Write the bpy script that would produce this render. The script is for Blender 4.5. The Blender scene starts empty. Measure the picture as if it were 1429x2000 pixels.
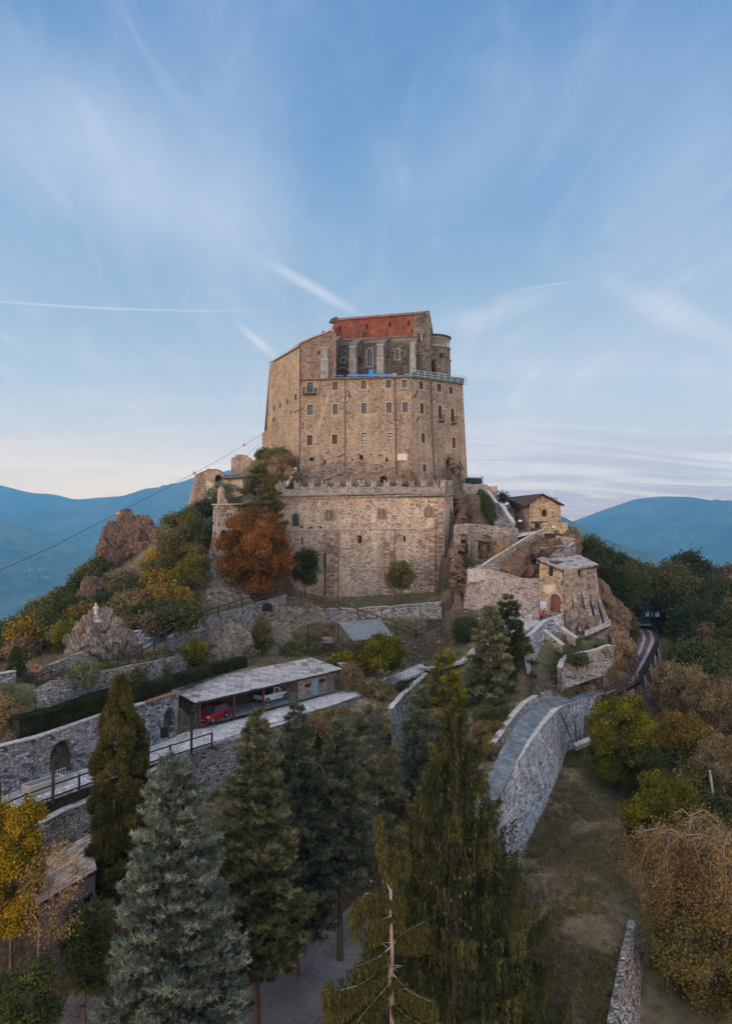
import bpy,math,random
import numpy as np
from mathutils import Vector,Matrix
from mathutils.geometry import delaunay_2d_cdt
random.seed(7);RNG=np.random.default_rng(7)
TW=[]          # terrain lines given by the walls
SC=bpy.context.scene
COL=SC.collection
rad=math.radians
# ------------------------------------------------------------------ camera
F_PX,CX,CY=1400.0,714.5,1000.0
PITCH=math.atan(40/1400)
cd=bpy.data.cameras.new("camera");cam=bpy.data.objects.new("camera",cd);COL.objects.link(cam)
cd.sensor_fit='VERTICAL';cd.sensor_height=36;cd.lens=36*F_PX/2000
cd.clip_start=0.5;cd.clip_end=60000
cam.rotation_euler=(rad(90)+PITCH,0,0)
SC.camera=cam
# ------------------------------------------------------------------ light
SC.view_settings.view_transform='Standard';SC.view_settings.look='None'
SC.view_settings.gamma=1;SC.view_settings.exposure=0.16
SUN_EL,SUN_AZ=rad(14),rad(-112)       # azimuth from +Y, clockwise positive: the sun stands low on the left
sdir=Vector((math.sin(SUN_AZ)*math.cos(SUN_EL),math.cos(SUN_AZ)*math.cos(SUN_EL),math.sin(SUN_EL)))
sl=bpy.data.lights.new("sun",'SUN');sl.energy=1.35;sl.angle=rad(20);sl.color=(1,.74,.54)
so=bpy.data.objects.new("sun",sl);COL.objects.link(so)
so.rotation_euler=(-sdir).to_track_quat('-Z','Y').to_euler()
HAZE_D,HAZE_TOP,HAZE_C=.00016,760.0,(.085,.26,.48)
W=bpy.data.worlds.new("World");SC.world=W;W.use_nodes=True
nt=W.node_tree;N=nt.nodes;L=nt.links;N.clear()
def nd(tree,typ,**kw):
 n=tree.nodes.new(typ)
 for k,v in kw.items():
  if k.startswith('i_'):
   key=k[2:]
   n.inputs[int(key) if key.isdigit() else key.replace('_',' ')].default_value=v
  else: setattr(n,k,v)
 return n
def ramp(tree,pts,interp='LINEAR'):
 r=tree.nodes.new('ShaderNodeValToRGB');cr=r.color_ramp;cr.interpolation=interp
 while len(cr.elements) < len(pts): cr.elements.new(0.5)
 for e,(p,c) in zip(cr.elements,pts):
  e.position=p;e.color=(c[0],c[1],c[2],1) if len(c) == 3 else c
 return r
def srgb(r,g,b):
 f=lambda c: ((c/255)/12.92 if c/255 <= .04045 else ((c/255+.055)/1.055)**2.4)
 return (f(r),f(g),f(b))
sky=nd(nt,'ShaderNodeTexSky',sky_type='NISHITA',sun_disc=False,sun_elevation=SUN_EL,sun_rotation=SUN_AZ,
         altitude=900,air_density=1.0,dust_density=1.2,ozone_density=1.5)
sk=nd(nt,'ShaderNodeVectorMath',operation='SCALE');sk.inputs[3].default_value=0.09
L.new(sky.outputs[0],sk.inputs[0])
tc=nd(nt,'ShaderNodeTexCoord');sx=nd(nt,'ShaderNodeSeparateXYZ');L.new(tc.outputs['Generated'],sx.inputs[0])
grad=ramp(nt,[(0.0,srgb(184,178,188)),(.035,srgb(198,193,200)),(.10,srgb(194,196,207)),(.19,srgb(174,192,210)),(.30,srgb(147,177,204)),(.45,srgb(116,157,200)),(.62,srgb(84,132,188)),(1,srgb(66,112,174))])
L.new(sx.outputs['Z'],grad.inputs[0])
mixb=nd(nt,'ShaderNodeMix',data_type='RGBA');mixb.inputs[0].default_value=0.18
L.new(grad.outputs[0],mixb.inputs[6]);L.new(sk.outputs[0],mixb.inputs[7])
# high cirrus: the sky direction projected on a cloud layer, stretched and warped
zc=nd(nt,'ShaderNodeMath',operation='ADD');zc.inputs[1].default_value=0.16;L.new(sx.outputs['Z'],zc.inputs[0])
dx=nd(nt,'ShaderNodeMath',operation='DIVIDE');L.new(sx.outputs['X'],dx.inputs[0]);L.new(zc.outputs[0],dx.inputs[1])
dy=nd(nt,'ShaderNodeMath',operation='DIVIDE');L.new(sx.outputs['Y'],dy.inputs[0]);L.new(zc.outputs[0],dy.inputs[1])
cb=nd(nt,'ShaderNodeCombineXYZ');L.new(dx.outputs[0],cb.inputs[0]);L.new(dy.outputs[0],cb.inputs[1])
def cloud(scale,rot,loc,nscale,dist,lo,hi,det=8):
 mp=nd(nt,'ShaderNodeMapping');mp.inputs['Scale'].default_value=scale;mp.inputs['Rotation'].default_value=(0,0,rad(rot));mp.inputs['Location'].default_value=loc
 L.new(cb.outputs[0],mp.inputs[0])
 n=nd(nt,'ShaderNodeTexNoise',i_Scale=nscale,i_Detail=det,i_Roughness=.6,i_Distortion=dist);L.new(mp.outputs[0],n.inputs['Vector'])
 r=nd(nt,'ShaderNodeMapRange',interpolation_type='SMOOTHSTEP');r.inputs[1].default_value=lo;r.inputs[2].default_value=hi
 L.new(n.outputs[0],r.inputs[0]);return r.outputs[0]
def mul(a,b,op='MULTIPLY'):
 m=nd(nt,'ShaderNodeMath',operation=op)
 for i,v in enumerate((a,b)):
  if isinstance(v,(int,float)): m.inputs[i].default_value=v
  else: L.new(v,m.inputs[i])
 return m.outputs[0]
c1=cloud((1,.55,1),25,(3.1,1.2,0),0.9,.6,.40,.72)       # big soft veils
c2=cloud((1,.34,1),-64,(2.3,6.2,0),2.6,3.2,.44,.9,14)     # streaks
c3=cloud((.5,2.6,1),6,(1.3,5.2,0),1.0,.5,.42,.74)       # low bands
lowm=nd(nt,'ShaderNodeMapRange',interpolation_type='SMOOTHSTEP');lowm.inputs[1].default_value=.34;lowm.inputs[2].default_value=.05;L.new(sx.outputs['Z'],lowm.inputs[0])
cl=mul(mul(mul(c1,.24),mul(c2,.36),'ADD'),mul(mul(c3,lowm.outputs[0]),.45),'ADD')
# the large veil high on the left, with its sharper lower border
def blob(x,z,rx,rz,rot,amt,soft=1.0):
 # direction blob in azimuth/elevation space
 az=nd(nt,'ShaderNodeMath',operation='ARCTAN2');L.new(sx.outputs['X'],az.inputs[0]);L.new(sx.outputs['Y'],az.inputs[1])
 cbb=nd(nt,'ShaderNodeCombineXYZ');L.new(az.outputs[0],cbb.inputs[0]);L.new(sx.outputs['Z'],cbb.inputs[1])
 nn=nd(nt,'ShaderNodeTexNoise',i_Scale=5,i_Detail=7,i_Roughness=.6);L.new(cbb.outputs[0],nn.inputs['Vector'])
 sub=nd(nt,'ShaderNodeVectorMath',operation='MULTIPLY_ADD');L.new(nn.outputs[1],sub.inputs[0]);sub.inputs[1].default_value=(.14*soft,.10*soft,0);L.new(cbb.outputs[0],sub.inputs[2])
 off=nd(nt,'ShaderNodeVectorMath',operation='SUBTRACT');L.new(sub.outputs[0],off.inputs[0]);off.inputs[1].default_value=(x+.07*soft,z+.05*soft,0)
 mp=nd(nt,'ShaderNodeMapping',vector_type='POINT');mp.inputs['Rotation'].default_value=(0,0,rot);L.new(off.outputs[0],mp.inputs[0])
 sc=nd(nt,'ShaderNodeVectorMath',operation='MULTIPLY');L.new(mp.outputs[0],sc.inputs[0]);sc.inputs[1].default_value=(1/rx,1/rz,0)
 ln=nd(nt,'ShaderNodeVectorMath',operation='LENGTH');L.new(sc.outputs[0],ln.inputs[0])
 mr=nd(nt,'ShaderNodeMapRange',interpolation_type='SMOOTHSTEP');mr.inputs[1].default_value=1;mr.inputs[2].default_value=0;L.new(ln.outputs['Value'],mr.inputs[0])
 return mul(mr.outputs[0],amt)
def azel(px,py):
 d=Vector(((px-CX)/F_PX,1,(CY-py)/F_PX));c,s=math.cos(PITCH),math.sin(PITCH)
 w=Vector((d.x,c*d.y - s*d.z,s*d.y + c*d.z)).normalized()
 return math.atan2(w.x,w.y),w.z
def cb_(px,py,*a,**k):
 x,z=azel(px,py);return blob(x,z,*a,**k)
acc=cl
for b in (cb_(250,330,.36,.12,rad(16),.38,soft=1.3),cb_(120,240,.30,.12,rad(14),.18),cb_(465,260,.10,.20,rad(-8),.16),cb_(610,562,.11,.012,rad(24),.62,soft=.2),cb_(500,665,.055,.009,rad(35),.55,soft=.15),
          cb_(980,240,.34,.10,rad(-22),.26),cb_(1340,300,.2,.2,rad(-20),.30),cb_(1340,620,.16,.03,rad(30),.4,soft=.5),cb_(200,602,.30,.0022,rad(-3),.5,soft=.03),
          cb_(1080,556,.09,.0015,rad(-4),.45,soft=.02),cb_(950,610,.12,.025,rad(-12),.34,soft=.6)):
 acc=mul(acc,b,'ADD')
clp=nd(nt,'ShaderNodeMath',operation='MINIMUM');clp.inputs[1].default_value=.88;L.new(acc,clp.inputs[0])
ccol=ramp(nt,[(0,srgb(216,206,208)),(.12,srgb(216,210,214)),(.35,srgb(194,202,216)),(.7,srgb(168,186,212))]);L.new(sx.outputs['Z'],ccol.inputs[0])
mixc=nd(nt,'ShaderNodeMix',data_type='RGBA');L.new(clp.outputs[0],mixc.inputs[0]);L.new(mixb.outputs[2],mixc.inputs[6]);L.new(ccol.outputs[0],mixc.inputs[7])
# grey-mauve bars of stratus just over the hills
c4=cloud((.5,2.4,1),-5,(4.4,9.1,0),1.3,1.0,.42,.60,6)
lowb=nd(nt,'ShaderNodeMapRange',interpolation_type='SMOOTHSTEP');lowb.inputs[1].default_value=.17;lowb.inputs[2].default_value=.05;L.new(sx.outputs['Z'],lowb.inputs[0])
g4=mul(mul(c4,lowb.outputs[0]),.65)
xr=nd(nt,'ShaderNodeMapRange');xr.inputs[1].default_value=-.25;xr.inputs[2].default_value=.15;L.new(sx.outputs['X'],xr.inputs[0])
mixd=nd(nt,'ShaderNodeMix',data_type='RGBA');L.new(mul(g4,xr.outputs[0]),mixd.inputs[0]);L.new(mixc.outputs[2],mixd.inputs[6]);mixd.inputs[7].default_value=(*srgb(150,156,184),1)
# warm glow low on the left where the sun has nearly set
wl=nd(nt,'ShaderNodeMapRange',interpolation_type='SMOOTHSTEP');wl.inputs[1].default_value=.16;wl.inputs[2].default_value=.02;L.new(sx.outputs['Z'],wl.inputs[0])
wx=nd(nt,'ShaderNodeMapRange',interpolation_type='SMOOTHSTEP');wx.inputs[1].default_value=.25;wx.inputs[2].default_value=-.5;L.new(sx.outputs['X'],wx.inputs[0])
mixe=nd(nt,'ShaderNodeMix',data_type='RGBA');L.new(mul(mul(wl.outputs[0],wx.outputs[0]),.7),mixe.inputs[0]);L.new(mixd.outputs[2],mixe.inputs[6]);mixe.inputs[7].default_value=(*srgb(238,220,206),1)
bg=nd(nt,'ShaderNodeBackground');bg.inputs[1].default_value=1.0
# the horizon glows stronger beyond the haze of the valley: radiance / transmittance of the air layer
mx1=mul(sx.outputs['Z'],.004,'MAXIMUM');pl=mul(mul(HAZE_TOP,mx1,'DIVIDE'),8800.0,'MINIMUM')
tr_=mul(2.718281828,mul(pl,-HAZE_D),'POWER')
inv=mul(1.0,tr_,'DIVIDE')
v1_=nd(nt,'ShaderNodeVectorMath',operation='SCALE');L.new(mixe.outputs[2],v1_.inputs[0]);L.new(inv,v1_.inputs[3])
om=mul(mul(inv,1.0,'SUBTRACT'),-1.0)
v2_=nd(nt,'ShaderNodeVectorMath',operation='SCALE');v2_.inputs[0].default_value=HAZE_C;L.new(om,v2_.inputs[3])
v3_=nd(nt,'ShaderNodeVectorMath',operation='ADD');L.new(v1_.outputs[0],v3_.inputs[0]);L.new(v2_.outputs[0],v3_.inputs[1])
v4_=nd(nt,'ShaderNodeVectorMath',operation='MAXIMUM');L.new(v3_.outputs[0],v4_.inputs[0]);v4_.inputs[1].default_value=(.02,.02,.02)
# added fill: unseen sky behind the camera brightened to light the fronts in view
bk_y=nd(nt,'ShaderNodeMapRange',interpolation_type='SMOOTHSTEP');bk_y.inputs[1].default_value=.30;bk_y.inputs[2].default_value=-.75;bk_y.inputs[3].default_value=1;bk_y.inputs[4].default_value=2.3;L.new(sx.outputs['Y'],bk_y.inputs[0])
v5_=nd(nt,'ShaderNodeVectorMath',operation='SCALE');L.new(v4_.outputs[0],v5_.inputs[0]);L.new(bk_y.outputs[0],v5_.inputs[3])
# added fill: overhead sky, out of view, whitened to light ground and treetops
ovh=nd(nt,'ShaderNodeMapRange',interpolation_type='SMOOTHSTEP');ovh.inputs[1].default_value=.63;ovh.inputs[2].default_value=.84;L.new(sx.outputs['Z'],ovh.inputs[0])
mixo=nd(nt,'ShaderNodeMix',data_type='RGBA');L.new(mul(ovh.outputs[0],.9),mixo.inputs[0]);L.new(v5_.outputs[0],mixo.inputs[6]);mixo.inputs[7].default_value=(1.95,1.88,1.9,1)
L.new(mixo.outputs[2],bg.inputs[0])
wo=nd(nt,'ShaderNodeOutputWorld');L.new(bg.outputs[0],wo.inputs[0])
W.cycles.sampling_method='MANUAL';W.cycles.sample_map_resolution=512
SC.cycles.max_bounces=5;SC.cycles.diffuse_bounces=3;SC.cycles.glossy_bounces=2;SC.cycles.transmission_bounces=3;SC.cycles.volume_bounces=2
SC.cycles.use_denoising=True;SC.cycles.caustics_reflective=False;SC.cycles.caustics_refractive=False
# ------------------------------------------------------------------ helpers
_c,_s=math.cos(PITCH),math.sin(PITCH)
def ray(px,py):
 a=(px-CX)/F_PX;b=(CY-py)/F_PX
 return Vector((a,_c - _s*b,_s + _c*b))
def P(px,py,Y):
 d=ray(px,py);return d*(Y/d.y)
def PZ(px,py,z):
 d=ray(px,py);return d*(z/d.z)
def pxz(py,Y): return P(CX,py,Y).z
def to_px(v):
 y=_c*v[1] + _s*v[2];z=-_s*v[1] + _c*v[2]
 return CX + F_PX*v[0]/y,CY - F_PX*z/y
def _hash(ix,iy,iz,seed):
 h=(ix.astype(np.int64)*374761393 + iy.astype(np.int64)*668265263 + iz.astype(np.int64)*2147483647*3 + seed*974711) & 0xffffffff
 h=((h ^ (h >> 13))*1274126177) & 0xffffffff
 h=(h ^ (h >> 16)) & 0xffffffff
 return h/4294967295.0*2-1
def vnoise(p,seed=0):
 i=np.floor(p).astype(np.int64);f=p-i;u=f*f*(3-2*f)
 r=0
 for dx_ in (0,1):
  for dy_ in (0,1):
   for dz_ in (0,1):
    w=(u[:,0] if dx_ else 1-u[:,0])*(u[:,1] if dy_ else 1-u[:,1])*(u[:,2] if dz_ else 1-u[:,2])
    r=r + w*_hash(i[:,0]+dx_,i[:,1]+dy_,i[:,2]+dz_,seed)
 return r
def fbm(p,octv=4,seed=0,ridged=False):
 p=np.asarray(p,float);a=1.;t=0;s=0
 for o in range(octv):
  n=vnoise(p*(2**o) + 13.7*o,seed+o)
  if ridged: n=1-2*np.abs(n)
  t=t + a*n;s += a;a *= .5
 return t/s
def autouv(me):
 n=len(me.loops)
 if n == 0: return
 co=np.empty(len(me.vertices)*3);me.vertices.foreach_get('co',co);co=co.reshape(-1,3)
 nr=np.empty(len(me.polygons)*3);me.polygons.foreach_get('normal',nr);nr=nr.reshape(-1,3)
 ls=np.empty(len(me.polygons),int);lt=np.empty(len(me.polygons),int)
 me.polygons.foreach_get('loop_start',ls);me.polygons.foreach_get('loop_total',lt)
 vi=np.empty(n,int);me.loops.foreach_get('vertex_index',vi)
 ln=np.repeat(nr,lt,axis=0);p=co[vi]
 flat=np.abs(ln[:,2]) > .75
 t=np.stack([-ln[:,1],ln[:,0],np.zeros(n)],1);tl=np.linalg.norm(t,axis=1);tl[tl < 1e-6]=1;t /= tl[:,None]
 u=np.where(flat,p[:,0],(p*t).sum(1));v=np.where(flat,p[:,1],p[:,2]*1.0)
 uv=me.uv_layers.new(name='UVMap');uv.data.foreach_set('uv',np.stack([u,v],1).ravel())
class MB:
 """collects faces and links them as one mesh object"""
 def __init__(s): s.v=[];s.f=[];s.att=[]
 def face(s,pts,a=0.5):
  b=len(s.v);s.v += [tuple(p) for p in pts];s.f.append(tuple(range(b,b+len(pts))));s.att.append(a);return s
 def mesh(s,vs,fs,a=0.5):
  b=len(s.v);s.v += [tuple(p) for p in vs]
  for f in fs: s.f.append(tuple(b+i for i in f));s.att.append(a)
  return s
 def box(s,c,size,rz=0,rot=None,a=0.5,taper=(1,1)):
  """box centred at c (x, y) with c.z its bottom"""
  hx,hy,h=size[0]/2,size[1]/2,size[2]
  vs=[(-hx,-hy,0),(hx,-hy,0),(hx,hy,0),(-hx,hy,0)] + [(x*taper[0],y*taper[1],h) for x,y in ((-hx,-hy),(hx,-hy),(hx,hy),(-hx,hy))]
  m=rot if rot is not None else Matrix.Rotation(rz,3,'Z')
  c=Vector(c);vs=[c + m @ Vector(v) for v in vs]
  return s.mesh(vs,[(3,2,1,0),(4,5,6,7),(0,1,5,4),(1,2,6,5),(2,3,7,6),(3,0,4,7)],a)
 def beam(s,p,q,w,h,a=0.5,up=(0,0,1)):
  p,q=Vector(p),Vector(q);d=(q-p)
  if d.length < 1e-6: return s
  d.normalize();u=Vector(up)
  if abs(d.dot(u)) > .98: u=Vector((1,0,0))
  sd=d.cross(u).normalized()*w/2;uu=sd.cross(d).normalized()*h/2
  vs=[p-sd-uu,p+sd-uu,p+sd+uu,p-sd+uu,q-sd-uu,q+sd-uu,q+sd+uu,q-sd+uu]
  return s.mesh(vs,[(0,1,2,3),(7,6,5,4),(0,4,5,1),(1,5,6,2),(2,6,7,3),(3,7,4,0)],a)
 def tube(s,pts,r,n=8,a=0.5,cap=True):
  pts=[Vector(p) for p in pts]
  rs=r if isinstance(r,(list,tuple)) else [r]*len(pts)
  rings=[]
  for i,p in enumerate(pts):
   d=(pts[min(i+1,len(pts)-1)] - pts[max(i-1,0)]).normalized()
   u=Vector((0,0,1)) if abs(d.z) < .9 else Vector((1,0,0))
   x=d.cross(u).normalized();y=x.cross(d).normalized()
   rings.append([p + (x*math.cos(k*2*math.pi/n) + y*math.sin(k*2*math.pi/n))*rs[i] for k in range(n)])
  vs=[v for r_ in rings for v in r_];fs=[]
  for i in range(len(pts)-1):
   for k in range(n):
    fs.append((i*n+k,i*n+(k+1) % n,(i+1)*n+(k+1) % n,(i+1)*n+k))
  if cap: fs += [tuple(range(n)),tuple(range((len(pts)-1)*n,len(pts)*n))[::-1]]
  return s.mesh(vs,fs,a)
 def prism(s,poly,d,a=0.5):
  """closed polygon (3D, planar) extruded by vector d"""
  d=Vector(d);p=[Vector(q) for q in poly];n=len(p)
  vs=p + [q+d for q in p]
  fs=[tuple(range(n))[::-1],tuple(range(n,2*n))] + [(i,(i+1) % n,(i+1) % n+n,i+n) for i in range(n)]
  return s.mesh(vs,fs,a)
 def lathe(s,prof,c,n=16,a=0.5):
  vs=[];c=Vector(c)
  for r,z in prof: vs += [c + Vector((r*math.cos(k*2*math.pi/n),r*math.sin(k*2*math.pi/n),z)) for k in range(n)]
  fs=[]
  for i in range(len(prof)-1):
   for k in range(n): fs.append((i*n+k,i*n+(k+1) % n,(i+1)*n+(k+1) % n,(i+1)*n+k))
  fs += [tuple(range(n))[::-1],tuple(range((len(prof)-1)*n,len(prof)*n))]
  return s.mesh(vs,fs,a)
 def build(s,name,mat,parent=None,uv=True,att=False,smooth=False,label=None,bevel=0,recalc=False):
  me=bpy.data.meshes.new(name);me.from_pydata(s.v,[],s.f);me.update()
  if recalc or bevel:
   import bmesh
   b=bmesh.new();b.from_mesh(me);bmesh.ops.remove_doubles(b,verts=b.verts,dist=1e-4) if not att else None
   bmesh.ops.recalc_face_normals(b,faces=b.faces)
   if bevel: bmesh.ops.bevel(b,geom=b.edges[:],offset=bevel,segments=2,affect='EDGES',profile=.6,clamp_overlap=True)
   b.to_mesh(me);b.free()
  if uv: autouv(me)
  if att and not recalc and not bevel:
   at=me.attributes.new('v','FLOAT','FACE');at.data.foreach_set('value',np.array(s.att,float))
  if smooth: me.polygons.foreach_set('use_smooth',[True]*len(me.polygons))
  me.materials.append(mat)
  return link(name,me,parent,label)
def link(name,me,parent=None,label=None):
 o=bpy.data.objects.new(name,me);COL.objects.link(o)
 if parent is not None:
  o.parent=parent;o.matrix_parent_inverse=parent.matrix_basis.inverted()
 if label: o['label']=label
 return o
def tag(o,label,cat,group=None,kind=None):
 o['label']=label;o['category']=cat
 if group: o['group']=group
 if kind: o['kind']=kind
 return o
def struct(o,label=None):
 o['kind']='structure'
 if label: o['label']=label;o['category']=o.name.split('.')[0].replace('_',' ')
 return o
def empty(name,loc,label,cat,group=None,rz=0):
 o=bpy.data.objects.new(name,None);COL.objects.link(o);o.location=loc;o.rotation_euler=(0,0,rz);o.empty_display_size=.2
 bpy.context.view_layer.update() if False else None
 o.matrix_basis=Matrix.Translation(Vector(loc)) @ Matrix.Rotation(rz,4,'Z')
 return tag(o,label,cat,group)
def copy_thing(root,loc=None,rz=None,scale=None,label=None,group=None):
 r=root.copy();COL.objects.link(r)
 if loc is not None: r.location=loc
 if rz is not None: r.rotation_euler=(r.rotation_euler[0],r.rotation_euler[1],rz)
 if scale is not None: r.scale=scale if not isinstance(scale,(int,float)) else (scale,)*3
 if label: r['label']=label
 if group: r['group']=group
 for ch in list(root.children):
  c=ch.copy();COL.objects.link(c);c.parent=r
  for g in ch.children:
   d=g.copy();COL.objects.link(d);d.parent=c
 return r
def npmesh(name,co,nper,mat,att=None,smooth=False):
 """co: (F*nper, 3) loose polygons of nper corners"""
 nv=len(co);nf=nv//nper
 me=bpy.data.meshes.new(name)
 me.vertices.add(nv);me.vertices.foreach_set('co',np.ascontiguousarray(co,dtype=np.float32).ravel())
 me.loops.add(nv);me.loops.foreach_set('vertex_index',np.arange(nv,dtype=np.int32))
 me.polygons.add(nf);me.polygons.foreach_set('loop_start',np.arange(0,nv,nper,dtype=np.int32))
 me.update(calc_edges=True)
 if att is not None:
  a=me.attributes.new('v','FLOAT','FACE');a.data.foreach_set('value',np.asarray(att,dtype=np.float32))
 me.materials.append(mat)
 return me
def gridmesh(name,G,mat,smooth=True,flip=False):
 """G: (n, m, 3) grid of points"""
 n,m,_=G.shape;idx=np.arange(n*m).reshape(n,m)
 q=np.stack([idx[:-1,:-1],idx[:-1,1:],idx[1:,1:],idx[1:,:-1]],-1).reshape(-1,4)
 if flip: q=q[:,::-1]
 me=bpy.data.meshes.new(name)
 me.vertices.add(n*m);me.vertices.foreach_set('co',np.ascontiguousarray(G,dtype=np.float32).ravel())
 me.loops.add(q.size);me.loops.foreach_set('vertex_index',q.ravel().astype(np.int32))
 me.polygons.add(len(q));me.polygons.foreach_set('loop_start',np.arange(0,q.size,4,dtype=np.int32))
 me.update(calc_edges=True)
 if smooth: me.polygons.foreach_set('use_smooth',np.ones(len(q),bool))
 me.materials.append(mat)
 return me
# ------------------------------------------------------------------ materials
def newmat(name):
 m=bpy.data.materials.new(name);m.use_nodes=True;t=m.node_tree;t.nodes.clear()
 out=t.nodes.new('ShaderNodeOutputMaterial');bs=t.nodes.new('ShaderNodeBsdfPrincipled');t.links.new(bs.outputs[0],out.inputs[0])
 bs.inputs['Roughness'].default_value=.9;bs.inputs['Specular IOR Level'].default_value=.2
 return m,t,bs
def plain(name,col,rough=.8,metal=0,spec=.3,var=.12,vs=3.):
 m,t,bs=newmat(name)
 g=nd(t,'ShaderNodeNewGeometry')
 n=nd(t,'ShaderNodeTexNoise',i_Scale=vs,i_Detail=5);t.links.new(g.outputs['Position'],n.inputs['Vector'])
 r=ramp(t,[(.3,tuple(c*(1-var) for c in col)),(.7,tuple(min(1,c*(1+var)) for c in col))]);t.links.new(n.outputs[0],r.inputs[0])
 t.links.new(r.outputs[0],bs.inputs['Base Color'])
 bs.inputs['Roughness'].default_value=rough;bs.inputs['Metallic'].default_value=metal;bs.inputs['Specular IOR Level'].default_value=spec
 return m
def masonry(name,cols,mortar,w=.45,h=.24,rnd=.8,edge=.06,wear=None,wearamt=.35,bump=.5,wscale=.12,tint=None):
 """rubble or coursed stone in UV metres"""
 m,t,bs=newmat(name);K=t.links
 uv=nd(t,'ShaderNodeUVMap')
 nz=nd(t,'ShaderNodeTexNoise',i_Scale=1.6,i_Detail=3);K.new(uv.outputs[0],nz.inputs['Vector'])
 ma=nd(t,'ShaderNodeVectorMath',operation='MULTIPLY_ADD');K.new(nz.outputs[1],ma.inputs[0]);ma.inputs[1].default_value=(w*.8,h*.8,0);K.new(uv.outputs[0],ma.inputs[2])
 mp=nd(t,'ShaderNodeMapping');mp.inputs['Scale'].default_value=(1/w,1/h,1);K.new(ma.outputs[0],mp.inputs[0])
 v1=nd(t,'ShaderNodeTexVoronoi',voronoi_dimensions='2D',feature='F1',i_Scale=1,i_Randomness=rnd);K.new(mp.outputs[0],v1.inputs['Vector'])
 v2=nd(t,'ShaderNodeTexVoronoi',voronoi_dimensions='2D',feature='DISTANCE_TO_EDGE',i_Scale=1,i_Randomness=rnd);K.new(mp.outputs[0],v2.inputs['Vector'])
 sp=nd(t,'ShaderNodeSeparateColor');K.new(v1.outputs['Color'],sp.inputs[0])
 n=len(cols);r=ramp(t,[(i/(n-1) if n > 1 else 0,c) for i,c in enumerate(cols)]);K.new(sp.outputs[0],r.inputs[0])
 er=nd(t,'ShaderNodeMapRange',interpolation_type='SMOOTHSTEP');er.inputs[1].default_value=edge*.35;er.inputs[2].default_value=edge*1.6;K.new(v2.outputs[0],er.inputs[0])
 mx=nd(t,'ShaderNodeMix',data_type='RGBA');K.new(er.outputs[0],mx.inputs[0]);mx.inputs[6].default_value=(*mortar,1);K.new(r.outputs[0],mx.inputs[7])
 # big stains
 n2=nd(t,'ShaderNodeTexNoise',i_Scale=wscale,i_Detail=7,i_Roughness=.62);K.new(uv.outputs[0],n2.inputs['Vector'])
 w2=nd(t,'ShaderNodeMapRange');w2.inputs[1].default_value=.42;w2.inputs[2].default_value=.68;K.new(n2.outputs[0],w2.inputs[0])
 wm=nd(t,'ShaderNodeMath',operation='MULTIPLY');K.new(w2.outputs[0],wm.inputs[0]);wm.inputs[1].default_value=wearamt
 mx2=nd(t,'ShaderNodeMix',data_type='RGBA');K.new(wm.outputs[0],mx2.inputs[0]);K.new(mx.outputs[2],mx2.inputs[6]);mx2.inputs[7].default_value=(*(wear or mortar),1)
 n3=nd(t,'ShaderNodeTexNoise',i_Scale=9,i_Detail=4);K.new(uv.outputs[0],n3.inputs['Vector'])
 mr=nd(t,'ShaderNodeMapRange');mr.inputs[3].default_value=.72;mr.inputs[4].default_value=1.3;K.new(n3.outputs[0],mr.inputs[0])
 # broad light/dark patches of repair work
 n4=nd(t,'ShaderNodeTexNoise',i_Scale=wscale*2.3,i_Detail=5,i_Roughness=.7,i_Distortion=1);K.new(uv.outputs[0],n4.inputs['Vector'])
 m4=nd(t,'ShaderNodeMapRange');m4.inputs[1].default_value=.3;m4.inputs[2].default_value=.7;m4.inputs[3].default_value=.74;m4.inputs[4].default_value=1.26;K.new(n4.outputs[0],m4.inputs[0])
 # rain streaks: noise stretched down the wall
 m5=nd(t,'ShaderNodeMapping');m5.inputs['Scale'].default_value=(.9,.06,1);K.new(uv.outputs[0],m5.inputs[0])
 n5=nd(t,'ShaderNodeTexNoise',i_Scale=1,i_Detail=5);K.new(m5.outputs[0],n5.inputs['Vector'])
 r5=nd(t,'ShaderNodeMapRange');r5.inputs[1].default_value=.35;r5.inputs[2].default_value=.65;r5.inputs[3].default_value=.84;r5.inputs[4].default_value=1.12;K.new(n5.outputs[0],r5.inputs[0])
 q=nd(t,'ShaderNodeMath',operation='MULTIPLY');K.new(mr.outputs[0],q.inputs[0]);K.new(m4.outputs[0],q.inputs[1])
 q2=nd(t,'ShaderNodeMath',operation='MULTIPLY');K.new(q.outputs[0],q2.inputs[0]);K.new(r5.outputs[0],q2.inputs[1])
 ml=nd(t,'ShaderNodeVectorMath',operation='SCALE');K.new(mx2.outputs[2],ml.inputs[0]);K.new(q2.outputs[0],ml.inputs[3])
 K.new(ml.outputs[0],bs.inputs['Base Color'])
 ad=nd(t,'ShaderNodeMath',operation='MULTIPLY_ADD');K.new(sp.outputs[1],ad.inputs[0]);ad.inputs[1].default_value=.6;K.new(er.outputs[0],ad.inputs[2])
 ad2=nd(t,'ShaderNodeMath',operation='MULTIPLY_ADD');K.new(n3.outputs[0],ad2.inputs[0]);ad2.inputs[1].default_value=.5;K.new(ad.outputs[0],ad2.inputs[2])
 bp=nd(t,'ShaderNodeBump',i_Strength=bump,i_Distance=.12);K.new(ad2.outputs[0],bp.inputs['Height']);K.new(bp.outputs[0],bs.inputs['Normal'])
 return m
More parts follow.
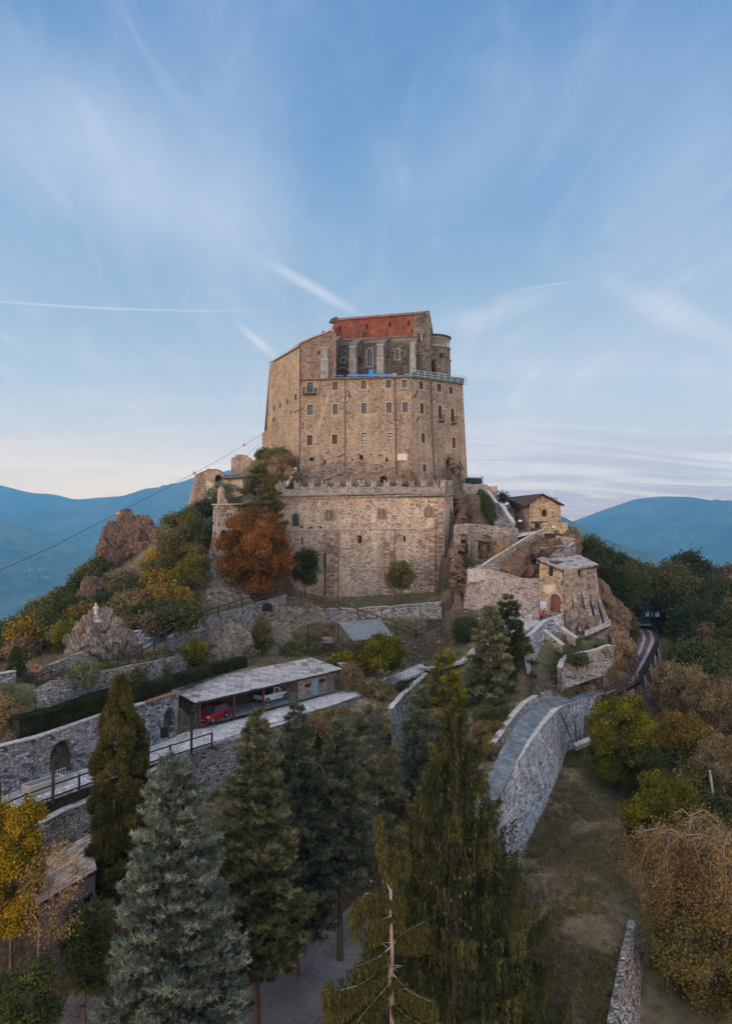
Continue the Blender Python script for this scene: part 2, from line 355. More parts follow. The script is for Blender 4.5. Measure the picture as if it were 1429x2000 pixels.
def foliage(name,cols,transl=.22,spec=0.0):
 m=bpy.data.materials.new(name);m.use_nodes=True;t=m.node_tree;t.nodes.clear();K=t.links
 out=nd(t,'ShaderNodeOutputMaterial');at=nd(t,'ShaderNodeAttribute',attribute_name='v')
 oi=nd(t,'ShaderNodeObjectInfo')
 ad=nd(t,'ShaderNodeMath',operation='MULTIPLY_ADD');K.new(oi.outputs['Random'],ad.inputs[0]);ad.inputs[1].default_value=.16;K.new(at.outputs['Fac'],ad.inputs[2])
 sb=nd(t,'ShaderNodeMath',operation='SUBTRACT');K.new(ad.outputs[0],sb.inputs[0]);sb.inputs[1].default_value=.08
 n=len(cols);r=ramp(t,[(i/(n-1),c) for i,c in enumerate(cols)]);K.new(sb.outputs[0],r.inputs[0])
 d=nd(t,'ShaderNodeBsdfDiffuse');K.new(r.outputs[0],d.inputs[0]);tr=nd(t,'ShaderNodeBsdfTranslucent');K.new(r.outputs[0],tr.inputs[0])
 mx=nd(t,'ShaderNodeMixShader');mx.inputs[0].default_value=transl;K.new(d.outputs[0],mx.inputs[1]);K.new(tr.outputs[0],mx.inputs[2])
 K.new(mx.outputs[0],out.inputs[0]);return m
def rockmat(name,cols,scale=.5,bump=.8):
 m,t,bs=newmat(name);K=t.links
 g=nd(t,'ShaderNodeTexCoord')
 n=nd(t,'ShaderNodeTexNoise',i_Scale=scale,i_Detail=9,i_Roughness=.65,i_Distortion=.4);K.new(g.outputs['Object'],n.inputs['Vector'])
 mp=nd(t,'ShaderNodeMapping');mp.inputs['Scale'].default_value=(1.6,1.6,.45);mp.inputs['Rotation'].default_value=(.3,.35,0);K.new(g.outputs['Object'],mp.inputs[0])
 n2=nd(t,'ShaderNodeTexNoise',i_Scale=scale*4,i_Detail=8,i_Roughness=.7);K.new(mp.outputs[0],n2.inputs['Vector'])
 mm=nd(t,'ShaderNodeMath',operation='MULTIPLY_ADD');K.new(n2.outputs[0],mm.inputs[0]);mm.inputs[1].default_value=.7;
 m0=nd(t,'ShaderNodeMath',operation='MULTIPLY');K.new(n.outputs[0],m0.inputs[0]);m0.inputs[1].default_value=.5;K.new(m0.outputs[0],mm.inputs[2])
 k=len(cols);r=ramp(t,[(.34+.5*i/(k-1),c) for i,c in enumerate(cols)]);K.new(mm.outputs[0],r.inputs[0])
 vo=nd(t,'ShaderNodeTexVoronoi',feature='DISTANCE_TO_EDGE',i_Scale=scale*2.4);K.new(mp.outputs[0],vo.inputs['Vector'])
 cr=nd(t,'ShaderNodeMapRange');cr.inputs[1].default_value=0;cr.inputs[2].default_value=.07;cr.inputs[3].default_value=.62;cr.inputs[4].default_value=1;K.new(vo.outputs[0],cr.inputs[0])
 ml=nd(t,'ShaderNodeVectorMath',operation='SCALE');K.new(r.outputs[0],ml.inputs[0]);K.new(cr.outputs[0],ml.inputs[3])
 # moss and dry grass where the rock lies flat
 ge=nd(t,'ShaderNodeNewGeometry');sx_=nd(t,'ShaderNodeSeparateXYZ');K.new(ge.outputs['Normal'],sx_.inputs[0])
 mo=nd(t,'ShaderNodeMath',operation='MULTIPLY');K.new(sx_.outputs[2],mo.inputs[0]);K.new(n.outputs[0],mo.inputs[1])
 mor=nd(t,'ShaderNodeMapRange');mor.inputs[1].default_value=.34;mor.inputs[2].default_value=.46;K.new(mo.outputs[0],mor.inputs[0])
 mg=nd(t,'ShaderNodeMix',data_type='RGBA');K.new(mor.outputs[0],mg.inputs[0]);K.new(ml.outputs[0],mg.inputs[6]);mg.inputs[7].default_value=(.075,.066,.026,1)
 K.new(mg.outputs[2],bs.inputs['Base Color'])
 h2=nd(t,'ShaderNodeMath',operation='ADD');K.new(mm.outputs[0],h2.inputs[0]);K.new(cr.outputs[0],h2.inputs[1])
 bp=nd(t,'ShaderNodeBump',i_Strength=bump,i_Distance=.35);K.new(h2.outputs[0],bp.inputs['Height']);K.new(bp.outputs[0],bs.inputs['Normal'])
 return m
def slabmat(name,cols,wscale=.8):
 m,t,bs=newmat(name);K=t.links
 at=nd(t,'ShaderNodeAttribute',attribute_name='v');k=len(cols)
 r=ramp(t,[(i/(k-1),c) for i,c in enumerate(cols)]);K.new(at.outputs['Fac'],r.inputs[0])
 g=nd(t,'ShaderNodeNewGeometry');n=nd(t,'ShaderNodeTexNoise',i_Scale=wscale*3,i_Detail=8,i_Roughness=.7);K.new(g.outputs['Position'],n.inputs['Vector'])
 mr=nd(t,'ShaderNodeMapRange');mr.inputs[1].default_value=.3;mr.inputs[2].default_value=.7;mr.inputs[3].default_value=.6;mr.inputs[4].default_value=1.3;K.new(n.outputs[0],mr.inputs[0])
 ml=nd(t,'ShaderNodeVectorMath',operation='SCALE');K.new(r.outputs[0],ml.inputs[0]);K.new(mr.outputs[0],ml.inputs[3]);K.new(ml.outputs[0],bs.inputs['Base Color'])
 bp=nd(t,'ShaderNodeBump',i_Strength=.4,i_Distance=.03);K.new(n.outputs[0],bp.inputs['Height']);K.new(bp.outputs[0],bs.inputs['Normal'])
 return m
def groundmat(name,cols,s1=.2,s2=1.3,rockcol=None,bump=.5):
 m,t,bs=newmat(name);K=t.links
 g=nd(t,'ShaderNodeTexCoord')
 n=nd(t,'ShaderNodeTexNoise',i_Scale=s1,i_Detail=8,i_Roughness=.6);K.new(g.outputs['Object'],n.inputs['Vector'])
 n2=nd(t,'ShaderNodeTexNoise',i_Scale=s2,i_Detail=8,i_Roughness=.75);K.new(g.outputs['Object'],n2.inputs['Vector'])
 mm=nd(t,'ShaderNodeMath',operation='MULTIPLY_ADD');K.new(n2.outputs[0],mm.inputs[0]);mm.inputs[1].default_value=.6
 m0=nd(t,'ShaderNodeMath',operation='MULTIPLY');K.new(n.outputs[0],m0.inputs[0]);m0.inputs[1].default_value=.6;K.new(m0.outputs[0],mm.inputs[2])
 k=len(cols);r=ramp(t,[(.42+.36*i/(k-1),c) for i,c in enumerate(cols)]);K.new(mm.outputs[0],r.inputs[0])
 last=r.outputs[0]
 if rockcol:
  ge=nd(t,'ShaderNodeNewGeometry');sx_=nd(t,'ShaderNodeSeparateXYZ');K.new(ge.outputs['True Normal'],sx_.inputs[0])
  ad=nd(t,'ShaderNodeMath',operation='MULTIPLY_ADD');K.new(n2.outputs[0],ad.inputs[0]);ad.inputs[1].default_value=-.35;K.new(sx_.outputs[2],ad.inputs[2])
  mr=nd(t,'ShaderNodeMapRange');mr.inputs[1].default_value=.62;mr.inputs[2].default_value=.45;K.new(ad.outputs[0],mr.inputs[0])
  n3=nd(t,'ShaderNodeTexNoise',i_Scale=2.5,i_Detail=9,i_Roughness=.7);K.new(g.outputs['Object'],n3.inputs['Vector'])
  r3=ramp(t,[(.35,tuple(c*.35 for c in rockcol)),(.6,rockcol),(.72,tuple(min(1,c*1.7) for c in rockcol))]);K.new(n3.outputs[0],r3.inputs[0])
  mx=nd(t,'ShaderNodeMix',data_type='RGBA');K.new(mr.outputs[0],mx.inputs[0]);K.new(last,mx.inputs[6]);K.new(r3.outputs[0],mx.inputs[7]);last=mx.outputs[2]
 K.new(last,bs.inputs['Base Color'])
 bp=nd(t,'ShaderNodeBump',i_Strength=bump,i_Distance=.25);K.new(n2.outputs[0],bp.inputs['Height']);K.new(bp.outputs[0],bs.inputs['Normal'])
 return m
M={}
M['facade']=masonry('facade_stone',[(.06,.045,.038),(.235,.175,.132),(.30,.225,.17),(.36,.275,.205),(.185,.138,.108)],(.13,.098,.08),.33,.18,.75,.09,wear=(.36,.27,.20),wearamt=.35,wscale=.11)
M['facade_warm']=masonry('sunlit_side_stone',[(.14,.095,.07),(.30,.21,.14),(.37,.26,.175),(.24,.165,.115)],(.15,.105,.075),.42,.18,.8,.06,wear=(.46,.33,.225),wearamt=.4,wscale=.12)  # lit copy of the facade stone: low sun's warmth put into its colour
M['facade_rough']=masonry('facade_rubble',[(.06,.045,.04),(.19,.135,.11),(.30,.215,.175),(.22,.16,.13)],(.10,.075,.065),.5,.26,.9,.12,wear=(.33,.24,.19),wearamt=.3,wscale=.2)
M['bastion']=masonry('bastion_stone',[(.055,.042,.036),(.34,.265,.21),(.43,.34,.27),(.50,.40,.32),(.36,.285,.23),(.21,.158,.13)],(.21,.165,.135),.38,.2,.85,.10,wear=(.48,.39,.32),wearamt=.28,wscale=.16)
M['merlon']=masonry('merlon_stone',[(.09,.075,.07),(.24,.20,.18),(.34,.285,.255),(.28,.235,.21)],(.15,.125,.115),.38,.2,.8,.1,wearamt=.2)
M['brownbrick']=masonry('brown_block',[(.12,.08,.065),(.22,.15,.12),(.31,.225,.175),(.38,.30,.24)],(.15,.11,.09),.7,.3,.35,.05,wear=(.14,.085,.07),wearamt=.3,wscale=.4)
M['rubble']=masonry('field_rubble',[(.035,.03,.035),(.14,.12,.115),(.27,.225,.20),(.19,.19,.20),(.38,.34,.31),(.16,.115,.09)],(.07,.06,.055),.34,.17,1,.07,wear=(.09,.075,.05),wearamt=.45,wscale=.25,bump=.9)
M['rubble_blue']=masonry('grey_rubble',[(.035,.033,.042),(.15,.15,.175),(.27,.26,.28),(.17,.19,.23),(.40,.385,.39),(.16,.125,.11)],(.10,.095,.10),.40,.21,1,.055,wear=(.14,.115,.09),wearamt=.35,wscale=.25,bump=.9)
M['road_stone']=masonry('road_wall_rubble',[(.07,.068,.078),(.30,.29,.31),(.43,.42,.43),(.27,.285,.32),(.56,.54,.54),(.24,.20,.185)],(.14,.135,.145),.42,.24,1,.07,wear=(.22,.20,.18),wearamt=.3,wscale=.22,bump=.9)
M['rubble_pale']=masonry('pale_rubble',[(.06,.05,.048),(.24,.20,.175),(.33,.28,.25),(.25,.225,.22),(.42,.365,.33),(.19,.14,.115)],(.12,.10,.09),.36,.19,1,.07,wear=(.26,.20,.16),wearamt=.35,wscale=.22,bump=.8)
M['gate_stone']=masonry('gatehouse_stone',[(.07,.052,.04),(.31,.23,.16),(.40,.30,.205),(.35,.27,.205),(.22,.165,.125)],(.17,.125,.09),.5,.27,.9,.10,wear=(.42,.32,.22),wearamt=.35,wscale=.2)
M['ruin']=masonry('ruin_stone',[(.14,.10,.085),(.30,.21,.175),(.38,.27,.22),(.25,.18,.16)],(.17,.12,.10),.5,.25,.9,.10,wear=(.42,.31,.23),wearamt=.3,wscale=.2)
M['church']=masonry('church_stone',[(.05,.042,.038),(.10,.082,.07),(.165,.13,.105),(.12,.10,.09)],(.07,.06,.055),.8,.38,.3,.05,wear=(.19,.14,.105),wearamt=.35,wscale=.25)
M['greystone']=masonry('grey_ashlar',[(.15,.155,.155),(.19,.195,.19),(.23,.23,.22)],(.12,.12,.12),.9,.4,.2,.03,wear=(.12,.115,.11),wearamt=.25,wscale=.4,bump=.2)
M['redbrick']=masonry('red_plaster_brick',[(.115,.036,.022),(.155,.048,.028),(.20,.066,.036)],(.16,.048,.026),.5,.14,.5,.03,wear=(.14,.055,.042),wearamt=.45,wscale=.2,bump=.2)
M['plaster']=plain('pale_plaster',(.47,.38,.29),.9,var=.2,vs=1.5)
M['plaster_warm']=plain('warm_plaster',(.42,.32,.23),.9,var=.22,vs=.8)
M['trim']=plain('window_surround',(.29,.225,.175),.9,var=.12)
M['capstone']=plain('cap_stone',(.33,.305,.29),.9,var=.3,vs=2)
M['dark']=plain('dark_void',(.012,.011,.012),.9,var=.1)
M['glass']=plain('old_glass',(.045,.07,.11),.15,spec=.9,var=.3,vs=.9)
M['wframe']=plain('dark_window_frame',(.04,.018,.016),.6)
M['wframe_light']=plain('pale_window_bars',(.22,.20,.19),.6)
M['blind']=plain('pale_blind',(.52,.50,.49),.6)
M['iron']=plain('dark_iron',(.02,.018,.018),.55,metal=.4)
M['pipe']=plain('brown_pipe',(.06,.04,.035),.6)
M['wood']=plain('dark_brown_wood',(.035,.02,.016),.75,var=.3,vs=8)
M['wood_red']=plain('red_brown_wood',(.12,.035,.02),.6,var=.25,vs=6)
M['grey_metal']=plain('galvanised_metal',(.42,.44,.45),.45,metal=.6)
M['teal']=plain('teal_net',(.035,.12,.13),.8)
M['blue']=plain('blue_tarp',(.012,.16,.42),.5,var=.3,vs=4)
M['white']=plain('white_paint',(.42,.42,.43),.6,var=.05)
M['offwhite']=plain('offwhite',(.36,.33,.31),.7,var=.08)
M['sky_door']=plain('pale_blue_door',(.20,.34,.42),.6,var=.1)
M['red']=plain('red_paint',(.42,.016,.02),.35,spec=.5,var=.1)
M['terracotta']=plain('terracotta',(.20,.085,.055),.8,var=.25)
M['slab']=slabmat('stone_roof_slabs',[(.145,.135,.14),(.24,.225,.225),(.30,.28,.275),(.36,.335,.325),(.36,.27,.205)])
M['slab_dark']=slabmat('dark_roof_slabs',[(.06,.055,.055),(.12,.11,.11),(.17,.155,.15)])
M['slab_brown']=slabmat('brown_roof_slabs',[(.16,.12,.11),(.28,.215,.19),(.38,.30,.26)])
M['tile_red']=slabmat('worn_roof_tiles',[(.12,.075,.06),(.20,.13,.105),(.30,.19,.145)])
M['corrugated']=plain('grey_sheet_roof',(.13,.14,.155),.7,var=.3,vs=2)
M['rock']=rockmat('brown_rock',[(.02,.014,.012),(.09,.056,.042),(.17,.105,.072),(.28,.185,.13)])
M['rock_grey']=rockmat('grey_brown_rock',[(.03,.024,.022),(.12,.093,.08),(.25,.195,.16),(.42,.34,.29)],.6)
M['rock_orange']=rockmat('ochre_rock',[(.03,.02,.014),(.13,.078,.045),(.26,.155,.085),(.40,.26,.16)],.6)
M['ground']=groundmat('hill_ground',[(.022,.024,.011),(.055,.055,.024),(.11,.083,.045),(.17,.115,.08),(.33,.26,.20)],rockcol=(.10,.072,.052),bump=1.0)
M['lawn']=groundmat('lawn',[(.026,.032,.012),(.05,.056,.02),(.08,.076,.032),(.13,.105,.058)],s1=.25,s2=2.5,bump=.3)
M['asphalt']=groundmat('worn_asphalt',[(.045,.05,.056),(.085,.093,.105),(.13,.14,.155),(.22,.23,.24)],s1=.55,s2=2.2,bump=.2)
M['track']=groundmat('gravel_floor',[(.05,.042,.036),(.10,.092,.095),(.15,.142,.155),(.25,.24,.26)],s1=.2,s2=5,bump=.3)
M['valley']=groundmat('valley_floor',[(.03,.05,.03),(.07,.09,.05),(.14,.14,.10)],s1=.0012,s2=.01,bump=0)
M['mountain']=groundmat('forest_mountain',[(.01,.022,.014),(.03,.05,.03),(.08,.09,.05),(.17,.15,.10)],s1=.0035,s2=.02,bump=.0)
M['cobble']=masonry('cobbled_paving',[(.26,.25,.26),(.36,.345,.35),(.44,.425,.43),(.50,.48,.475)],(.19,.18,.18),.42,.42,.7,.10,wear=(.24,.24,.26),wearamt=.35,wscale=.3,bump=.3)
M['bark']=groundmat('bark',[(.05,.035,.03),(.085,.062,.055),(.13,.10,.09)],s1=2,s2=12)
M['bark_pale']=groundmat('bare_wood',[(.20,.15,.125),(.30,.235,.20),(.38,.30,.26)],s1=2,s2=12)
def dens(pts,step=1.6):
 out=[]
 for a,b in zip(pts[:-1],pts[1:]):
  n=max(1,int((b-a).length/step))
  out += [a.lerp(b,i/n) for i in range(n)]
 return out + [pts[-1]]
# ------------------------------------------------------------------ walls with real openings
class Plane:
 """a (nearly) vertical wall plane through three points; a = along, w = up the wall"""
 def __init__(s,bl,br,top):
  s.o=Vector(bl);s.t=(Vector(br)-s.o);s.t.z=0;s.t.normalize()
  d=Vector(top)-s.o;d -= s.t*d.dot(s.t);s.w=d.normalized();s.n=s.t.cross(s.w).normalized()
  if s.n.dot(s.o) > 0: s.n=-s.n                      # towards the camera at the origin
 def pt(s,a,w,out=0): return s.o + s.t*a + s.w*w + s.n*out
 def px(s,x,y):
  d=ray(x,y);k=s.n.dot(s.o)/s.n.dot(d);q=d*k - s.o;return (q.dot(s.t),q.dot(s.w))
 def hit(s,x,y,out=0): a,w=s.px(x,y);return s.pt(a,w,out)
def arch(a,w,hw,h,n=8,pointed=False):
 """opening outline: centre a, foot w, half width, full height"""
 r=hw;hh=h-r*(1.5 if pointed else 1)
 pts=[(a-hw,w),(a+hw,w),(a+hw,w+hh)]
 if pointed:
  for i in range(1,n):
   u=i/n;pts.append((a+hw*(1-u**1.5) if u < 1 else a,w+hh+1.5*r*math.sin(u*math.pi/2)))
  pts.append((a,w+h))
  for i in range(n-1,0,-1):
   u=i/n;pts.append((a-hw*(1-u**1.5),w+hh+1.5*r*math.sin(u*math.pi/2)))
 else:
  for i in range(1,n): th=math.pi*i/n;pts.append((a+hw*math.cos(th),w+hh+r*math.sin(th)))
 pts.append((a-hw,w+hh));return pts
def rect(a,w,hw,h): return [(a-hw,w),(a+hw,w),(a+hw,w+h),(a-hw,w+h)]
def holed(mb,pl,outer,holes,depth=.35,back=None):
 """planar wall with recessed openings; outer and holes in (a, w)"""
 vs=[];es=[]
 for poly in [outer]+holes:
  b=len(vs);vs += [Vector(p) for p in poly];es += [(b+i,b+(i+1) % len(poly)) for i in range(len(poly))]
 ov,oe,of,*_=delaunay_2d_cdt(vs,es,[],1,1e-5) if False else delaunay_2d_cdt(vs,es,[],0,1e-5)
 def inside(p,poly):
  c=False;n=len(poly)
  for i in range(n):
   x1,y1=poly[i];x2,y2=poly[(i+1) % n]
   if (y1 > p[1]) != (y2 > p[1]) and p[0] < (x2-x1)*(p[1]-y1)/(y2-y1)+x1: c=not c
  return c
 P3=[pl.pt(v.x,v.y) for v in ov];keep=[]
 for f in of:
  c=(sum(ov[i].x for i in f)/len(f),sum(ov[i].y for i in f)/len(f))
  if inside(c,outer) and not any(inside(c,h) for h in holes):
   q=[P3[i] for i in f];nn=(q[1]-q[0]).cross(q[2]-q[0]);keep.append(tuple(f) if nn.dot(pl.n) > 0 else tuple(f)[::-1])
 mb.mesh(P3,keep)
 for h in holes:
  n=len(h)
  for i in range(n):
   a,b=h[i],h[(i+1) % n]
   mb.face([pl.pt(*a),pl.pt(*b),pl.pt(b[0],b[1],-depth),pl.pt(a[0],a[1],-depth)])
def pxpoly(pl,pts): return [pl.px(*p) for p in pts]
def window_part(parent,pl,hole,depth=.28,pane='glass',bars=(1,2),frame='wframe',label=None,name='window',surround=.2,trim='trim',bw=.15):
 """frame, glazing bars and pane set back inside a real opening"""
 xs=[p[0] for p in hole];ys=[p[1] for p in hole];x0,x1,y0,y1=min(xs),max(xs),min(ys),max(ys)
 isrect=len(hole) == 4
 mb=MB()
 def bar(ax,ay,bx,by,wd,out=-depth+.05):
  p,q=pl.pt(ax,ay,out),pl.pt(bx,by,out);mb.beam(p,q,wd,.05,up=pl.n)
 e=bw/2
 bar(x0,y0+e,x1,y0+e,bw);bar(x0+e,y0,x0+e,y1,bw);bar(x1-e,y0,x1-e,y1,bw)
 if isrect: bar(x0,y1-e,x1,y1-e,bw)
 for i in range(bars[0]): x=x0+(x1-x0)*(i+1)/(bars[0]+1);bar(x,y0,x,y1,bw*.9)
 for i in range(bars[1]): y=y0+(y1-y0)*(i+1)/(bars[1]+1);bar(x0,y,x1,y,bw*.7)
 fr=mb.build(name,M[frame],parent,label=label)
 g=MB();g.face([pl.pt(p[0],p[1],-depth-.01) for p in hole]);g.build('pane',M[pane],fr)
 if surround:
  s=MB();k=surround
  if isrect:
   for (ax,ay,bx,by) in ((x0-k,y0-k/2,x1+k,y0-k/2),(x0-k,y1+k/2,x1+k,y1+k/2)): s.beam(pl.pt(ax,ay,.012),pl.pt(bx,by,.012),k,.03,up=pl.n)
   for (ax,ay,bx,by) in ((x0-k/2,y0,x0-k/2,y1),(x1+k/2,y0,x1+k/2,y1)): s.beam(pl.pt(ax,ay,.009),pl.pt(bx,by,.009),k,.024,up=pl.n)
  else:
   cx_,cy_=(x0+x1)/2,(y0+y1)/2;n=len(hole)
   out=[(cx_+(p[0]-cx_)*(1+k/(x1-x0)*2),cy_+(p[1]-cy_)*(1+k/(y1-y0)*2)) for p in hole]
   for i in range(n):
    a,b,c,d=hole[i],hole[(i+1) % n],out[(i+1) % n],out[i]
    s.face([pl.pt(*a,.015),pl.pt(*b,.015),pl.pt(*c,.015),pl.pt(*d,.015)])
  s.build('surround',M[trim],fr)
 return fr
def twall(tops,foots,thick=.5,drop=.35):
 d=Vector(tops[-1])-Vector(tops[0]);sd=Vector((-d.y,d.x,0)).normalized()
 if sd.dot(Vector(tops[0])) < 0: sd=-sd
 TW.extend(dens([Vector(q)+sd*.25 for q in foots],1.0));TW.extend(dens([Vector((t.x,t.y,t.z-drop))+sd*(thick+.35) for t in map(Vector,tops)],1.0))
 TW.extend(dens([Vector((f.x,f.y,f.z))-sd*1.3 for f in map(Vector,foots)],1.6))
def ribbonwall(name,tops,foots,mat,thick=.5,label=None,cat='wall',cap='capstone',jag=.12,group=None,parent=None,subdiv=1.0,capw=.08,bulge=.06,retain=True):
 """free-standing or retaining wall: two polylines (3D) for top and foot of the visible face"""
 if retain: twall(tops,foots,thick)
 n=max(8,int(sum((Vector(a)-Vector(b)).length for a,b in zip(tops[:-1],tops[1:]))/subdiv))
 def res(p):
  c=[0]
  for a,b in zip(p[:-1],p[1:]): c.append(c[-1]+(Vector(b)-Vector(a)).length)
  t=np.linspace(0,c[-1],n);return np.stack([np.interp(t,c,[q[k] for q in p]) for k in range(3)],1)
 T_,B_=res(tops),res(foots);d=np.gradient(T_,axis=0);d[:,2]=0;d /= np.linalg.norm(d,axis=1)[:,None]+1e-9
 s=np.stack([-d[:,1],d[:,0],0*d[:,0]],1)
 if (s*T_).sum() < 0: s=-s                               # s points away from the camera
 jz=fbm(T_*np.array([1.1,1.1,0]),3,77)*jag
 T_[:,2] += jz;R=6
 vs=[];
 for i in range(n):
  for k in range(R):
   p=B_[i]+(T_[i]-B_[i])*k/(R-1);vs.append(p)
  vs.append(T_[i]+s[i]*thick);q=T_[i]+s[i]*thick;vs.append(np.array([q[0],q[1],min(B_[i][2],q[2])-1.5]))
 vs=np.array(vs);fr=np.arange(len(vs)) % (R+2) < R
 bl=fbm(vs*.8,3,31)*bulge;idx=np.where(fr)[0]
 vs[idx] -= np.repeat(s,R+2,axis=0)[idx]*bl[idx][:,None]
 q=R+2;fs=[]
 for i in range(n-1):
  for k in range(q-1): fs.append((i*q+k,(i+1)*q+k,(i+1)*q+k+1,i*q+k+1))
 for i in (0,n-1): fs.append(tuple(i*q+k for k in range(q)))
 mb=MB();mb.mesh(vs,fs)
 if cap:
  root=None
  if parent is None:
   c=Vector(vs[(n//2)*q]);root=empty(name,c,label,cat,group)
  w_=mb.build('stonework',mat,root or parent)
  cm=MB()
  i=0
  while i < n-1:
   a,b=Vector(T_[i]),Vector(T_[i+1]);sa=Vector(s[i]);h=Vector((0,0,random.uniform(.06,.12)))
   c0=a-sa*capw+Vector((0,0,.01));c1=a+(b-a)*.97-sa*capw+Vector((0,0,.01));c2=a+(b-a)*.97+sa*(thick+capw)+Vector((0,0,.01));c3=a+sa*(thick+capw)+Vector((0,0,.01))
   cm.mesh([c0,c1,c2,c3,c0+h,c1+h,c2+h,c3+h],[(3,2,1,0),(4,5,6,7),(0,1,5,4),(1,2,6,5),(2,3,7,6),(3,0,4,7)]);i += 1
  cm.build('coping',M[cap],root or parent)
  return root
 o=mb.build(name,mat,parent)
 if parent is None: tag(o,label,cat,group)
 return o
def slabroof(mb,O,U,V,su=.8,sv=.55,lift=.05,diamond=False,rnd=None,over=1.35,th=.05):
 """courses of overlapping stone slabs on the plane O + u U + v V (v from eave to ridge)"""
 r=rnd or random.Random(5);O,U,V=Vector(O),Vector(U),Vector(V);lu,lv=U.length,V.length;u_,v_=U.normalized(),V.normalized();n=u_.cross(v_).normalized()
 if n.z < 0: n=-n
 if not diamond:
  rows=max(1,round(lv/sv));
  for j in range(rows):
   x=-r.uniform(0,su)
   while x < lu:
    w=su*r.uniform(.7,1.35);a0,a1=max(0,x),min(lu,x+w*.985);x += w
    if a1-a0 < .1: continue
    b0=j*lv/rows-r.uniform(.02,.09);b1=b0+lv/rows*over;b1=min(b1,lv)
    z0=lift+.035+r.uniform(0,.025);z1=lift+r.uniform(0,.008)
    q=[O+u_*a0+v_*b0+n*z0,O+u_*a1+v_*b0+n*(z0+r.uniform(-.015,.015)),O+u_*a1+v_*b1+n*z1,O+u_*a0+v_*b1+n*z1]
    mb.mesh(q+[p-n*th for p in q],[(0,1,2,3),(7,6,5,4),(0,4,5,1),(1,5,6,2),(2,6,7,3),(3,7,4,0)],r.random())
 else:
  s=su;h=sv;rows=int(lv/h)+1
  for j in range(-1,rows):
   off=(j % 2)*.5*s
   k=-1
   while k*s < lu+s:
    c=k*s+off;k += 1;b=(j+.5)*h*1.0
    pts=[(c,b-h*1.0),(c+s*.5,b),(c,b+h*1.0),(c-s*.5,b)]
    pts=[(min(max(p[0],0),lu),min(max(p[1],0),lv)) for p in pts]
    if max(p[0] for p in pts)-min(p[0] for p in pts) < .1 or max(p[1] for p in pts)-min(p[1] for p in pts) < .1: continue
    g=.035;mx_,my_=sum(p[0] for p in pts)/4,sum(p[1] for p in pts)/4
    pts=[(mx_+(p[0]-mx_)*(1-g),my_+(p[1]-my_)*(1-g)) for p in pts]
    tl_=r.uniform(0,.02)
    q=[O+u_*p[0]+v_*p[1]+n*(lift+.055-.05*((p[1]-pts[0][1])/(2*h))+tl_+r.uniform(-.006,.006)) for p in pts]
    mb.mesh(q+[p-n*th for p in q],[(0,1,2,3),(7,6,5,4),(0,4,5,1),(1,5,6,2),(2,6,7,3),(3,7,4,0)],min(1,max(0,r.gauss(.5,.27))))
# ------------------------------------------------------------------ the abbey block
Yc={'L': 131.0,'M': 128.0,'R': 135.0}
A_bl,A_br=P(583,968,131.0),P(806,965,127.6)
fA=Plane(A_bl,A_br,P(585,742,131.6));fB=Plane(P(807,965,127.6),P(914,965,135.2),P(803,736,128.3));fL=Plane(P(512,905,146),P(583,968,131.0),P(527,712,143.5))
ZT=P(585,742,131.6).z
ab=empty('abbey_block',(0,136,9),'tall tan stone abbey block with rows of dark windows rising above the battlemented wall','building')
WINA={'row1': [(605.5,757,6,10),(654.5,753.5,5.2,8),(710,751.5,5,8),(758.5,750,5,7.5),(789.5,749.5,5,7.5)],
  'row2': [(605.5,800.5,5.6,10),(654.5,799.5,5,10),(710.5,797.5,5,10),(759.5,796.5,5,10),(791,795.5,5,10)],
  'row3': [(604.5,860,5.4,10),(653.5,858,5.2,9.5),(711,856,5,10.5),(761,855.5,5,10)]}
holes=[];wl_=[]
def addwin(pl,lst,hl,cx_,cy_,hw,hh,**k):
 a,w=pl.px(cx_,cy_+hh);a2,w2=pl.px(cx_,cy_-hh);s=(pl.px(cx_+hw,cy_)[0]-pl.px(cx_-hw,cy_)[0])/2
 h=rect(a,w,abs(s),w2-w);hl.append(h);lst.append((h,k))
for row,l in WINA.items():
 for i,(x,y,hw,hh) in enumerate(l):
  k={}
  if row == 'row3' and i < 2: k=dict(pane='blind_dark',frame='wframe')
  if row == 'row3' and i >= 2: k=dict(pane='blind',frame='wframe')
  if row == 'row1' and i == 4: k=dict(pane='glass',bars=(1,0))
  addwin(fA,wl_,holes,x,y,hw,hh,**k)
M['blind_dark']=plain('brown_shutter',(.10,.04,.03),.7)
small=[]
def addhole(pl,cx_,cy_,hw,hh,arched=False):
 a,w=pl.px(cx_,cy_+hh);_,w2=pl.px(cx_,cy_-hh);s=abs(pl.px(cx_+hw,cy_)[0]-pl.px(cx_-hw,cy_)[0])/2
 return arch(a,w,s,w2-w,6) if arched else rect(a,w,s,w2-w)
for (x,y,hw,hh,ar) in [(608.5,896.5,4.6,4,True),(634.5,903,1.8,4.5,False),(705.5,893.5,3.5,4.6,False),(755,898.5,1.8,4,False),(688,898,1.8,2.2,False),(748.5,938,7,8.5,True),(698,878,1.2,1.2,False)]:
 small.append(addhole(fA,x,y,hw,hh,ar))
mb=MB();outA=pxpoly(fA,[(583,968),(806,965),(803,736),(585,742)])
holed(mb,fA,outA,holes+small,.32)
fw=mb.build('front_wall',M['facade'],ab)
for h,k in wl_: window_part(ab,fA,h,**k)
for i,h in enumerate(small):
 v_=MB();v_.face([fA.pt(p[0],p[1],-.31) for p in h]);v_.build('small_opening',M['dark'],ab)
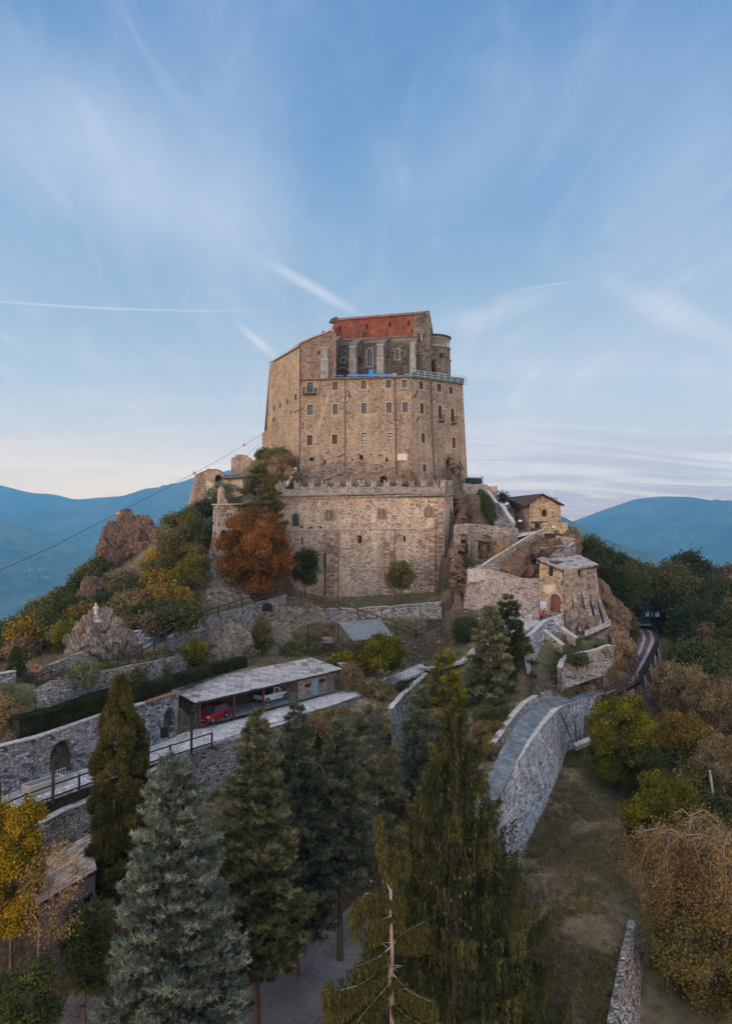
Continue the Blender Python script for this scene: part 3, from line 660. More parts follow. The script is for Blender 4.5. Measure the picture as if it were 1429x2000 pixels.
# rubble foot of the front, as a slightly proud battered skin with a ragged top
def rag(pl,xs,ytop,ybot,seed,amp=5):
 r=random.Random(seed);top=[]
 for i,x in enumerate(xs): top.append((x,ytop(x)+r.uniform(-amp,amp)))
 return top
top=[(586,914),(600,912),(606,907),(612,909),(626,903),(640,907),(652,900),(664,898),(672,901),(690,905),(699,900),(712,899),(722,908),(740,905),(751,905),(760,903),(770,908),(774,916)]
sk=MB();pf=[fA.px(x,y) for x,y in top]+[fA.px(774,962),fA.px(586,964)]
def skinplate(pl,poly,hol,out,mat,name,parent):
 mb=MB();mid=Plane(pl.pt(0,0,out),pl.pt(1,0,out),pl.pt(0,1,out));mid.t,mid.w,mid.n,mid.o=pl.t,pl.w,pl.n,pl.pt(0,0,out)
 holed(mb,mid,poly,hol,out)
 n=len(poly)
 for i in range(n):
  a,b=poly[i],poly[(i+1) % n];mb.face([mid.pt(*a),mid.pt(*b),pl.pt(*b),pl.pt(*a)])
 return mb.build(name,mat,parent)
skinplate(fA,pf,[small[1],small[5]],.06,M['facade_rough'],'rubble_base',ab)
# smoother plaster repairs and the stepped scar of an older roof
for poly in ([(614,838),(632,800),(636,776),(641,778),(634,806),(622,846),(616,868),(612,860)],[(690,812),(735,806),(737,820),(722,826),(704,822),(692,824)]):
 skinplate(fA,[fA.px(*q) for q in poly],[],.02,M['facade_patch'] if 'facade_patch' in M else M.setdefault('facade_patch',masonry('facade_patch',[(.26,.195,.145),(.31,.23,.17),(.35,.26,.195)],(.20,.15,.115),.5,.25,.8,.04,wear=(.27,.20,.15),wearamt=.5)),'plaster_patch',ab)
# right facet
WB=[(822,752.5,4,7.5,'g'),(857.5,757.5,4,7.5,'g'),(880.5,762.5,3.6,7,'g'),(824,798,3.8,10,'g'),(859.5,805,3.6,13,'b'),(884,811.5,3.4,13,'b'),(826.5,855.5,3.6,9.5,'g'),(886.5,865,3.4,10,'g'),(829,914,3.2,7,'g')]
hB=[];lB=[]
for x,y,hw,hh,kk in WB: addwin(fB,lB,hB,x,y,hw,hh,**({'bars': (1,1)} if hw < 3.9 else {}))
outB=pxpoly(fB,[(807,965),(914,965),(903,750),(803,736)])
hBs=[addhole(fB,875,905,4.5,9,True),addhole(fB,856,902,1,4)]
mb=MB();holed(mb,fB,outB,hB+hBs,.32);mb.build('right_wall',M['facade'],ab)
for (h,k) in lB: window_part(ab,fB,h,**k)
for h in hBs: v_=MB();v_.face([fB.pt(p[0],p[1],-.31) for p in h]);v_.build('small_opening',M['dark'],ab)
# left (sunlit) side, stepping up to the older western block
WL=[(577,776,2.2,6),(561,785,1.8,5.5),(547,791.5,1.6,5.5),(535,797,1.6,5.5),(568.5,806.5,1.2,4.5),(534.5,820,1.8,5)]
hL=[];lL=[]
for x,y,hw,hh in WL: addwin(fL,lL,hL,x,y,hw,hh,bars=(0,1),surround=.12)
outL=pxpoly(fL,[(511,905),(583,968),(585,679),(527,712)])
outL=[fL.px(511,905),fL.px(583,968),fL.px(585,679),fL.px(527,712),fL.px(521,840),fL.px(512,846)]
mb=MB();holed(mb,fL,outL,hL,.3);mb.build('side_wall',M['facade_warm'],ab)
for h,k in lL: window_part(ab,fL,h,**k)
# back walls and closing faces so the block is a solid building
tA0,tA1=fA.hit(585,742),fA.hit(803,736);tB1=fB.hit(903,750);bB1=fB.hit(914,965);tL0=fL.hit(527,712);tL1=fL.hit(585,679)
bk0=Vector((-15.5,158,8));bk1=Vector((17.5,156,5))
mb=MB();t1=Vector((bk1.x,bk1.y,ZT));t0=Vector((bk0.x,bk0.y,tL0.z))
mb.face([bB1,bk1,t1,tB1]);mb.face([bk1,bk0,t0,t1]);mb.face([bk0,fL.hit(511,905),tL0,t0])
mb.face([tA0+Vector((0,.3,-.15)),tA1+Vector((0,.3,-.15)),tB1+Vector((-.3,.2,-.15)),t1+Vector((0,0,-.15)),Vector((t0.x,t0.y,ZT-.15))])
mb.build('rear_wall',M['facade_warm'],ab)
# western block above the eaves line: brown rubble face
fW=Plane(tA0+Vector((.02,.25,-.4)),tA0+Vector((20,.25-3.05,-.4)),tL1+Vector((0,.25,0)))
wtop=[(585,678),(587,672),(612,661),(632,654),(646,648),(652,650)]
oW=[fW.px(584.5,743),fW.px(656,742),fW.px(656,650)]+[fW.px(x,y) for x,y in wtop[::-1][1:]]
hW=[addhole(fW,622,689,1.9,3.4),addhole(fW,603,718,1,1)]
mb=MB();holed(mb,fW,oW,hW,.25)
pW=[fW.pt(*q) for q in oW];bdir=Vector((-1.5,9,0))
mb.face([pW[1],pW[1]+bdir,pW[2]+bdir,pW[2]])
mb.build('west_wall',M['facade_rough2'] if 'facade_rough2' in M else M.setdefault('facade_rough2',masonry('west_block_rubble',[(.09,.065,.055),(.19,.135,.11),(.25,.18,.145),(.16,.115,.095)],(.12,.085,.07),.45,.22,.9,.09,wear=(.15,.10,.08),wearamt=.4,wscale=.3)),ab)
for h in hW: v_=MB();v_.face([fW.pt(p[0],p[1],-.24) for p in h]);v_.build('small_opening',M['dark'],ab)
# sloping slab roof of the western block, its verge lies along the side wall
r_=MB();e0,e1=tL0+Vector((-.25,0,.12)),tL1+Vector((-.2,-.15,.15));wr=[fW.hit(*q)+Vector((0,-.15,.12)) for q in wtop[1:]]
prev=e1
top_line=[e1]+wr
back_line=[e0]+[q+Vector((-6.0,12.2,-.4)) for q in wr]
for i in range(len(top_line)-1):
 r_.prism([top_line[i],top_line[i+1],back_line[i+1],back_line[i]],(0,0,.28),.5)
r_.build('roof',M['slab_brown'],ab,att=True,recalc=False)
# eaves of the front: thin slab roof with tiles, sloping back up to the church terrace
r_=MB();rr=random.Random(3)
slabroof(r_,tA0+Vector((.1,-.35,.0)),(tA1-tA0)+Vector((.2,0,0)),Vector((.35,2.6,.75)),.7,.5,rnd=rr)
r_.build('eaves_roof',M['slab_brown'],ab,att=True)
r_=MB();slabroof(r_,tA1+Vector((.1,-.3,.0)),tB1-tA1,Vector((-1.3,1.9,.6)),.7,.5,rnd=rr);r_.build('eaves_roof',M['slab_brown'],ab,att=True)
g_=MB();g_.tube([tA0+Vector((0,-.42,-.12)),tA1+Vector((0,-.42,-.12)),tB1+Vector((.15,-.4,-.12))],.11,6);g_.build('gutter',M['pipe'],ab)
# drainpipes
def pipe(pl,pts,r=.085,mat='pipe',parent=ab):
 m_=MB();m_.tube([pl.hit(x,y,.14) for x,y in pts],r,6);return m_.build('drainpipe',M[mat],parent)
pipe(fA,[(585.5,742),(583.5,962)]);pipe(fA,[(673.5,741),(674,800),(674,923),(640,936),(622,945)]);pipe(fA,[(770.5,738),(772,830),(774,928)]);pipe(fB,[(840.5,746),(844,860),(848,948)])
# iron ties and stay rods
for pl,a,b in ((fA,(679,762),(684,778)),(fB,(815,762),(809,776)),(fB,(817,814),(810,826)),(fB,(896,902),(903,918)),(fA,(636,885),(644,883)),(fA,(585,800),(574,806)),(fA,(660,893),(671,887)),(fA,(698,888),(704,888)),(fA,(720,887),(726,888)),(fA,(738,889),(746,890))):
 m_=MB();m_.beam(pl.hit(*a,.12),pl.hit(*b,.12),.13,.13);m_.build('iron_tie',M['iron'],ab)
# small balcony, window bays, stone tub, sign
def balcony(pl,x0,x1,yb,yt,out,label):
 m_=MB();a,b=pl.hit(x0,yb),pl.hit(x1,yb);n=pl.n;up=Vector((0,0,1));H_=(pl.hit(x0,yt)-a).z
 m_.mesh([a,b,b+n*out,a+n*out,a-up*.22,b-up*.22,b+n*out-up*.22,a+n*out-up*.22],[(0,1,2,3),(7,6,5,4),(3,2,6,7),(0,3,7,4),(1,5,6,2)])
 f=m_.build('balcony',M['iron'],ab,label=label);r2=MB()
 cn=[a,a+n*out,b+n*out,b]
 for p,q in zip(cn[:-1],cn[1:]):
  r2.beam(p+up*H_,q+up*H_,.07,.07);k=max(2,int((q-p).length/.16))
  for i in range(k+1): c=p.lerp(q,i/k);r2.beam(c,c+up*H_,.03,.03)
 r2.build('railing',M['iron'],f)
balcony(fA,594,617,770,759,.9,'balcony of dark iron under the top left window')
balcony(fB,856,865,823,811,.45,None);balcony(fB,880.5,889,827,815,.45,None)
tb=MB();c=fB.hit(878,892,.1);u=fB.t
prof=[(-1.0,.55),(-.95,-.15),(-.5,-.6),(.3,-.7),(.95,-.2),(1.1,.6)]
tb.prism([c+u*(x*.85)+Vector((0,0,z*.75)) for x,z in prof],fB.n*.8)
tb.build('stone_corbel_box',M['facade_rough'],ab)
sg=MB();a,b=fA.px(776,899),fA.px(795,886.5);sg.mesh([fA.pt(a[0],a[1],.02),fA.pt(b[0],a[1],.02),fA.pt(b[0],b[1],.02),fA.pt(a[0],b[1],.02),fA.pt(a[0],a[1],.10),fA.pt(b[0],a[1],.10),fA.pt(b[0],b[1],.10),fA.pt(a[0],b[1],.10)],[(4,5,6,7),(0,1,5,4),(1,2,6,5),(2,3,7,6),(3,0,4,7)])
sg.build('white_plaque',plain('plaque_white',(.46,.39,.35),.8),ab)
# string course over the corner, stone quoins at the left corner
# blue tarps over the eaves
tp=MB()
def tarp(pl,xs,y,h,out=.5):
 r=random.Random(int(xs[0]));pts=np.linspace(xs[0],xs[-1],24);rows=[]
 for i,x in enumerate(pts):
  a=pl.hit(x,y,out);rows.append([a+Vector((0,0,-.0)),a+Vector((0,.35,h*(.8+.4*r.random()))),a+Vector((0,1.4,h+.35+.12*r.random()))])
 for i in range(len(rows)-1):
  for k in range(2): tp.face([rows[i][k],rows[i+1][k],rows[i+1][k+1],rows[i][k+1]])
tarp(fA,(679,770),734.5,.22,.1);tarp(fA,(652,671),735,.12,.1);tarp(fA,(790,802),733,.2,.1)
tpo=tp.build('blue_tarp',M['blue']);tag(tpo,'blue tarpaulin laid along the eaves of the abbey block below the buttresses','tarpaulin')
t2=MB();c=fA.hit(722,733,-2.3);t2.lathe([(.95,0),(.6,.45),(.5,1.0),(.62,1.5),(.6,1.55)],c,10)
tag(t2.build('wrapped_chimney',M['blue']),'chimney wrapped in blue plastic at the middle of the eaves','chimney')
# roof chimneys
for (x,y,s,lab) in ((604,736,.7,'short brick chimney at the left end of the eaves'),(678,735,.7,'short brick chimney between the two left buttresses'),(767,733,.8,'pale chimney with a cowl right of the third buttress')):
 c=fA.hit(x,y,-1.9);e=empty('chimney',c,lab,'chimney');m_=MB();m_.box(c-Vector((0,0,.6)),(s,s,1.35),.1);m_.build('stack',M['terracotta' if x < 700 else 'offwhite'],e)
 m_=MB();m_.box(c+Vector((0,0,.75)),(s*1.25,s*1.25,.1),.1);m_.lathe([(.16,.85),(.16,1.15),(.26,1.2),(.02,1.4)],c,8);m_.build('cowl',M['pipe'],e)
c=fW.hit(629.5,657,-.8);e=empty('chimney',c,'small red chimney on the sloping roof of the western block','chimney')
m_=MB();m_.lathe([(.42,-.5),(.42,.5),(.5,.55),(.5,.7),(.36,.75),(.36,1.0),(.05,1.35)],c,8);m_.build('stack',M['terracotta'],e)
# scaffold railing round the top right corner
sc_=empty('scaffold_railing',tA1,'white tube railing with dark green netting round the top right corner of the abbey block','railing')
path=[fB.hit(803.5,737,.35)+Vector((-.3,0,0)),fB.hit(903,749,.45),fB.hit(905,750,.4)+fB.t*.5]
m_=MB();nb=MB()
for k in range(3):
 m_.tube([p+Vector((0,0,.35+.45*k)) for p in (path[0],path[1],path[2])],.045,5)
for i in range(9):
 p=path[0].lerp(path[1],i/8);m_.tube([p+Vector((0,0,-.25)),p+Vector((0,0,1.35))],.05,5)
 m_.tube([p+Vector((0,0,-.1)),p-fB.n*1.0+Vector((0,0,-.1))],.04,5)
for k in range(4): m_.tube([path[1]+Vector((-.2,0,-.3+.42*k)),path[1]+fB.t*.9+Vector((0,0,-.25+.42*k))],.04,5)
m_.tube([path[0]+Vector((0,0,1.25)),path[0]+Vector((-.3,2.6,1.25))],.05,5)
m_.tube([path[0]+Vector((-.1,0,-.2)),path[0]+Vector((.7,0,-1.2))],.04,5)
m_.build('tube_rails',M['grey_metal'],sc_)
nb.face([p for p in (path[0]+Vector((0,.12,.0)),path[1]+Vector((0,.12,.0)),path[1]+Vector((0,.12,1.0)),path[0]+Vector((0,.12,1.0)))]);nb.build('netting',M['teal'],sc_)
# ------------------------------------------------------------------ the church on top
ch=empty('church',(5,142,27),'church with red clerestory, grey buttresses and a round apse standing on the abbey block','church')
cw=Plane(P(648,740,140.8),P(838,740,136.6),P(648,660,140.8))
# aisle wall: brown blocks with rose, tall and round-headed windows
def hpx(pl,x,y,hw,hh,kind):
 a,w=pl.px(x,y+hh);_,w2=pl.px(x,y-hh);s=abs(pl.px(x+hw,y)[0]-pl.px(x-hw,y)[0])/2
 if kind == 'round': c=pl.px(x,y);return [(c[0]+s*math.cos(t),c[1]+s*math.sin(t)) for t in [i*math.pi/6 for i in range(12)]]
 return arch(a,w,s,w2-w,6,kind == 'pointed')
hh_=[hpx(cw,670.5,703,4.2,4.2,'round'),hpx(cw,722,698,5.2,17,'pointed'),hpx(cw,776,691.5,3.6,10.5,'arch'),hpx(cw,668,733,15,14,'arch')]
mb=MB();holed(mb,cw,pxpoly(cw,[(648,745),(842,745),(842,652),(648,662)]),hh_,.4)
mb.build('aisle_wall',M['church'],ch)
for i,h in enumerate(hh_[:3]): window_part(ch,cw,h,depth=.35,bars=((1,0),(2,0),(0,3))[i],surround=.18,trim='church' if 0 else 'capstone')
v_=MB();v_.face([cw.pt(p[0],p[1],-.38) for p in hh_[3]]);v_.build('blind_arch',M['church'],ch)
for q in (0,1,2,3):                                          # arch rings
 a0,w0=cw.px(668,733+14);s=1.5+.001
m_=MB();a0,w0=cw.px(668,733)
for i in range(9):
 t0_,t1_=math.pi*i/9,math.pi*(i+.93)/9;c0=cw.px(668,733);R0,R1=1.5,1.95
 m_.face([cw.pt(c0[0]+R*math.cos(t),c0[1]+R*math.sin(t)-.2,.03) for R,t in ((R0,t0_),(R1,t0_),(R1,t1_),(R0,t1_))])
m_.build('arch_ring',M['facade_rough'],ch)
# pale plastered band beneath the eave
skinplate(cw,pxpoly(cw,[(650,664),(806,656),(806,664),(790,668),(750,668),(700,672),(650,676)]),[],.05,M['churchband'] if 'churchband' in M else M.setdefault('churchband',plain('grey_band',(.15,.13,.11),.9,var=.25,vs=1.2)),'upper_band',ch)
# clerestory: further back and higher
cl0,cl1=P(650,664,143.2),P(838,654,139.2)
cc=Plane(cl0,cl1,P(650,622,143.2))
hc=[hpx(cc,x,y,2.3,5.2,'arch') for x,y in ((663.5,642),(716,638),(761,634),(797.5,631))]
mb=MB();holed(mb,cc,pxpoly(cc,[(650,668),(808,661),(808,614),(650,627)]),hc,.4)
rnd_=random.Random(4)
mb.build('clerestory_wall',M['redbrick'],ch)
for h in hc: window_part(ch,cc,h,depth=.35,bars=(0,0),surround=0,pane='dark')
m_=MB()
for i in range(16):                                          # putlog holes
 for yy in (0,1,2):
  x=655+i*9.6+rnd_.uniform(-1.5,1.5);y=628-(x-650)*.075+ yy*9.5 + rnd_.uniform(-1,1)
  if any(abs(x-q) < 4.5 for q in (663.5,716,761,797.5)) or x > 803 or rnd_.random() < .3: continue
  a,w=cc.px(x,y+5);m_.box(cc.pt(a,w,.01)-Vector((0,.02,0)),(.16,.06,.16))
m_.build('putlog_hole',M['dark'],ch)
ch_children_hole=ch.children[-1] if len(ch.children) else None
mb=MB();oC=pxpoly(cc,[(808,668),(841,668),(841,640),(836,607),(832,607),(808,613)]);holed(mb,cc,oC,[],.3);
dback=Vector((1.6,9.5,0));pC=[cc.pt(*q) for q in oC]
mb.face([pC[1],pC[1]+dback,pC[2]+dback,pC[2]]);mb.face([pC[2],pC[2]+dback,pC[3]+dback+Vector((0,0,-.0)),pC[3]]);mb.face([pC[3],pC[3]+dback,pC[4]+dback,pC[4]])
mb.build('choir_wall',M['church'],ch)
# lower choir block with loggia at right
lw=Plane(P(806,745,136.8),P(841,745,136.2),P(806,660,136.8))
hl_=[(lambda q: [q[0],(q[1][0],q[0][1]),q[1],(q[0][0],q[1][1])])((lw.px(815,667),lw.px(831.5,651)))]
mb=MB();holed(mb,lw,pxpoly(lw,[(806,745),(842,745),(841,643),(806,641)]),hl_,.9)
mb.face([lw.hit(842,745),lw.hit(842,745)+Vector((1,8,0)),lw.hit(841,643)+Vector((1,8,0)),lw.hit(841,643)]);mb.face([lw.hit(806,641),lw.hit(841,643),lw.hit(841,643)+Vector((.5,3,.3)),lw.hit(806,641)+Vector((-.2,3,.3))])
mb.build('choir_wall',M['church'],ch)
v_=MB();v_.face([lw.pt(p[0],p[1],-.88) for p in hl_[0]]);v_.build('loggia_opening',M['dark'],ch)
m_=MB();a,w=lw.px(823,667);m_.tube([lw.pt(a,w,-.2),lw.pt(a,w+1.55,-.2)],.12,8);m_.build('column',M['capstone'],ch)
# roofs
def band(x0,y0,x1,y1,pl,out,dv,name,mat,su=.55,sv=.4,att=True):
 a,b=pl.hit(x0,y0,out),pl.hit(x1,y1,out);m_=MB();slabroof(m_,a,b-a,Vector(dv),su,sv,rnd=random.Random(int(x0)));return m_.build(name,M[mat],ch,att=True)
band(646,668,806,658,cw,.35,(.45,2.9,1.1),'aisle_roof','tile_red')
band(648,628,833,613,cc,.35,(.5,3.4,1.5),'nave_roof','tile_red')
g_=MB()
p0,p1=cc.hit(650,622,-.3),cc.hit(833,608,-.3)
g_.prism([P(645,628,142.8),P(647,622,142.8),P(655,618.5,143.4),P(660,620,143.6),P(660,630,143)],(-.4,1.2,0));g_.prism([P(831,612,138.9),P(832,607,138.9),P(838,606,139),P(842,645,139),P(838,652,139),P(834,640,139)],(.8,5.4,.0))
g_.build('gable_wall',M['church'],ch)
m_=MB();slabroof(m_,P(646,664,142.6),Vector((1.2,.0,0)),Vector((0,1.5,.5)),.5,.4);m_.build('aisle_roof',M['slab_brown'],ch,att=True)
back=MB();q0,q1=cc.hit(650,668),cc.hit(841,660);bk=Vector((1.4,8.5,0))
back.face([q0,cc.hit(650,627),cc.hit(650,627)+bk+Vector((0,0,0)),q0+bk]);back.face([q0+bk,q1+bk,cc.hit(838,614)+bk,cc.hit(650,627)+bk])
back.face([cc.hit(650,624,-3.6)+Vector((0,0,1.2)),cc.hit(833,611,-3.6)+Vector((0,0,1.2)),cc.hit(833,611)+bk,cc.hit(650,624)+bk]);back.build('rear_wall',M['church'],ch)
# flying buttress piers
def pier(x0,x1,ytop,ybot,Yf,wx,wtop,lab=None):
 """x0-x1 front face; the quarter arch climbs back to (wx, wtop) on the aisle wall"""
 a,b=P(x0,ybot,Yf),P(x1,ybot,Yf-.1);zt=P(x0,ytop,Yf).z;d=1.5
 nrm=Vector((.18,.98,0));m_=MB();h0=zt-a.z
 def blk(z0,z1,g):
  c=[a-Vector((g,g,0)),b+Vector((g,-g,0)),b+nrm*d+Vector((g,g,0)),a+nrm*d+Vector((-g,g,0))]
  m_.mesh([Vector((p.x,p.y,z0)) for p in c]+[Vector((p.x,p.y,z1)) for p in c],[(3,2,1,0),(4,5,6,7),(0,1,5,4),(1,2,6,5),(2,3,7,6),(3,0,4,7)])
 blk(a.z-1,a.z+h0*.55,.05);blk(a.z+h0*.55,zt,-.03)
 p=m_.build('buttress_pier',M['greystone'],ch)
 m2=MB();m_=m2;blk(a.z+h0*.55,a.z+h0*.55+.12,.1);blk(zt,zt+.14,.12);
 mid=(a+b)/2+nrm*d*.5;
 m2.build('cornice',M['capstone'],p)
 m3=MB();W_=Vector((b.x-a.x,0,0));e=P(wx,wtop,140.2)
 f0=Vector((a.x,a.y+d*.4,zt+.1));pts=[]
 low=[f0+Vector((0,0,-1.4)),Vector((e.x-.0,e.y,e.z-2.9))]
 m3.prism([f0,Vector((a.x+(e.x-a.x)*.25,a.y+(e.y-a.y)*.25,zt+.9)),e,Vector((e.x,e.y,e.z-3.4)),Vector((a.x+(e.x-a.x)*.35,a.y+(e.y-a.y)*.35,zt-1.5)),f0+Vector((0,.3,-2.2))],W_)
 m3.build('flying_arch',M['church'],ch)
 m4=MB();m4.prism([f0+Vector((-.1,-.1,.05)),Vector((a.x+(e.x-a.x)*.25-.1,a.y+(e.y-a.y)*.25,zt+1.0)),e+Vector((-.1,0,.12)),e+Vector((-.1,0,.3)),Vector((a.x+(e.x-a.x)*.2-.1,a.y+(e.y-a.y)*.2,zt+1.2))],W_+Vector((.2,0,0)));m4.build('arch_coping',M['capdark'] if 'capdark' in M else M.setdefault('capdark',plain('dark_coping',(.11,.085,.09),.8)),ch)
pier(626.5,640,680.5,729,130.6,652,660);pier(681.5,694.5,677.5,731,135.0,699,663);pier(735.5,748.5,674.5,730,134.2,754,661);pier(800,811,671,727,133.6,812,659)
# red stub buttresses rising against the clerestory
for x,yb,yt,w in ((648,650,634,5.5),(703,656,629,5),(748,652,625,4.5),(810,650,637,4)):
 a=P(x,yb+6,140.6);zt=P(x,yt,140.6).z;m_=MB();wm=w*.1;m_.prism([Vector((a.x,a.y,a.z)),Vector((a.x,a.y,a.z+(zt-a.z)*.55)),Vector((a.x,a.y+1.3,a.z+(zt-a.z)*.55)),Vector((a.x,a.y+1.3,zt)),Vector((a.x,a.y+2.6,zt+.1)),Vector((a.x,a.y+2.6,a.z))],(wm,0,0))
 m_.build('stub_buttress',M['redbrick' if x not in (810,) else 'church'],ch)
# round apse with dwarf gallery
apc=P(845,740,142.5);apc.z=P(845,740,138).z-1.5
def zat(y,Y=137.6): return P(860,y,Y).z
apR=3.42
ap=MB();ap.lathe([(apR+.12,apc.z),(apR+.02,zat(690)),(apR,zat(671))],Vector((apc.x,apc.y,0)),28);ap.build('apse_wall',M['church'],ch)
ap=MB();ap.lathe([(apR-.55,zat(671)),(apR-.55,zat(650))],Vector((apc.x,apc.y,0)),28);ap.build('gallery_back',M['facade_rough'],ch)
ap=MB();ap.lathe([(apR,zat(671)),(apR+.14,zat(671)),(apR+.14,zat(669.5)),(apR-.5,zat(669.4))],Vector((apc.x,apc.y,0)),28);ap.build('cornice',M['capstone'],ch)
ap=MB();ap.lathe([(apR-.3,zat(652.5)),(apR+.02,zat(652.5)),(apR+.05,zat(649.5)),(apR+.22,zat(649.4)),(apR+.28,zat(648.2)),(1.2,zat(644)+.25),(.1,zat(643)+.5)],Vector((apc.x,apc.y,0)),28);ap.build('apse_roof',M['slab_dark'],ch)
for i in range(22):
 th=math.pi*(1.02+i*.95/21);m_=MB();c=Vector((apc.x+(apR-.14)*math.cos(th),apc.y+(apR-.14)*math.sin(th),0))
 z0,z1=zat(669.4),zat(655.5);m_.lathe([(.12,z0),(.12,z0+.1),(.07,z0+.15),(.07,z1-.15),(.13,z1),(.13,z1+.02)],c,6)
 m_.build('column',M['capstone'],ch)
m_=MB()
for i in range(21):                                          # little arches between the gallery columns
 t0_,t1_=math.pi*(1.02+i*.95/21),math.pi*(1.02+(i+1)*.95/21);z1=zat(655.5);z2=zat(652.4)
 for k in range(6):
  u0,u1=k/6,(k+1)/6;h0=math.sin(u0*math.pi)*(z2-z1)*.8;h1=math.sin(u1*math.pi)*(z2-z1)*.8
  ta,tb_=t0_+(t1_-t0_)*u0,t0_+(t1_-t0_)*u1;R=apR
  m_.face([Vector((apc.x+R*math.cos(ta),apc.y+R*math.sin(ta),z1+h0)),Vector((apc.x+R*math.cos(tb_),apc.y+R*math.sin(tb_),z1+h1)),Vector((apc.x+R*math.cos(tb_),apc.y+R*math.sin(tb_),z2+.03)),Vector((apc.x+R*math.cos(ta),apc.y+R*math.sin(ta),z2+.03))])
m_.build('gallery_arches',M['capstone'],ch)
m_=MB();c=Vector((apc.x+apR*math.cos(rad(-62)),apc.y+apR*math.sin(rad(-62)),0));m_.box(Vector((c.x-.25,c.y-.02,zat(696))),(.75,.3,1.0),rad(28));m_.build('window',M['dark'],ch)
# two low side apses
for (x,yt,R,Yd,nm) in ((862,702,1.75,138.6,'side_apse'),(827,695,1.35,136.8,'side_apse')):
 c=P(x,740,Yd);m_=MB();m_.lathe([(R,zat(745)),(R,zat(yt,137))],Vector((c.x,c.y,0)),18);o_=m_.build(nm,M['church'],ch)
 m_=MB();m_.lathe([(R+.14,zat(yt,137)),(R+.16,zat(yt,137)+.12),(.1,zat(yt,137)+.62)],Vector((c.x,c.y,0)),18);m_.build('roof',M['slab_brown' if x > 850 else 'sheetblue'] if x > 850 or 'sheetblue' in M else M.setdefault('sheetblue',plain('lead_roof',(.16,.19,.22),.7)),o_)
 if x > 850:
  m_=MB();pc=Plane(Vector((c.x-1,c.y-R-.03,zat(735))),Vector((c.x+1,c.y-R+.35,zat(735))),Vector((c.x-1,c.y-R-.03,zat(700))))
  hq=arch(1.15,1.2,.34,2.0,6);m_.face([pc.pt(p[0],p[1],.01) for p in hq]);m_.build('window',M['dark'],o_)
# ------------------------------------------------------------------ battlemented bastion
bL,bR,bE=P(543,1185,118.5),P(866,1185,112.3),P(887,1185,116.5)
bp=Plane(bL,bR,P(545,967,118.7));be=Plane(P(865.5,1185,112.3),bE,P(869,962,112.9));bw=Plane(P(538,1100,126),P(543,1185,118.5),P(541,967,125.5))
bs_=empty('battlemented_wall',(0,115,-10),'tall pale stone wall with swallow-tail battlements below the abbey block','wall')
def px_sm(pl,hl,x,y,hw,hh,ar=False,**k):
 a,w=pl.px(x,y+hh);_,w2=pl.px(x,y-hh);s=abs(pl.px(x+hw,y)[0]-pl.px(x-hw,y)[0])/2
 h=arch(a,w,s,w2-w,6) if ar else rect(a,w,s,w2-w);hl.append(h);return h
H_=[];wins=[]
for x,y,hw,hh in ((577,1015,6.3,12),(640,1005.5,3.7,8.5),(648.6,1005.5,3.7,8.5),(741.8,1003.5,3.6,8.7),(750,1003.5,3.6,8.7),(833.4,1000,3.7,8.8),(842,1000,3.7,8.8),(702,1053,4.6,8.3)):
 wins.append((px_sm(bp,H_,x,y,hw,hh,True),x))
dk=[]
for x,y,hw,hh in ((589.5,1057,1.8,6),(789.5,1052.5,2.2,6)): dk.append(px_sm(bp,H_,x,y,hw,hh))
r=random.Random(12)
for k in range(46):
 x,y=r.uniform(552,858),r.choice([980,985,1003,1027,1041,1076,1091,1107,1123,1143])+r.uniform(-3,3)
 if any(abs(x-q) < 9 for q in (577,640,648,742,749,834,841,702,589,789)) or 628 < x < 662 or 750 < x < 772 or 830 < x < 852: continue
 s=r.uniform(1.0,1.9);dk.append(px_sm(bp,H_,x,y,s*.8,s))
for x in (589,607,626): dk.append(px_sm(bp,H_,x,1030,2.6,2.2,True))
mb=MB();ob=pxpoly(bp,[(542,1190),(866,1190),(868.5,972),(545,972)]);holed(mb,bp,ob,H_,.45);mb.build('front_wall',M['bastion'],bs_)
for h,x in wins:
 if x == 702: v_=MB();v_.face([bp.pt(p[0],p[1],-.42) for p in h]);v_.build('blocked_window',M['facade_rough'],bs_);v_=MB();a,w=bp.px(702,1060);v_.box(bp.pt(a,w,-.36),(.34,.1,1.1));v_.build('slit',M['dark'],bs_)
 else: window_part(bs_,bp,h,depth=.3,bars=(1,3) if x == 577 else (1,2),surround=.22,trim='brownblock' if 'brownblock' in M else M.setdefault('brownblock',plain('brown_arch_stone',(.20,.145,.115),.9,var=.3,vs=3)) and 'brownblock',frame='wframe',bw=.09)
v_=MB()
for h in dk: v_.face([bp.pt(p[0],p[1],-.44) for p in h])
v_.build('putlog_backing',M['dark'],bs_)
mb=MB();oe=pxpoly(be,[(865.5,1190),(889,1190),(884,968),(868,970)]);he=[(lambda l: px_sm(be,l,879,1003,.9,5))([])];holed(mb,be,oe,he,.3);mb.build('end_wall',M['bastion'],bs_)
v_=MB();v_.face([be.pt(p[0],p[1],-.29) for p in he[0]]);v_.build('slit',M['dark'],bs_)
mb=MB();c0,c1=bp.hit(543,1190),bp.hit(545,972);mb.face([c0+Vector((-1.2,8,0)),c0,c1,c1+Vector((-1.2,8,0))]);e0,e1=be.hit(889,1190),be.hit(884,968);mb.face([e0,e0+Vector((1,8,0)),e1+Vector((1,8,0)),e1]);mb.face([c1+Vector((0,0,-.5)),bp.hit(868.5,972)+Vector((0,0,-.5)),e1+Vector((0,0,-.5)),e1+Vector((1,8,-.5)),c1+Vector((-1.2,8,-.5))]);mb.build('side_wall',M['facade_warm'],bs_)
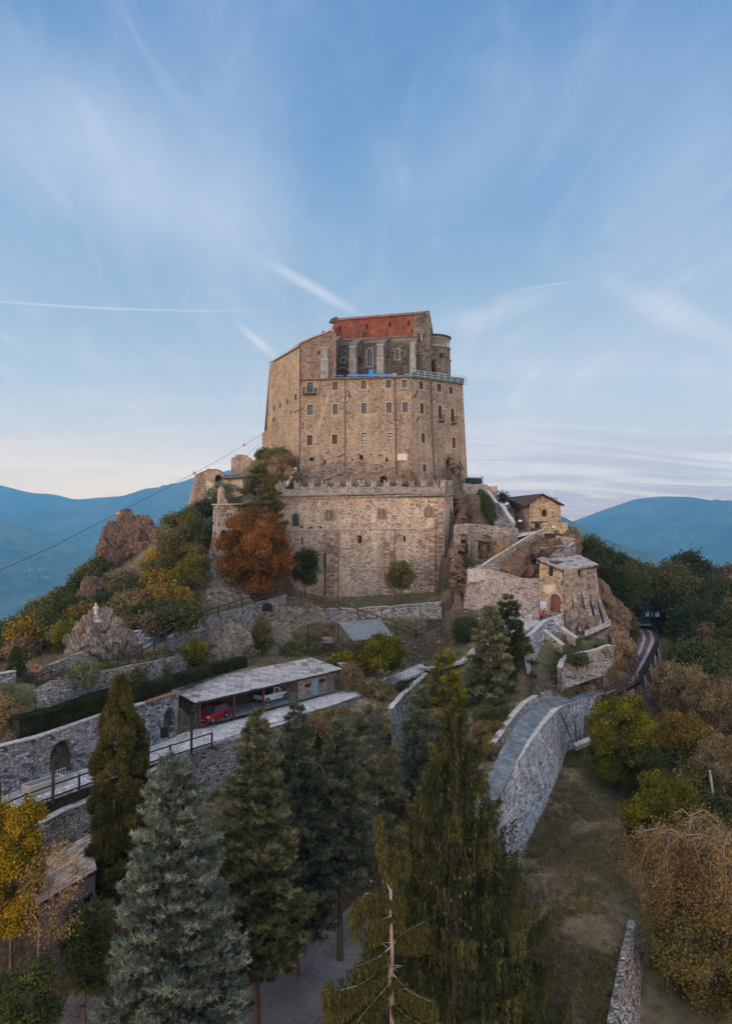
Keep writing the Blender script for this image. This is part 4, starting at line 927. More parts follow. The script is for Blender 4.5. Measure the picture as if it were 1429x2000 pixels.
# buttress pilasters
def pil(x0,x1,yt,yb,out,mat='brownbrick'):
 m_=MB();a0,w0=bp.px(x0,yb);a1,_=bp.px(x1,yb);_,w1=bp.px((x0+x1)/2,yt)
 q=lambda a,w,o: bp.pt(a,w,o)
 o2=out*.55;vs=[q(a0,w0,-.1),q(a1,w0,-.1),q(a1,w1,-.1),q(a0,w1,-.1),q(a0,w0,out),q(a1,w0,out),q(a1,w1-.5,o2),q(a0,w1-.5,o2)]
 m_.mesh(vs,[(4,5,6,7),(7,6,2,3),(0,4,7,3),(5,1,2,6),(0,1,5,4)]);m_.build('buttress',M[mat],bs_)
pil(639,661,1034,1172,.9);pil(751,771,1030,1120,.75);pil(751,770,1120,1168,.95);pil(830,850,1029,1168,.8)
pil(848,867,975,1185,.05);
m_=MB();a0,w0=bp.px(546,1035.5);a1,w1=bp.px(838,1031);m_.beam(bp.pt(a0,w0,.05),bp.pt(a1,w1,.05),.14,.16,up=bp.n);m_.build('string_course',M['capstone'],bs_)
m_=MB();
for a_,b_ in (((543.5,974.5),(869.5,966)),):
 p,q=bp.hit(*a_,.16),bp.hit(*b_,.16);m_.beam(p,q,.5,.22)
p,q=be.hit(868,966.5,.16),be.hit(885,965,.16);m_.beam(p,q,.5,.22);m_.build('cornice',M['rubble_pale'],bs_)
# corbel table: rows of little brackets with dark gaps
m_=MB();n=78
for i in range(n):
 t=(i+.5)/n;x=547+(868-547)*t;a,w=bp.px(x,968.5-(t)*5.5);m_.box(bp.pt(a,w-.05,.18),(.16,.3,.3))
m_.build('corbels',M['capstone'],bs_)
# parapet and merlons
par=Plane(bp.hit(544,969,.12),bp.hit(868,962.5,.12),bp.hit(545,950,.12))
def block(pl,x0,x1,y0,y1,th,mat,name):
 (a0,w0),(a1,_),(_,w1)=pl.px(x0,y0),pl.px(x1,y0),pl.px(x0,y1)
 m_=MB();m_.prism([pl.pt(a0,w0),pl.pt(a1,w0),pl.pt(a1,w1),pl.pt(a0,w1)],-pl.n*th);return m_.build(name,M[mat],bs_)
(a0,wA),(a1,wB)=par.px(544,966),par.px(869,959)
(_,wA2),(_,wB2)=par.px(544,956),par.px(869,950)
m_=MB();m_.prism([par.pt(a0,wA),par.pt(a1,wB),par.pt(a1,wB2),par.pt(a0,wA2)],-par.n*.5);m_.build('parapet',M['merlon'],bs_)
nm=17
ms=[(545.5,551.5)]+[(573.5+ (i*(848-573.5)/12.0),573.5+(i*(848-573.5)/12.0)+11.5) for i in range(13)]
ms=[(x,x+11) for x in (545,574,602,627,652,675.5,700,724,749,773,797.5,821.5,845,857)]
for i,(x0,x1) in enumerate(ms):
 if i == len(ms)-1: x0,x1=859,868.5
 ybot=956-(x0-545)*.0185;yt=938.5-(x0-545)*.010;(p0,q0),(p1,_),(_,q1)=par.px(x0,ybot+1.5),par.px(x1,ybot+1.5),par.px(x0,yt)
 dw=q1-q0;mid=(p0+p1)/2;m_=MB()
 m_.prism([par.pt(p0,q0),par.pt(p1,q0),par.pt(p1,q1),par.pt((mid+p1)/2,q1-dw*.08),par.pt(mid,q1-dw*.42),par.pt((mid+p0)/2,q1-dw*.08),par.pt(p0,q1)],-par.n*.45)
 m_.build('merlon',M['merlon'],bs_)
pe=Plane(be.hit(868,966,.1),be.hit(885,964,.1),be.hit(868,945,.1))
(a0,w0),(a1,_),(_,w2)=pe.px(869,965),pe.px(884.5,965),pe.px(869,949);m_=MB();m_.prism([pe.pt(a0,w0),pe.pt(a1,w0),pe.pt(a1,w2),pe.pt(a0,w2)],-pe.n*.5);m_.build('parapet',M['merlon'],bs_)
for x0,x1 in ((870.5,874),(880,884)):
 (p0,q0),(p1,_),(_,q1)=pe.px(x0,950),pe.px(x1,950),pe.px(x0,937.5);mid=(p0+p1)/2;m_=MB();m_.prism([pe.pt(p0,q0),pe.pt(p1,q0),pe.pt(p1,q1),pe.pt(mid,q1-.4),pe.pt(p0,q1)],-pe.n*.45);m_.build('merlon',M['merlon'],bs_)
# side parapet on the left corner, running back, lit by the low sun
pw_=Plane(P(543.5,969,118.6),P(536,969,124.5),P(543.5,945,118.6));
m_=MB();a1=pw_.px(536,969)[0];m_.prism([pw_.pt(0,0),pw_.pt(a1,0),pw_.pt(a1,1.2),pw_.pt(0,1.2)],-pw_.n*.45);m_.build('parapet',M['facade_warm'],bs_)
for i in range(4):
 u0=i*a1/4+.2*a1/4;u1=u0+a1/4*.5;m_=MB();m_.prism([pw_.pt(u0,1.2),pw_.pt(u1,1.2),pw_.pt(u1,2.25),pw_.pt((u0+u1)/2,1.8),pw_.pt(u0,2.25)],-pw_.n*.4);m_.build('merlon',M['facade_warm'],bs_)
# ivy-dark drain on the wall
m_=MB();m_.tube([bp.hit(634.5,1078,.12),bp.hit(634.5,1165,.12)],.09,6);m_.build('drainpipe',M['pipe'],bs_)
# terrace floor behind the battlements with pale slabs seen through the gaps
m_=MB()
for x in range(570,800,25):
 c=P(x+8,951,121.5);m_.box(c+Vector((0,0,-.5)),(2.0,2.6,.5),.15)
for i,x in enumerate(range(586,800,24)):
 c=P(x,952,121.0);o=MB();o.box(Vector((c.x,c.y,c.z-.9)),(1.9,1.2,1.0),.12,taper=(.96,.8));tag(o.build('stone_table',M['capstone']),'pale stone block seen through the '+('second','third','fourth','fifth','sixth','seventh','eighth','ninth','tenth')[i]+' gap of the battlements from the left','stone block','pale stone blocks on the terrace behind the battlements')
# rock breaking through the masonry of the block
def worley(p,seed):
 b=np.floor(p).astype(np.int64);best=np.full(len(p),9e9);val=np.zeros(len(p))
 for i in (-1,0,1):
  for j in (-1,0,1):
   for k in (-1,0,1):
    c=b+np.array([i,j,k]);q=c+.5+.45*np.stack([_hash(c[:,0],c[:,1],c[:,2],seed+h) for h in (1,2,3)],1)
    d=((p-q)**2).sum(1);m=d < best;best[m]=d[m];val[m]=_hash(c[:,0],c[:,1],c[:,2],seed+4)[m]
 return val
def rockmesh(blobs,seed,res=3,amp=.35,freq=.35,stretch=(1,1,.6)):
 """one or more displaced lumps; blobs = (centre, (rx, ry, rz), tilt)"""
 import bmesh
 vs_all,fs_all,off=[],[],0
 for j,(c,rr,tilt) in enumerate(blobs):
  b=bmesh.new();bmesh.ops.create_icosphere(b,subdivisions=res,radius=1);v=np.array([q.co[:] for q in b.verts]);f=[tuple(x.index for x in q.verts) for q in b.faces];b.free()
  # blocky: push towards a rotated cube-like form
  rg=np.random.default_rng(seed*13+j);ax=rg.normal(size=(13,3));ax /= np.linalg.norm(ax,axis=1)[:,None];hh=rg.uniform(.6,1.0,13)
  d=v@ax.T;sc=np.min(np.where(d > .05,hh/np.maximum(d,.05),9),axis=1);v=v*np.clip(sc,.5,1.12)[:,None]
  v=v*np.array(rr);m=np.array(Matrix.Rotation(tilt,3,'Y') @ Matrix.Rotation(tilt*.7,3,'X'));v=v@m.T + np.array(c)
  nrm=v-np.array(c);nrm /= np.linalg.norm(nrm,axis=1)[:,None]+1e-9
  s=min(rr);tl_=np.array([[1,.25,.12],[-.2,1,.3],[0,-.3,1]])
  w=v@tl_.T + fbm(v*.5,3,seed+3)[:,None]*.6
  c1=worley(w/np.array([2.1,2.1,3.4]),seed+j)*.9;c2=worley(w/np.array([.8,.8,1.5]),seed+j+7)*.42;c3=worley(w/np.array([.33,.33,.6]),seed+j+9)*.16
  n=fbm(v*freq*np.array(stretch),5,seed+j,ridged=True)
  v=v + nrm*(np.clip(n*amp*s*.8,-1.6,1.6) + (c1*.6+c2*.8+c3*.9)*min(1,s/2.2)*(amp/.3))[:,None]
  vs_all.append(v);fs_all += [tuple(i+off for i in q) for q in f];off += len(v)
 me=bpy.data.meshes.new('rock');me.from_pydata(np.concatenate(vs_all).tolist(),[],fs_all);me.update();return me
def rock(name,blobs,mat,label,cat='rock',seed=1,res=6,amp=.3,freq=.3,stretch=(1,1,.5),group=None):
 bl=[]
 for b in blobs:
  x,y,Y,rx,ry,rz=b[:6];c=P(x,y,Y);bl.append((tuple(c),(rx*.74,ry*.8,rz*.88),b[6] if len(b) > 6 else 0))
 me=rockmesh(bl,seed,res,amp,freq,stretch);me.materials.append(M[mat]);me.polygons.foreach_set('use_smooth',[False]*len(me.polygons))
 return tag(link(name,me),label,cat,group)
def cliff(name,net,mat,label,seed=1,amp=.8,freq=.25,n=90,cat='rock',stretch=(1,1,.5),smooth=False):
 """net: rows (top to bottom) of (x, y, distance) points, all rows the same length"""
 Gm=np.array([[tuple(P(*q)) for q in r_] for r_ in net]);R,C,_=Gm.shape
 def cr(A,m,axis):
  A=np.moveaxis(A,axis,0);k=A.shape[0];t=np.linspace(0,k-1,m);i=np.clip(t.astype(int),0,k-2);u=(t-i)[:,None,None]
  p0=A[np.maximum(i-1,0)];p1=A[i];p2=A[i+1];p3=A[np.minimum(i+2,k-1)]
  out=.5*((2*p1)+(-p0+p2)*u+(2*p0-5*p1+4*p2-p3)*u*u+(-p0+3*p1-3*p2+p3)*u**3);return np.moveaxis(out,0,axis)
 hh=max(10,int(n*1.0));G_=cr(cr(Gm,hh,0),n,1)
 gu=np.gradient(G_,axis=1);gv=np.gradient(G_,axis=0);nn=np.cross(gu,gv);nn /= np.linalg.norm(nn,axis=2)[:,:,None]+1e-9
 f=G_.reshape(-1,3);a=fbm(f*freq*np.array(stretch),5,seed,ridged=True)*amp + fbm(f*freq*3*np.array(stretch),4,seed+9,ridged=True)*amp*.4
 e=np.ones((hh,n));G_=G_ + nn*(a.reshape(hh,n)*e)[:,:,None]
 me=gridmesh(name,G_,M[mat],smooth=smooth)
 # a solid body: the back falls away behind and below
 return tag(link(name,me),label,cat)
rock('rock_outcrop',[(797,932,126.5,1.5,1.6,1.4),(786,941,126.5,2.0,1.6,1.0),(790,926,127.2,.7,.8,1.0)],'rock_orange','small ochre rock lump standing just above the battlements',seed=4)
def crag(name,rows,mat,label,seed,amp,n=100,tw=True):
 if tw: twall([P(*q)+Vector((0,1.2,0)) for q in rows[0]],[P(*q)+Vector((0,.9,0)) for q in rows[-1]],.5)
 o=cliff(name,rows,mat,label,seed,amp,.3,n)
 md=o.modifiers.new('body','SOLIDIFY');md.thickness=1.3;md.offset=-1
 me=o.data;nn=me.polygons[len(me.polygons)//2].normal
 if nn.dot(me.polygons[len(me.polygons)//2].center) > 0: md.offset=1
 return o
crag('rock_outcrop',[[(869,935,129.5),(879,905,130.2),(888,903,130.2),(899,922,130.5),(904,948,131)],[(869,960,126),(879,945,124.7),(890,940,124.3),(902,950,124.7),(911,972,126.5)],[(880,995,121),(886,990,118.5),(895,985,117.8),(905,985,117.8),(916,1000,119.5)],[(883,1045,116.5),(889,1040,113.5),(897,1035,112.8),(906,1035,112.8),(918,1038,114.5)]],'rock','tall brown rock spur breaking out at the right foot of the abbey block',3,.75,110,False)
crag('rock_outcrop',[[(900,960,124),(915,962,121.5),(935,966,120),(948,980,120.5),(958,1002,119.2)],[(899,995,120.5),(915,990,118),(934,992,116.8),(950,1000,117),(963,1015,116.5)],[(896,1034,117.5),(915,1034,114),(935,1034,113.2),(955,1033,113.4),(970,1033,114)]],'rock','brown rock face above the arched wall and left of the hedge',5,.7)
crag('rock_outcrop',[[(884,1058,109.8),(890,1066,107.6),(896,1080,107),(903,1100,106.6)],[(882,1105,107.5),(889,1110,105.4),(899,1120,105),(909,1138,105)],[(874,1155,106),(885,1160,103.8),(899,1168,103.4),(914,1178,103.6)],[(866,1210,104),(881,1218,101.8),(900,1220,101.2),(928,1212,101.2)],[(860,1255,102),(881,1262,99.6),(905,1262,99),(938,1250,99)]],'rock','steep brown rock rib between the battlemented wall and the gate wall',6,.8,130)
crag('rock_outcrop',[[(404,1085,111),(430,1088,110),(458,1112,107.5),(484,1145,106)],[(389,1128,107),(412,1128,105),(441,1148,103),(492,1166,103.4)],[(377,1170,103),(400,1174,100.6),(436,1184,99.8),(502,1178,102)],[(370,1206,99.4),(394,1210,97.2),(432,1206,97.2),(502,1192,100.8)],[(362,1236,95.6),(394,1238,94.6),(432,1224,95.6),(502,1208,99.6)]],'rock_grey','pale brown cliff below the small square tower',35,1.0,130)
crag('rock_outcrop',[[(518,1184,103.8),(556,1170,105.4),(600,1172,106.6),(642,1192,106.4)],[(512,1214,100.4),(553,1204,101),(600,1208,102.2),(648,1224,102.4)],[(518,1250,97.8),(553,1250,98),(600,1250,98.4),(642,1262,96.8)],[(528,1282,96),(560,1282,95.6),(600,1278,95.6),(642,1278,95.2)]],'rock_grey','rugged rock with dry grass left of the wire cage',36,.9,120)
# ------------------------------------------------------------------ ruins and side tower on the left
def quadwall(name,quads,mat,parent):
 m_=MB()
 for q in quads: m_.face([P(*p) for p in q])
 return m_.build(name,M[mat] if isinstance(mat,str) else mat,parent)
ru=empty('ruined_tower',P(400,1000,136),'ruined round-cornered tower with a battered buttress and broken top, left of the conifer','ruin')
A=lambda x,y,Y: (x,y,Y)
quadwall('sunlit_buttress_face',[[A(360,1015,136),A(374,1012,132.5),A(392,925,134),A(381,928,137)]],'facade_warm',ru)
pr=Plane(P(374,1020,132.5),P(440,1020,134),P(392,925,134.2))
mb=MB();hr=[arch(pr.px(427,942)[0],pr.px(427,942)[1],.62,1.5,6)];topr=[(381,928),(392,923),(397,921),(402,920),(405,916),(412,918),(420,917),(428,919),(436,924),(443,930),(446,1020),(372,1020)]
holed(mb,pr,[pr.px(*q) for q in topr],hr,.8)
n_=len(topr)-2
P3=[pr.hit(*q) for q in topr[:-2]]
for a,b in zip(P3[:-1],P3[1:]): mb.face([a,b,b+Vector((0,1.3,.0)),a+Vector((0,1.3,0))])
mb.face([P3[-1],P3[-1]+Vector((0,6,0)),pr.hit(446,1020)+Vector((0,6,0)),pr.hit(446,1020)]);mb.face([P3[0],P3[0]+Vector((-.8,5,0)),P(360,1015,141),pr.hit(374,1020)])
mb.build('front_wall',M['ruin'],ru);v_=MB();v_.face([pr.pt(p[0],p[1],-.78) for p in hr[0]]);v_.build('arched_opening',M['dark'],ru)
cp=MB();
for a,b in zip(P3[:-1],P3[1:]): cp.beam(a+Vector((0,.6,.05)),b+Vector((0,.6,.05)),1.4,.14)
cp.build('brick_crest',M['terracotta'],ru)
m_=MB();q=[P(402,1000,131.6),P(436,1000,131.9),P(436,945,132.9),P(424,946,132.8),P(403,938,132.8)];m_.prism(q,Vector((0,.25,0)));m_.build('plaster_remains',M['plaster_warm'],ru)
rw=empty('ruined_wall',P(480,920,146),'high broken stub of ruined wall standing on the ridge between tower and abbey','ruin')
pr2=Plane(P(450,935,146),P(506,935,144),P(452,892,146));topw=[(450,940),(508,945),(505,925),(500,907),(496,899),(487,893),(480,888.5),(470,887.5),(461,888),(458,892),(452,895)]
mb=MB();holed(mb,pr2,[pr2.px(*q) for q in topw],[],.1);P4=[pr2.hit(*q) for q in topw]
for a,b in zip(P4,P4[1:]+P4[:1]): mb.face([a,b,b+Vector((0,1.4,0)),a+Vector((0,1.4,0))])
mb.build('stonework',M['ruin'],rw)
hs=empty('annex',P(455,960,130),'small plastered annex with a grey slab roof beside the ruined tower','building')
quadwall('wall',[[A(438,1000,130.5),A(474,1000,129.5),A(474,934,130),A(438,936,131)],[A(474,1000,129.5),A(482,1000,133),A(482,930,133),A(474,934,130)],[A(438,1000,130.5),A(438,936,131),A(436,934,135),A(436,1000,135)]],'plaster_warm',hs)
m_=MB();slabroof(m_,P(434,935,130.2),P(479,932,129.4)-P(434,935,130.2),P(437,928,134)-P(434,935,130.2),.7,.45);m_.build('roof',M['slab_dark'],hs,att=True)
m_=MB();q=[P(434,935.5,130.2),P(479,932.5,129.4),P(480,928,134),P(437,929,134.5)];m_.prism(q,(0,0,-.18));m_.build('soffit',M['wood'],hs)
# small square tower with a pinnacle
tw=empty('square_tower',P(440,1080,114),'small square rubble tower with a pinnacle, left of the orange tree','tower')
pt_=Plane(P(409,1090,113.5),P(470,1090,112.5),P(417,990,113.6));ht=[px_sm(pt_,[],437,1044,7,9,True)]+[px_sm(pt_,[],x,y,1.5,1.5) for x,y in ((422,1007),(445,1007),(417,1021),(428,1021),(441,1023),(421,1041))]
mb=MB();holed(mb,pt_,[pt_.px(*q) for q in [(405,1092),(406,1080),(412,1066),(415,1040),(416.5,986),(472,986),(475,1092)]],ht,.7)
a,b=pt_.hit(416.5,986),pt_.hit(405,1092);mb.face([a,b,b+Vector((-.5,5,0)),a+Vector((-.3,5,0))]);a,b=pt_.hit(472,986),pt_.hit(475,1092);mb.face([a,b,b+Vector((0,5,0)),a+Vector((0,5,0))])
a,b=pt_.hit(416.5,986),pt_.hit(472,986);mb.face([a,b,b+Vector((0,5,0)),a+Vector((0,5,0))])
mb.build('stonework',M['rubble_pale2'] if 'rubble_pale2' in M else M.setdefault('rubble_pale2',masonry('tower_rubble',[(.07,.06,.055),(.24,.20,.18),(.33,.28,.25),(.28,.25,.23)],(.10,.085,.08),.5,.27,.9,.1,wear=(.18,.15,.13),wearamt=.35)),tw)
v_=MB();[v_.face([pt_.pt(p[0],p[1],-.68) for p in h]) for h in ht];v_.build('opening_backing',M['dark'],tw)
m_=MB();m_.beam(pt_.hit(415,985.5,.1),pt_.hit(473,984.5,.1),.8,.14);m_.build('cornice',M['capstone'],tw)
m_=MB();c=P(432,985,115);m_.lathe([(.62,-.2),(.6,1.1),(.55,2.3),(.35,2.7),(.1,2.85)],c,10);m_.box(c+Vector((.6,0,-.1)),(1.2,.9,1.1),.1,taper=(.3,.8));m_.build('pinnacle',M['ruin'],tw)
m_=MB();m_.prism([P(404,1140,110),P(418,1140,109.5),P(420,1095,112),P(412,1068,113),P(408,1080,113)],(0,1.5,0));m_.build('battered_foot',M['rubble'],tw)
# leaning grey chute beside the abbey block
m_=MB();m_.beam(P(560,948,124),P(578,915,130),.5,.5);tag(m_.build('stone_gutter',M['capstone']),'long grey stone gutter leaning at the left foot of the abbey block','gutter')
rock('white_stones',[(515,879,141,.6,.5,.4),(522,877,140.5,.5,.5,.4),(528,874,140,.6,.5,.45),(534,875,139,.4,.4,.3)],'offwhite','row of pale stones on the ridge under the sunlit side wall',cat='stones',seed=40,res=3,amp=.15)
# ------------------------------------------------------------------ right-hand group: arched wall, stairs, chapel, gatehouse
gw=Plane(P(886,1200,108),P(1012,1050,110),P(888,1026,108.4));gw=Plane(P(886,1120,107.6),P(1010,1120,110.2),P(888,1026,107.9))
aw=empty('arched_wall',P(945,1090,108),'grey stone wall with one deep tall arch beside the stairs','wall')
h1=arch(gw.px(948,1092)[0],gw.px(948,1092)[1],1.28,3.75,10);h2=arch(gw.px(906.5,1082)[0],gw.px(906.5,1082)[1],.62,3.1,8)
mb=MB();topA=[(885,1210),(930,1112),(1011,1052),(1012,1036),(1009,1031),(975,1029),(940,1024),(905,1022),(892,1023),(886,1026)]
topA=[(884,1160),(925,1160),(1012,1058),(1012,1034),(1009,1031),(975,1029),(940,1024),(905,1022),(892,1023),(886,1026)]
holed(mb,gw,[gw.px(*q) for q in topA],[h1,h2],2.2)
PA=[gw.hit(*q) for q in topA[3:]]
for a,b in zip(PA[:-1],PA[1:]): mb.face([a,b,b+Vector((0,.7,0)),a+Vector((0,.7,0))])
for a,b in zip(PA[:-1],PA[1:]): mb.face([a+Vector((0,.7,0)),b+Vector((0,.7,0)),b+Vector((0,.7,-2.5)),a+Vector((0,.7,-2.5))])
mb.build('stonework',M['rubble_pale'],aw)
ri=MB();c0=gw.px(948,1092);cc0,R0,R1=(c0[0],c0[1]+3.75-1.28),1.3,1.68
for i in range(11):
 t0_,t1_=math.pi*i/11,math.pi*(i+.9)/11;ri.prism([gw.pt(cc0[0]+R*math.cos(t),cc0[1]+R*math.sin(t),.0) for R,t in ((R0,t0_),(R1,t0_),(R1,t1_),(R0,t1_))],gw.n*.05)
ri.build('arch_ring',M['rubble_pale'],aw)
v_=MB();v_.face([gw.pt(p[0],p[1],-2.1) for p in h2]);v_.build('niche_back',M['rubble'],aw)
v_=MB();v_.face([gw.pt(p[0],p[1],-2.15) for p in h1]);v_.build('arch_back',M['rubble'],aw)
m_=MB();c=gw.hit(921,1110,.1);m_.prism([gw.hit(919,1150,.1),gw.hit(926,1150,.1),gw.hit(924.5,1028,.1),gw.hit(919,1028,.1)],gw.n*.5);m_.build('buttress',M['rubble'],aw)
rock('rock_outcrop',[(944,1085,110.4,1.1,1.0,2.6,.1),(956,1092,109.8,.7,.8,1.6)],'rock_orange','rock bulging out inside the deep arch',seed=8,res=3)
rock('rock_outcrop',[(983,1063,108.2,1.5,1.0,1.1),(973,1072,107.8,1.2,1.0,.9),(990,1068,107.6,1.5,.9,.8)],'rock_orange','low ochre rock between the arch and the stair',seed=9,res=3)
# lower stair: steps climbing right to the chapel square
st=empty('stone_stair',P(935,1115,106),'long stone stair with a parapet climbing from the arch to the chapel square','stairs')
m_=MB();s0,s1=P(934,1113,105.4),P(1040,1046,109.6);ns=30
for i in range(ns):
 a=s0.lerp(s1,i/ns);b=s0.lerp(s1,(i+1)/ns);m_.box(Vector(((a.x+b.x)/2+.1,(a.y+b.y)/2+1.0,a.z-2.2)),((b-a).length*1.1,2.0,2.2+(b.z-a.z)),math.atan2(s1.y-s0.y,s1.x-s0.x))
m_.build('steps',M['capstone'],st)
m_=MB();l0,l1=P(924,1106,106.6),P(930,1114,103.6)
for i in range(8):
 y=106.4-i*.38;c=P(930,1103+i*1.9,y);m_.box(Vector((c.x,c.y,c.z-1.5)),(2.6,.42,1.5))
m_.build('lower_steps',M['capstone'],st)
prm=[(941,1106,104.6),(956,1096,105.2),(990,1074,106.5),(1020,1055,107.6),(1062,1033,109.0)]
ft=[(941,1135,104.4),(960,1135,105.0),(990,1140,106.2),(1020,1128,107.4),(1062,1052,108.9)]
ribbonwall('parapet_wall',[P(*q) for q in prm],[P(*q) for q in ft],M['rubble_pale'],.4,parent=st)
# big curtain wall from rock rib to gatehouse
ribbonwall('curtain_wall',[P(*q) for q in [(906,1113,105.2),(930,1115,104.2),(955,1113,103.8),(985,1120,103.4),(1020,1131,103.2),(1052,1131,102.8)]],[P(*q) for q in [(905,1188,103),(930,1192,102),(955,1196,101.7),(985,1204,100.8),(1020,1212,99.6),(1054,1216,98.8)]],masonry('gate_wall_stone',[(.07,.055,.05),(.27,.21,.175),(.35,.275,.23),(.30,.245,.215),(.20,.15,.125)],(.15,.115,.10),.5,.25,.9,.1,wear=(.36,.29,.24),wearamt=.3,wscale=.2),.6,'broad pinkish rubble wall between the rock rib and the gatehouse','wall',jag=.1)
# square before the chapel and rock under it
rock('rock_outcrop',[(1090,1052,112,5.0,3.5,2.1),(1065,1076,108.5,3.4,3.2,2.4,.1),(1105,1078,110.5,2.6,3,3.2),(1040,1075,109,3.5,3,2.2,.1),(1018,1105,106,2.6,2.2,2.6,.1),(1008,1088,108,1.5,1.5,2.8)],'rock','brown rock under the chapel, above the gatehouse roof',seed=10,res=6,amp=.28)
rock('rock_outcrop',[(1022,1095,105.6,1.6,1.4,3.4,.2),(1002,1113,104.6,2.3,1.4,1.8),(1035,1120,104.6,1.2,1.2,1.6)],'rock','rounded brown rock bulge in the wall left of the gatehouse',seed=17,res=4,amp=.25)
ribbonwall('terrace_wall',[P(*q) for q in [(1046,1070,106.5),(1070,1070,106),(1115,1066,107),(1122,1060,108.5)]],[P(*q) for q in [(1046,1105,105.5),(1070,1105,105),(1118,1095,106),(1130,1090,107.5)]],M['rubble'],.5,'dark rubble terrace wall directly above the gatehouse roof','wall',jag=.25)
ribbonwall('terrace_wall',[P(*q) for q in [(1086,1048,108.8),(1105,1049,108.8),(1124,1054,109.5)]],[P(*q) for q in [(1086,1068,108.4),(1105,1070,108.4),(1124,1074,109)]],M['gate_stone'],.5,'short tan terrace wall below the chapel rock','wall',jag=.15)
sq=MB();sq.face([P(1012,1050,109.8)+Vector((0,0,.06)),P(1064,1038,109)+Vector((0,0,.06)),P(1066,1037,112)+Vector((0,0,.02)),Vector((23,122,.6)),Vector((19,122,.8))]);struct(sq.build('upper_square',M['cobble']),'small paved square before the chapel door')
cpl=empty('chapel',P(1065,1042,112),'small tan stone chapel with a gable, an oval window and a dark door','chapel')
ck=Plane(P(1033,1050,112),P(1096,1050,111.2),P(1034,985,112))
hd=rect(ck.px(1049,1042)[0],ck.px(1049,1042)[1],.43,ck.px(1049,1022.5)[1]-ck.px(1049,1042)[1]);co_=ck.px(1062,1002);hov=[(co_[0]+.36*math.cos(t),co_[1]+.52*math.sin(t)) for t in [i*math.pi/8 for i in range(16)]]
mb=MB();holed(mb,ck,[ck.px(*q) for q in [(1033,1056),(1096,1056),(1094,988),(1058,968),(1034,984)]],[hd,hov],.3);mb.build('front_wall',M['gate_stone'],cpl)
mb=MB();a,b,c,d=ck.hit(1033,1056),ck.hit(1034,984),P(1003,994,125),P(1006,1050,125);mb.face([a,b,c,d]);a,b=ck.hit(1096,1056),ck.hit(1094,988);mb.face([a,b,b+Vector((-1.2,12,0)),a+Vector((-1.2,12,0))]);mb.build('side_wall',M['ruin'],cpl)
m_=MB();m_.prism([ck.pt(p[0],p[1],-.25) for p in hd],-ck.n*.06);dd=m_.build('door',M['wood'],cpl);m_=MB();m_.box(ck.pt(hd[1][0]-.12,hd[1][1]+1.0,-.24),(.06,.06,.12));m_.build('handle',M['iron'],dd)
m_=MB();x0,x1=hd[0][0],hd[1][0];y0,y1=hd[0][1],hd[2][1]
for p,q in (((x0-.12,y0),(x0-.12,y1)),((x1+.12,y0),(x1+.12,y1))): m_.beam(ck.pt(*p,.02),ck.pt(*q,.02),.2,.06,up=ck.n)
m_.build('door_jamb',M['trim'],cpl);m_=MB();m_.beam(ck.pt(x0-.6,y1+.18,.03),ck.pt(x1+.6,y1+.18,.03),.3,.1,up=ck.n);m_.build('lintel',M['wood'],cpl)
v_=MB();v_.face([ck.pt(p[0],p[1],-.28) for p in hov]);v_.build('oval_window',M['dark'],cpl)
m_=MB();n=16
for i in range(n):
 t0_,t1_=2*math.pi*i/n,2*math.pi*(i+.92)/n;m_.face([ck.pt(co_[0]+k*(.36)*math.cos(t)*1.,co_[1]+k*.52*math.sin(t),.02) for k,t in ((1,t0_),(1.35,t0_),(1.35,t1_),(1,t1_))])
m_.build('window_ring',M['terracotta'],cpl)
m_=MB()
apx,lf,rt=ck.hit(1058,964.5,.5),ck.hit(1023,989,.5),ck.hit(1101,987,.5);bkd=Vector((-3.2,13,0));lfb=P(1002,996,124);
slabroof(m_,lf,lfb-lf,apx-lf,.7,.5,over=1.3);slabroof(m_,rt,bkd,apx-rt,.7,.5);m_.build('roof',M['slab_dark'],cpl,att=True)
m_=MB()
for e in (lf,rt): m_.beam(e+Vector((0,0,-.04)),apx+Vector((0,0,-.04)),.12,.2)
for i in range(5):
 for e in (lf,rt): q=e.lerp(apx,i/5+.06);m_.beam(q+Vector((0,.05,-.16)),q+Vector((0,.8,-.16)),.1,.14)
m_.build('verge_beams',M['wood'],cpl)
m_=MB();m_.face([lf,apx,apx+bkd,lfb]);m_.face([apx,rt,rt+bkd,apx+bkd]);m_.build('roof_boards',M['wood'],cpl)
m_=MB();c=P(1083,982,113.5);m_.box(c+Vector((0,0,-.6)),(.5,.5,1.0));
for dx_,dy_ in ((-.2,-.2),(.2,-.2),(.2,.2),(-.2,.2)): m_.box(c+Vector((dx_,dy_,.4)),(.08,.08,.3))
m_.box(c+Vector((0,0,.7)),(.75,.75,.07));m_.build('chimney',M['capstone'],cpl)
fl=empty('floodlight',P(1077,979,113),'grey floodlight on a bent pole above the chapel roof','floodlight')
m_=MB();m_.tube([P(1078,983,113),P(1077.5,974,113),P(1075.5,970,113)],.05,6);m_.build('pole',M['pipe'],fl);m_=MB();m_.box(P(1073,968.5,113),(.65,.4,.55),0,rot=Matrix.Rotation(.7,3,'Y'));m_.build('lamp_head',M['grey_metal'],fl,bevel=.05)
ribbonwall('parapet',[P(*q) for q in [(1062,1023,109.6),(1085,1022,110),(1108,1022,110.5)]],[P(*q) for q in [(1062,1042,109.4),(1085,1042,109.8),(1110,1044,110.3)]],M['gate_stone'],.5,'tan parapet wall right of the chapel door','wall',jag=.04)
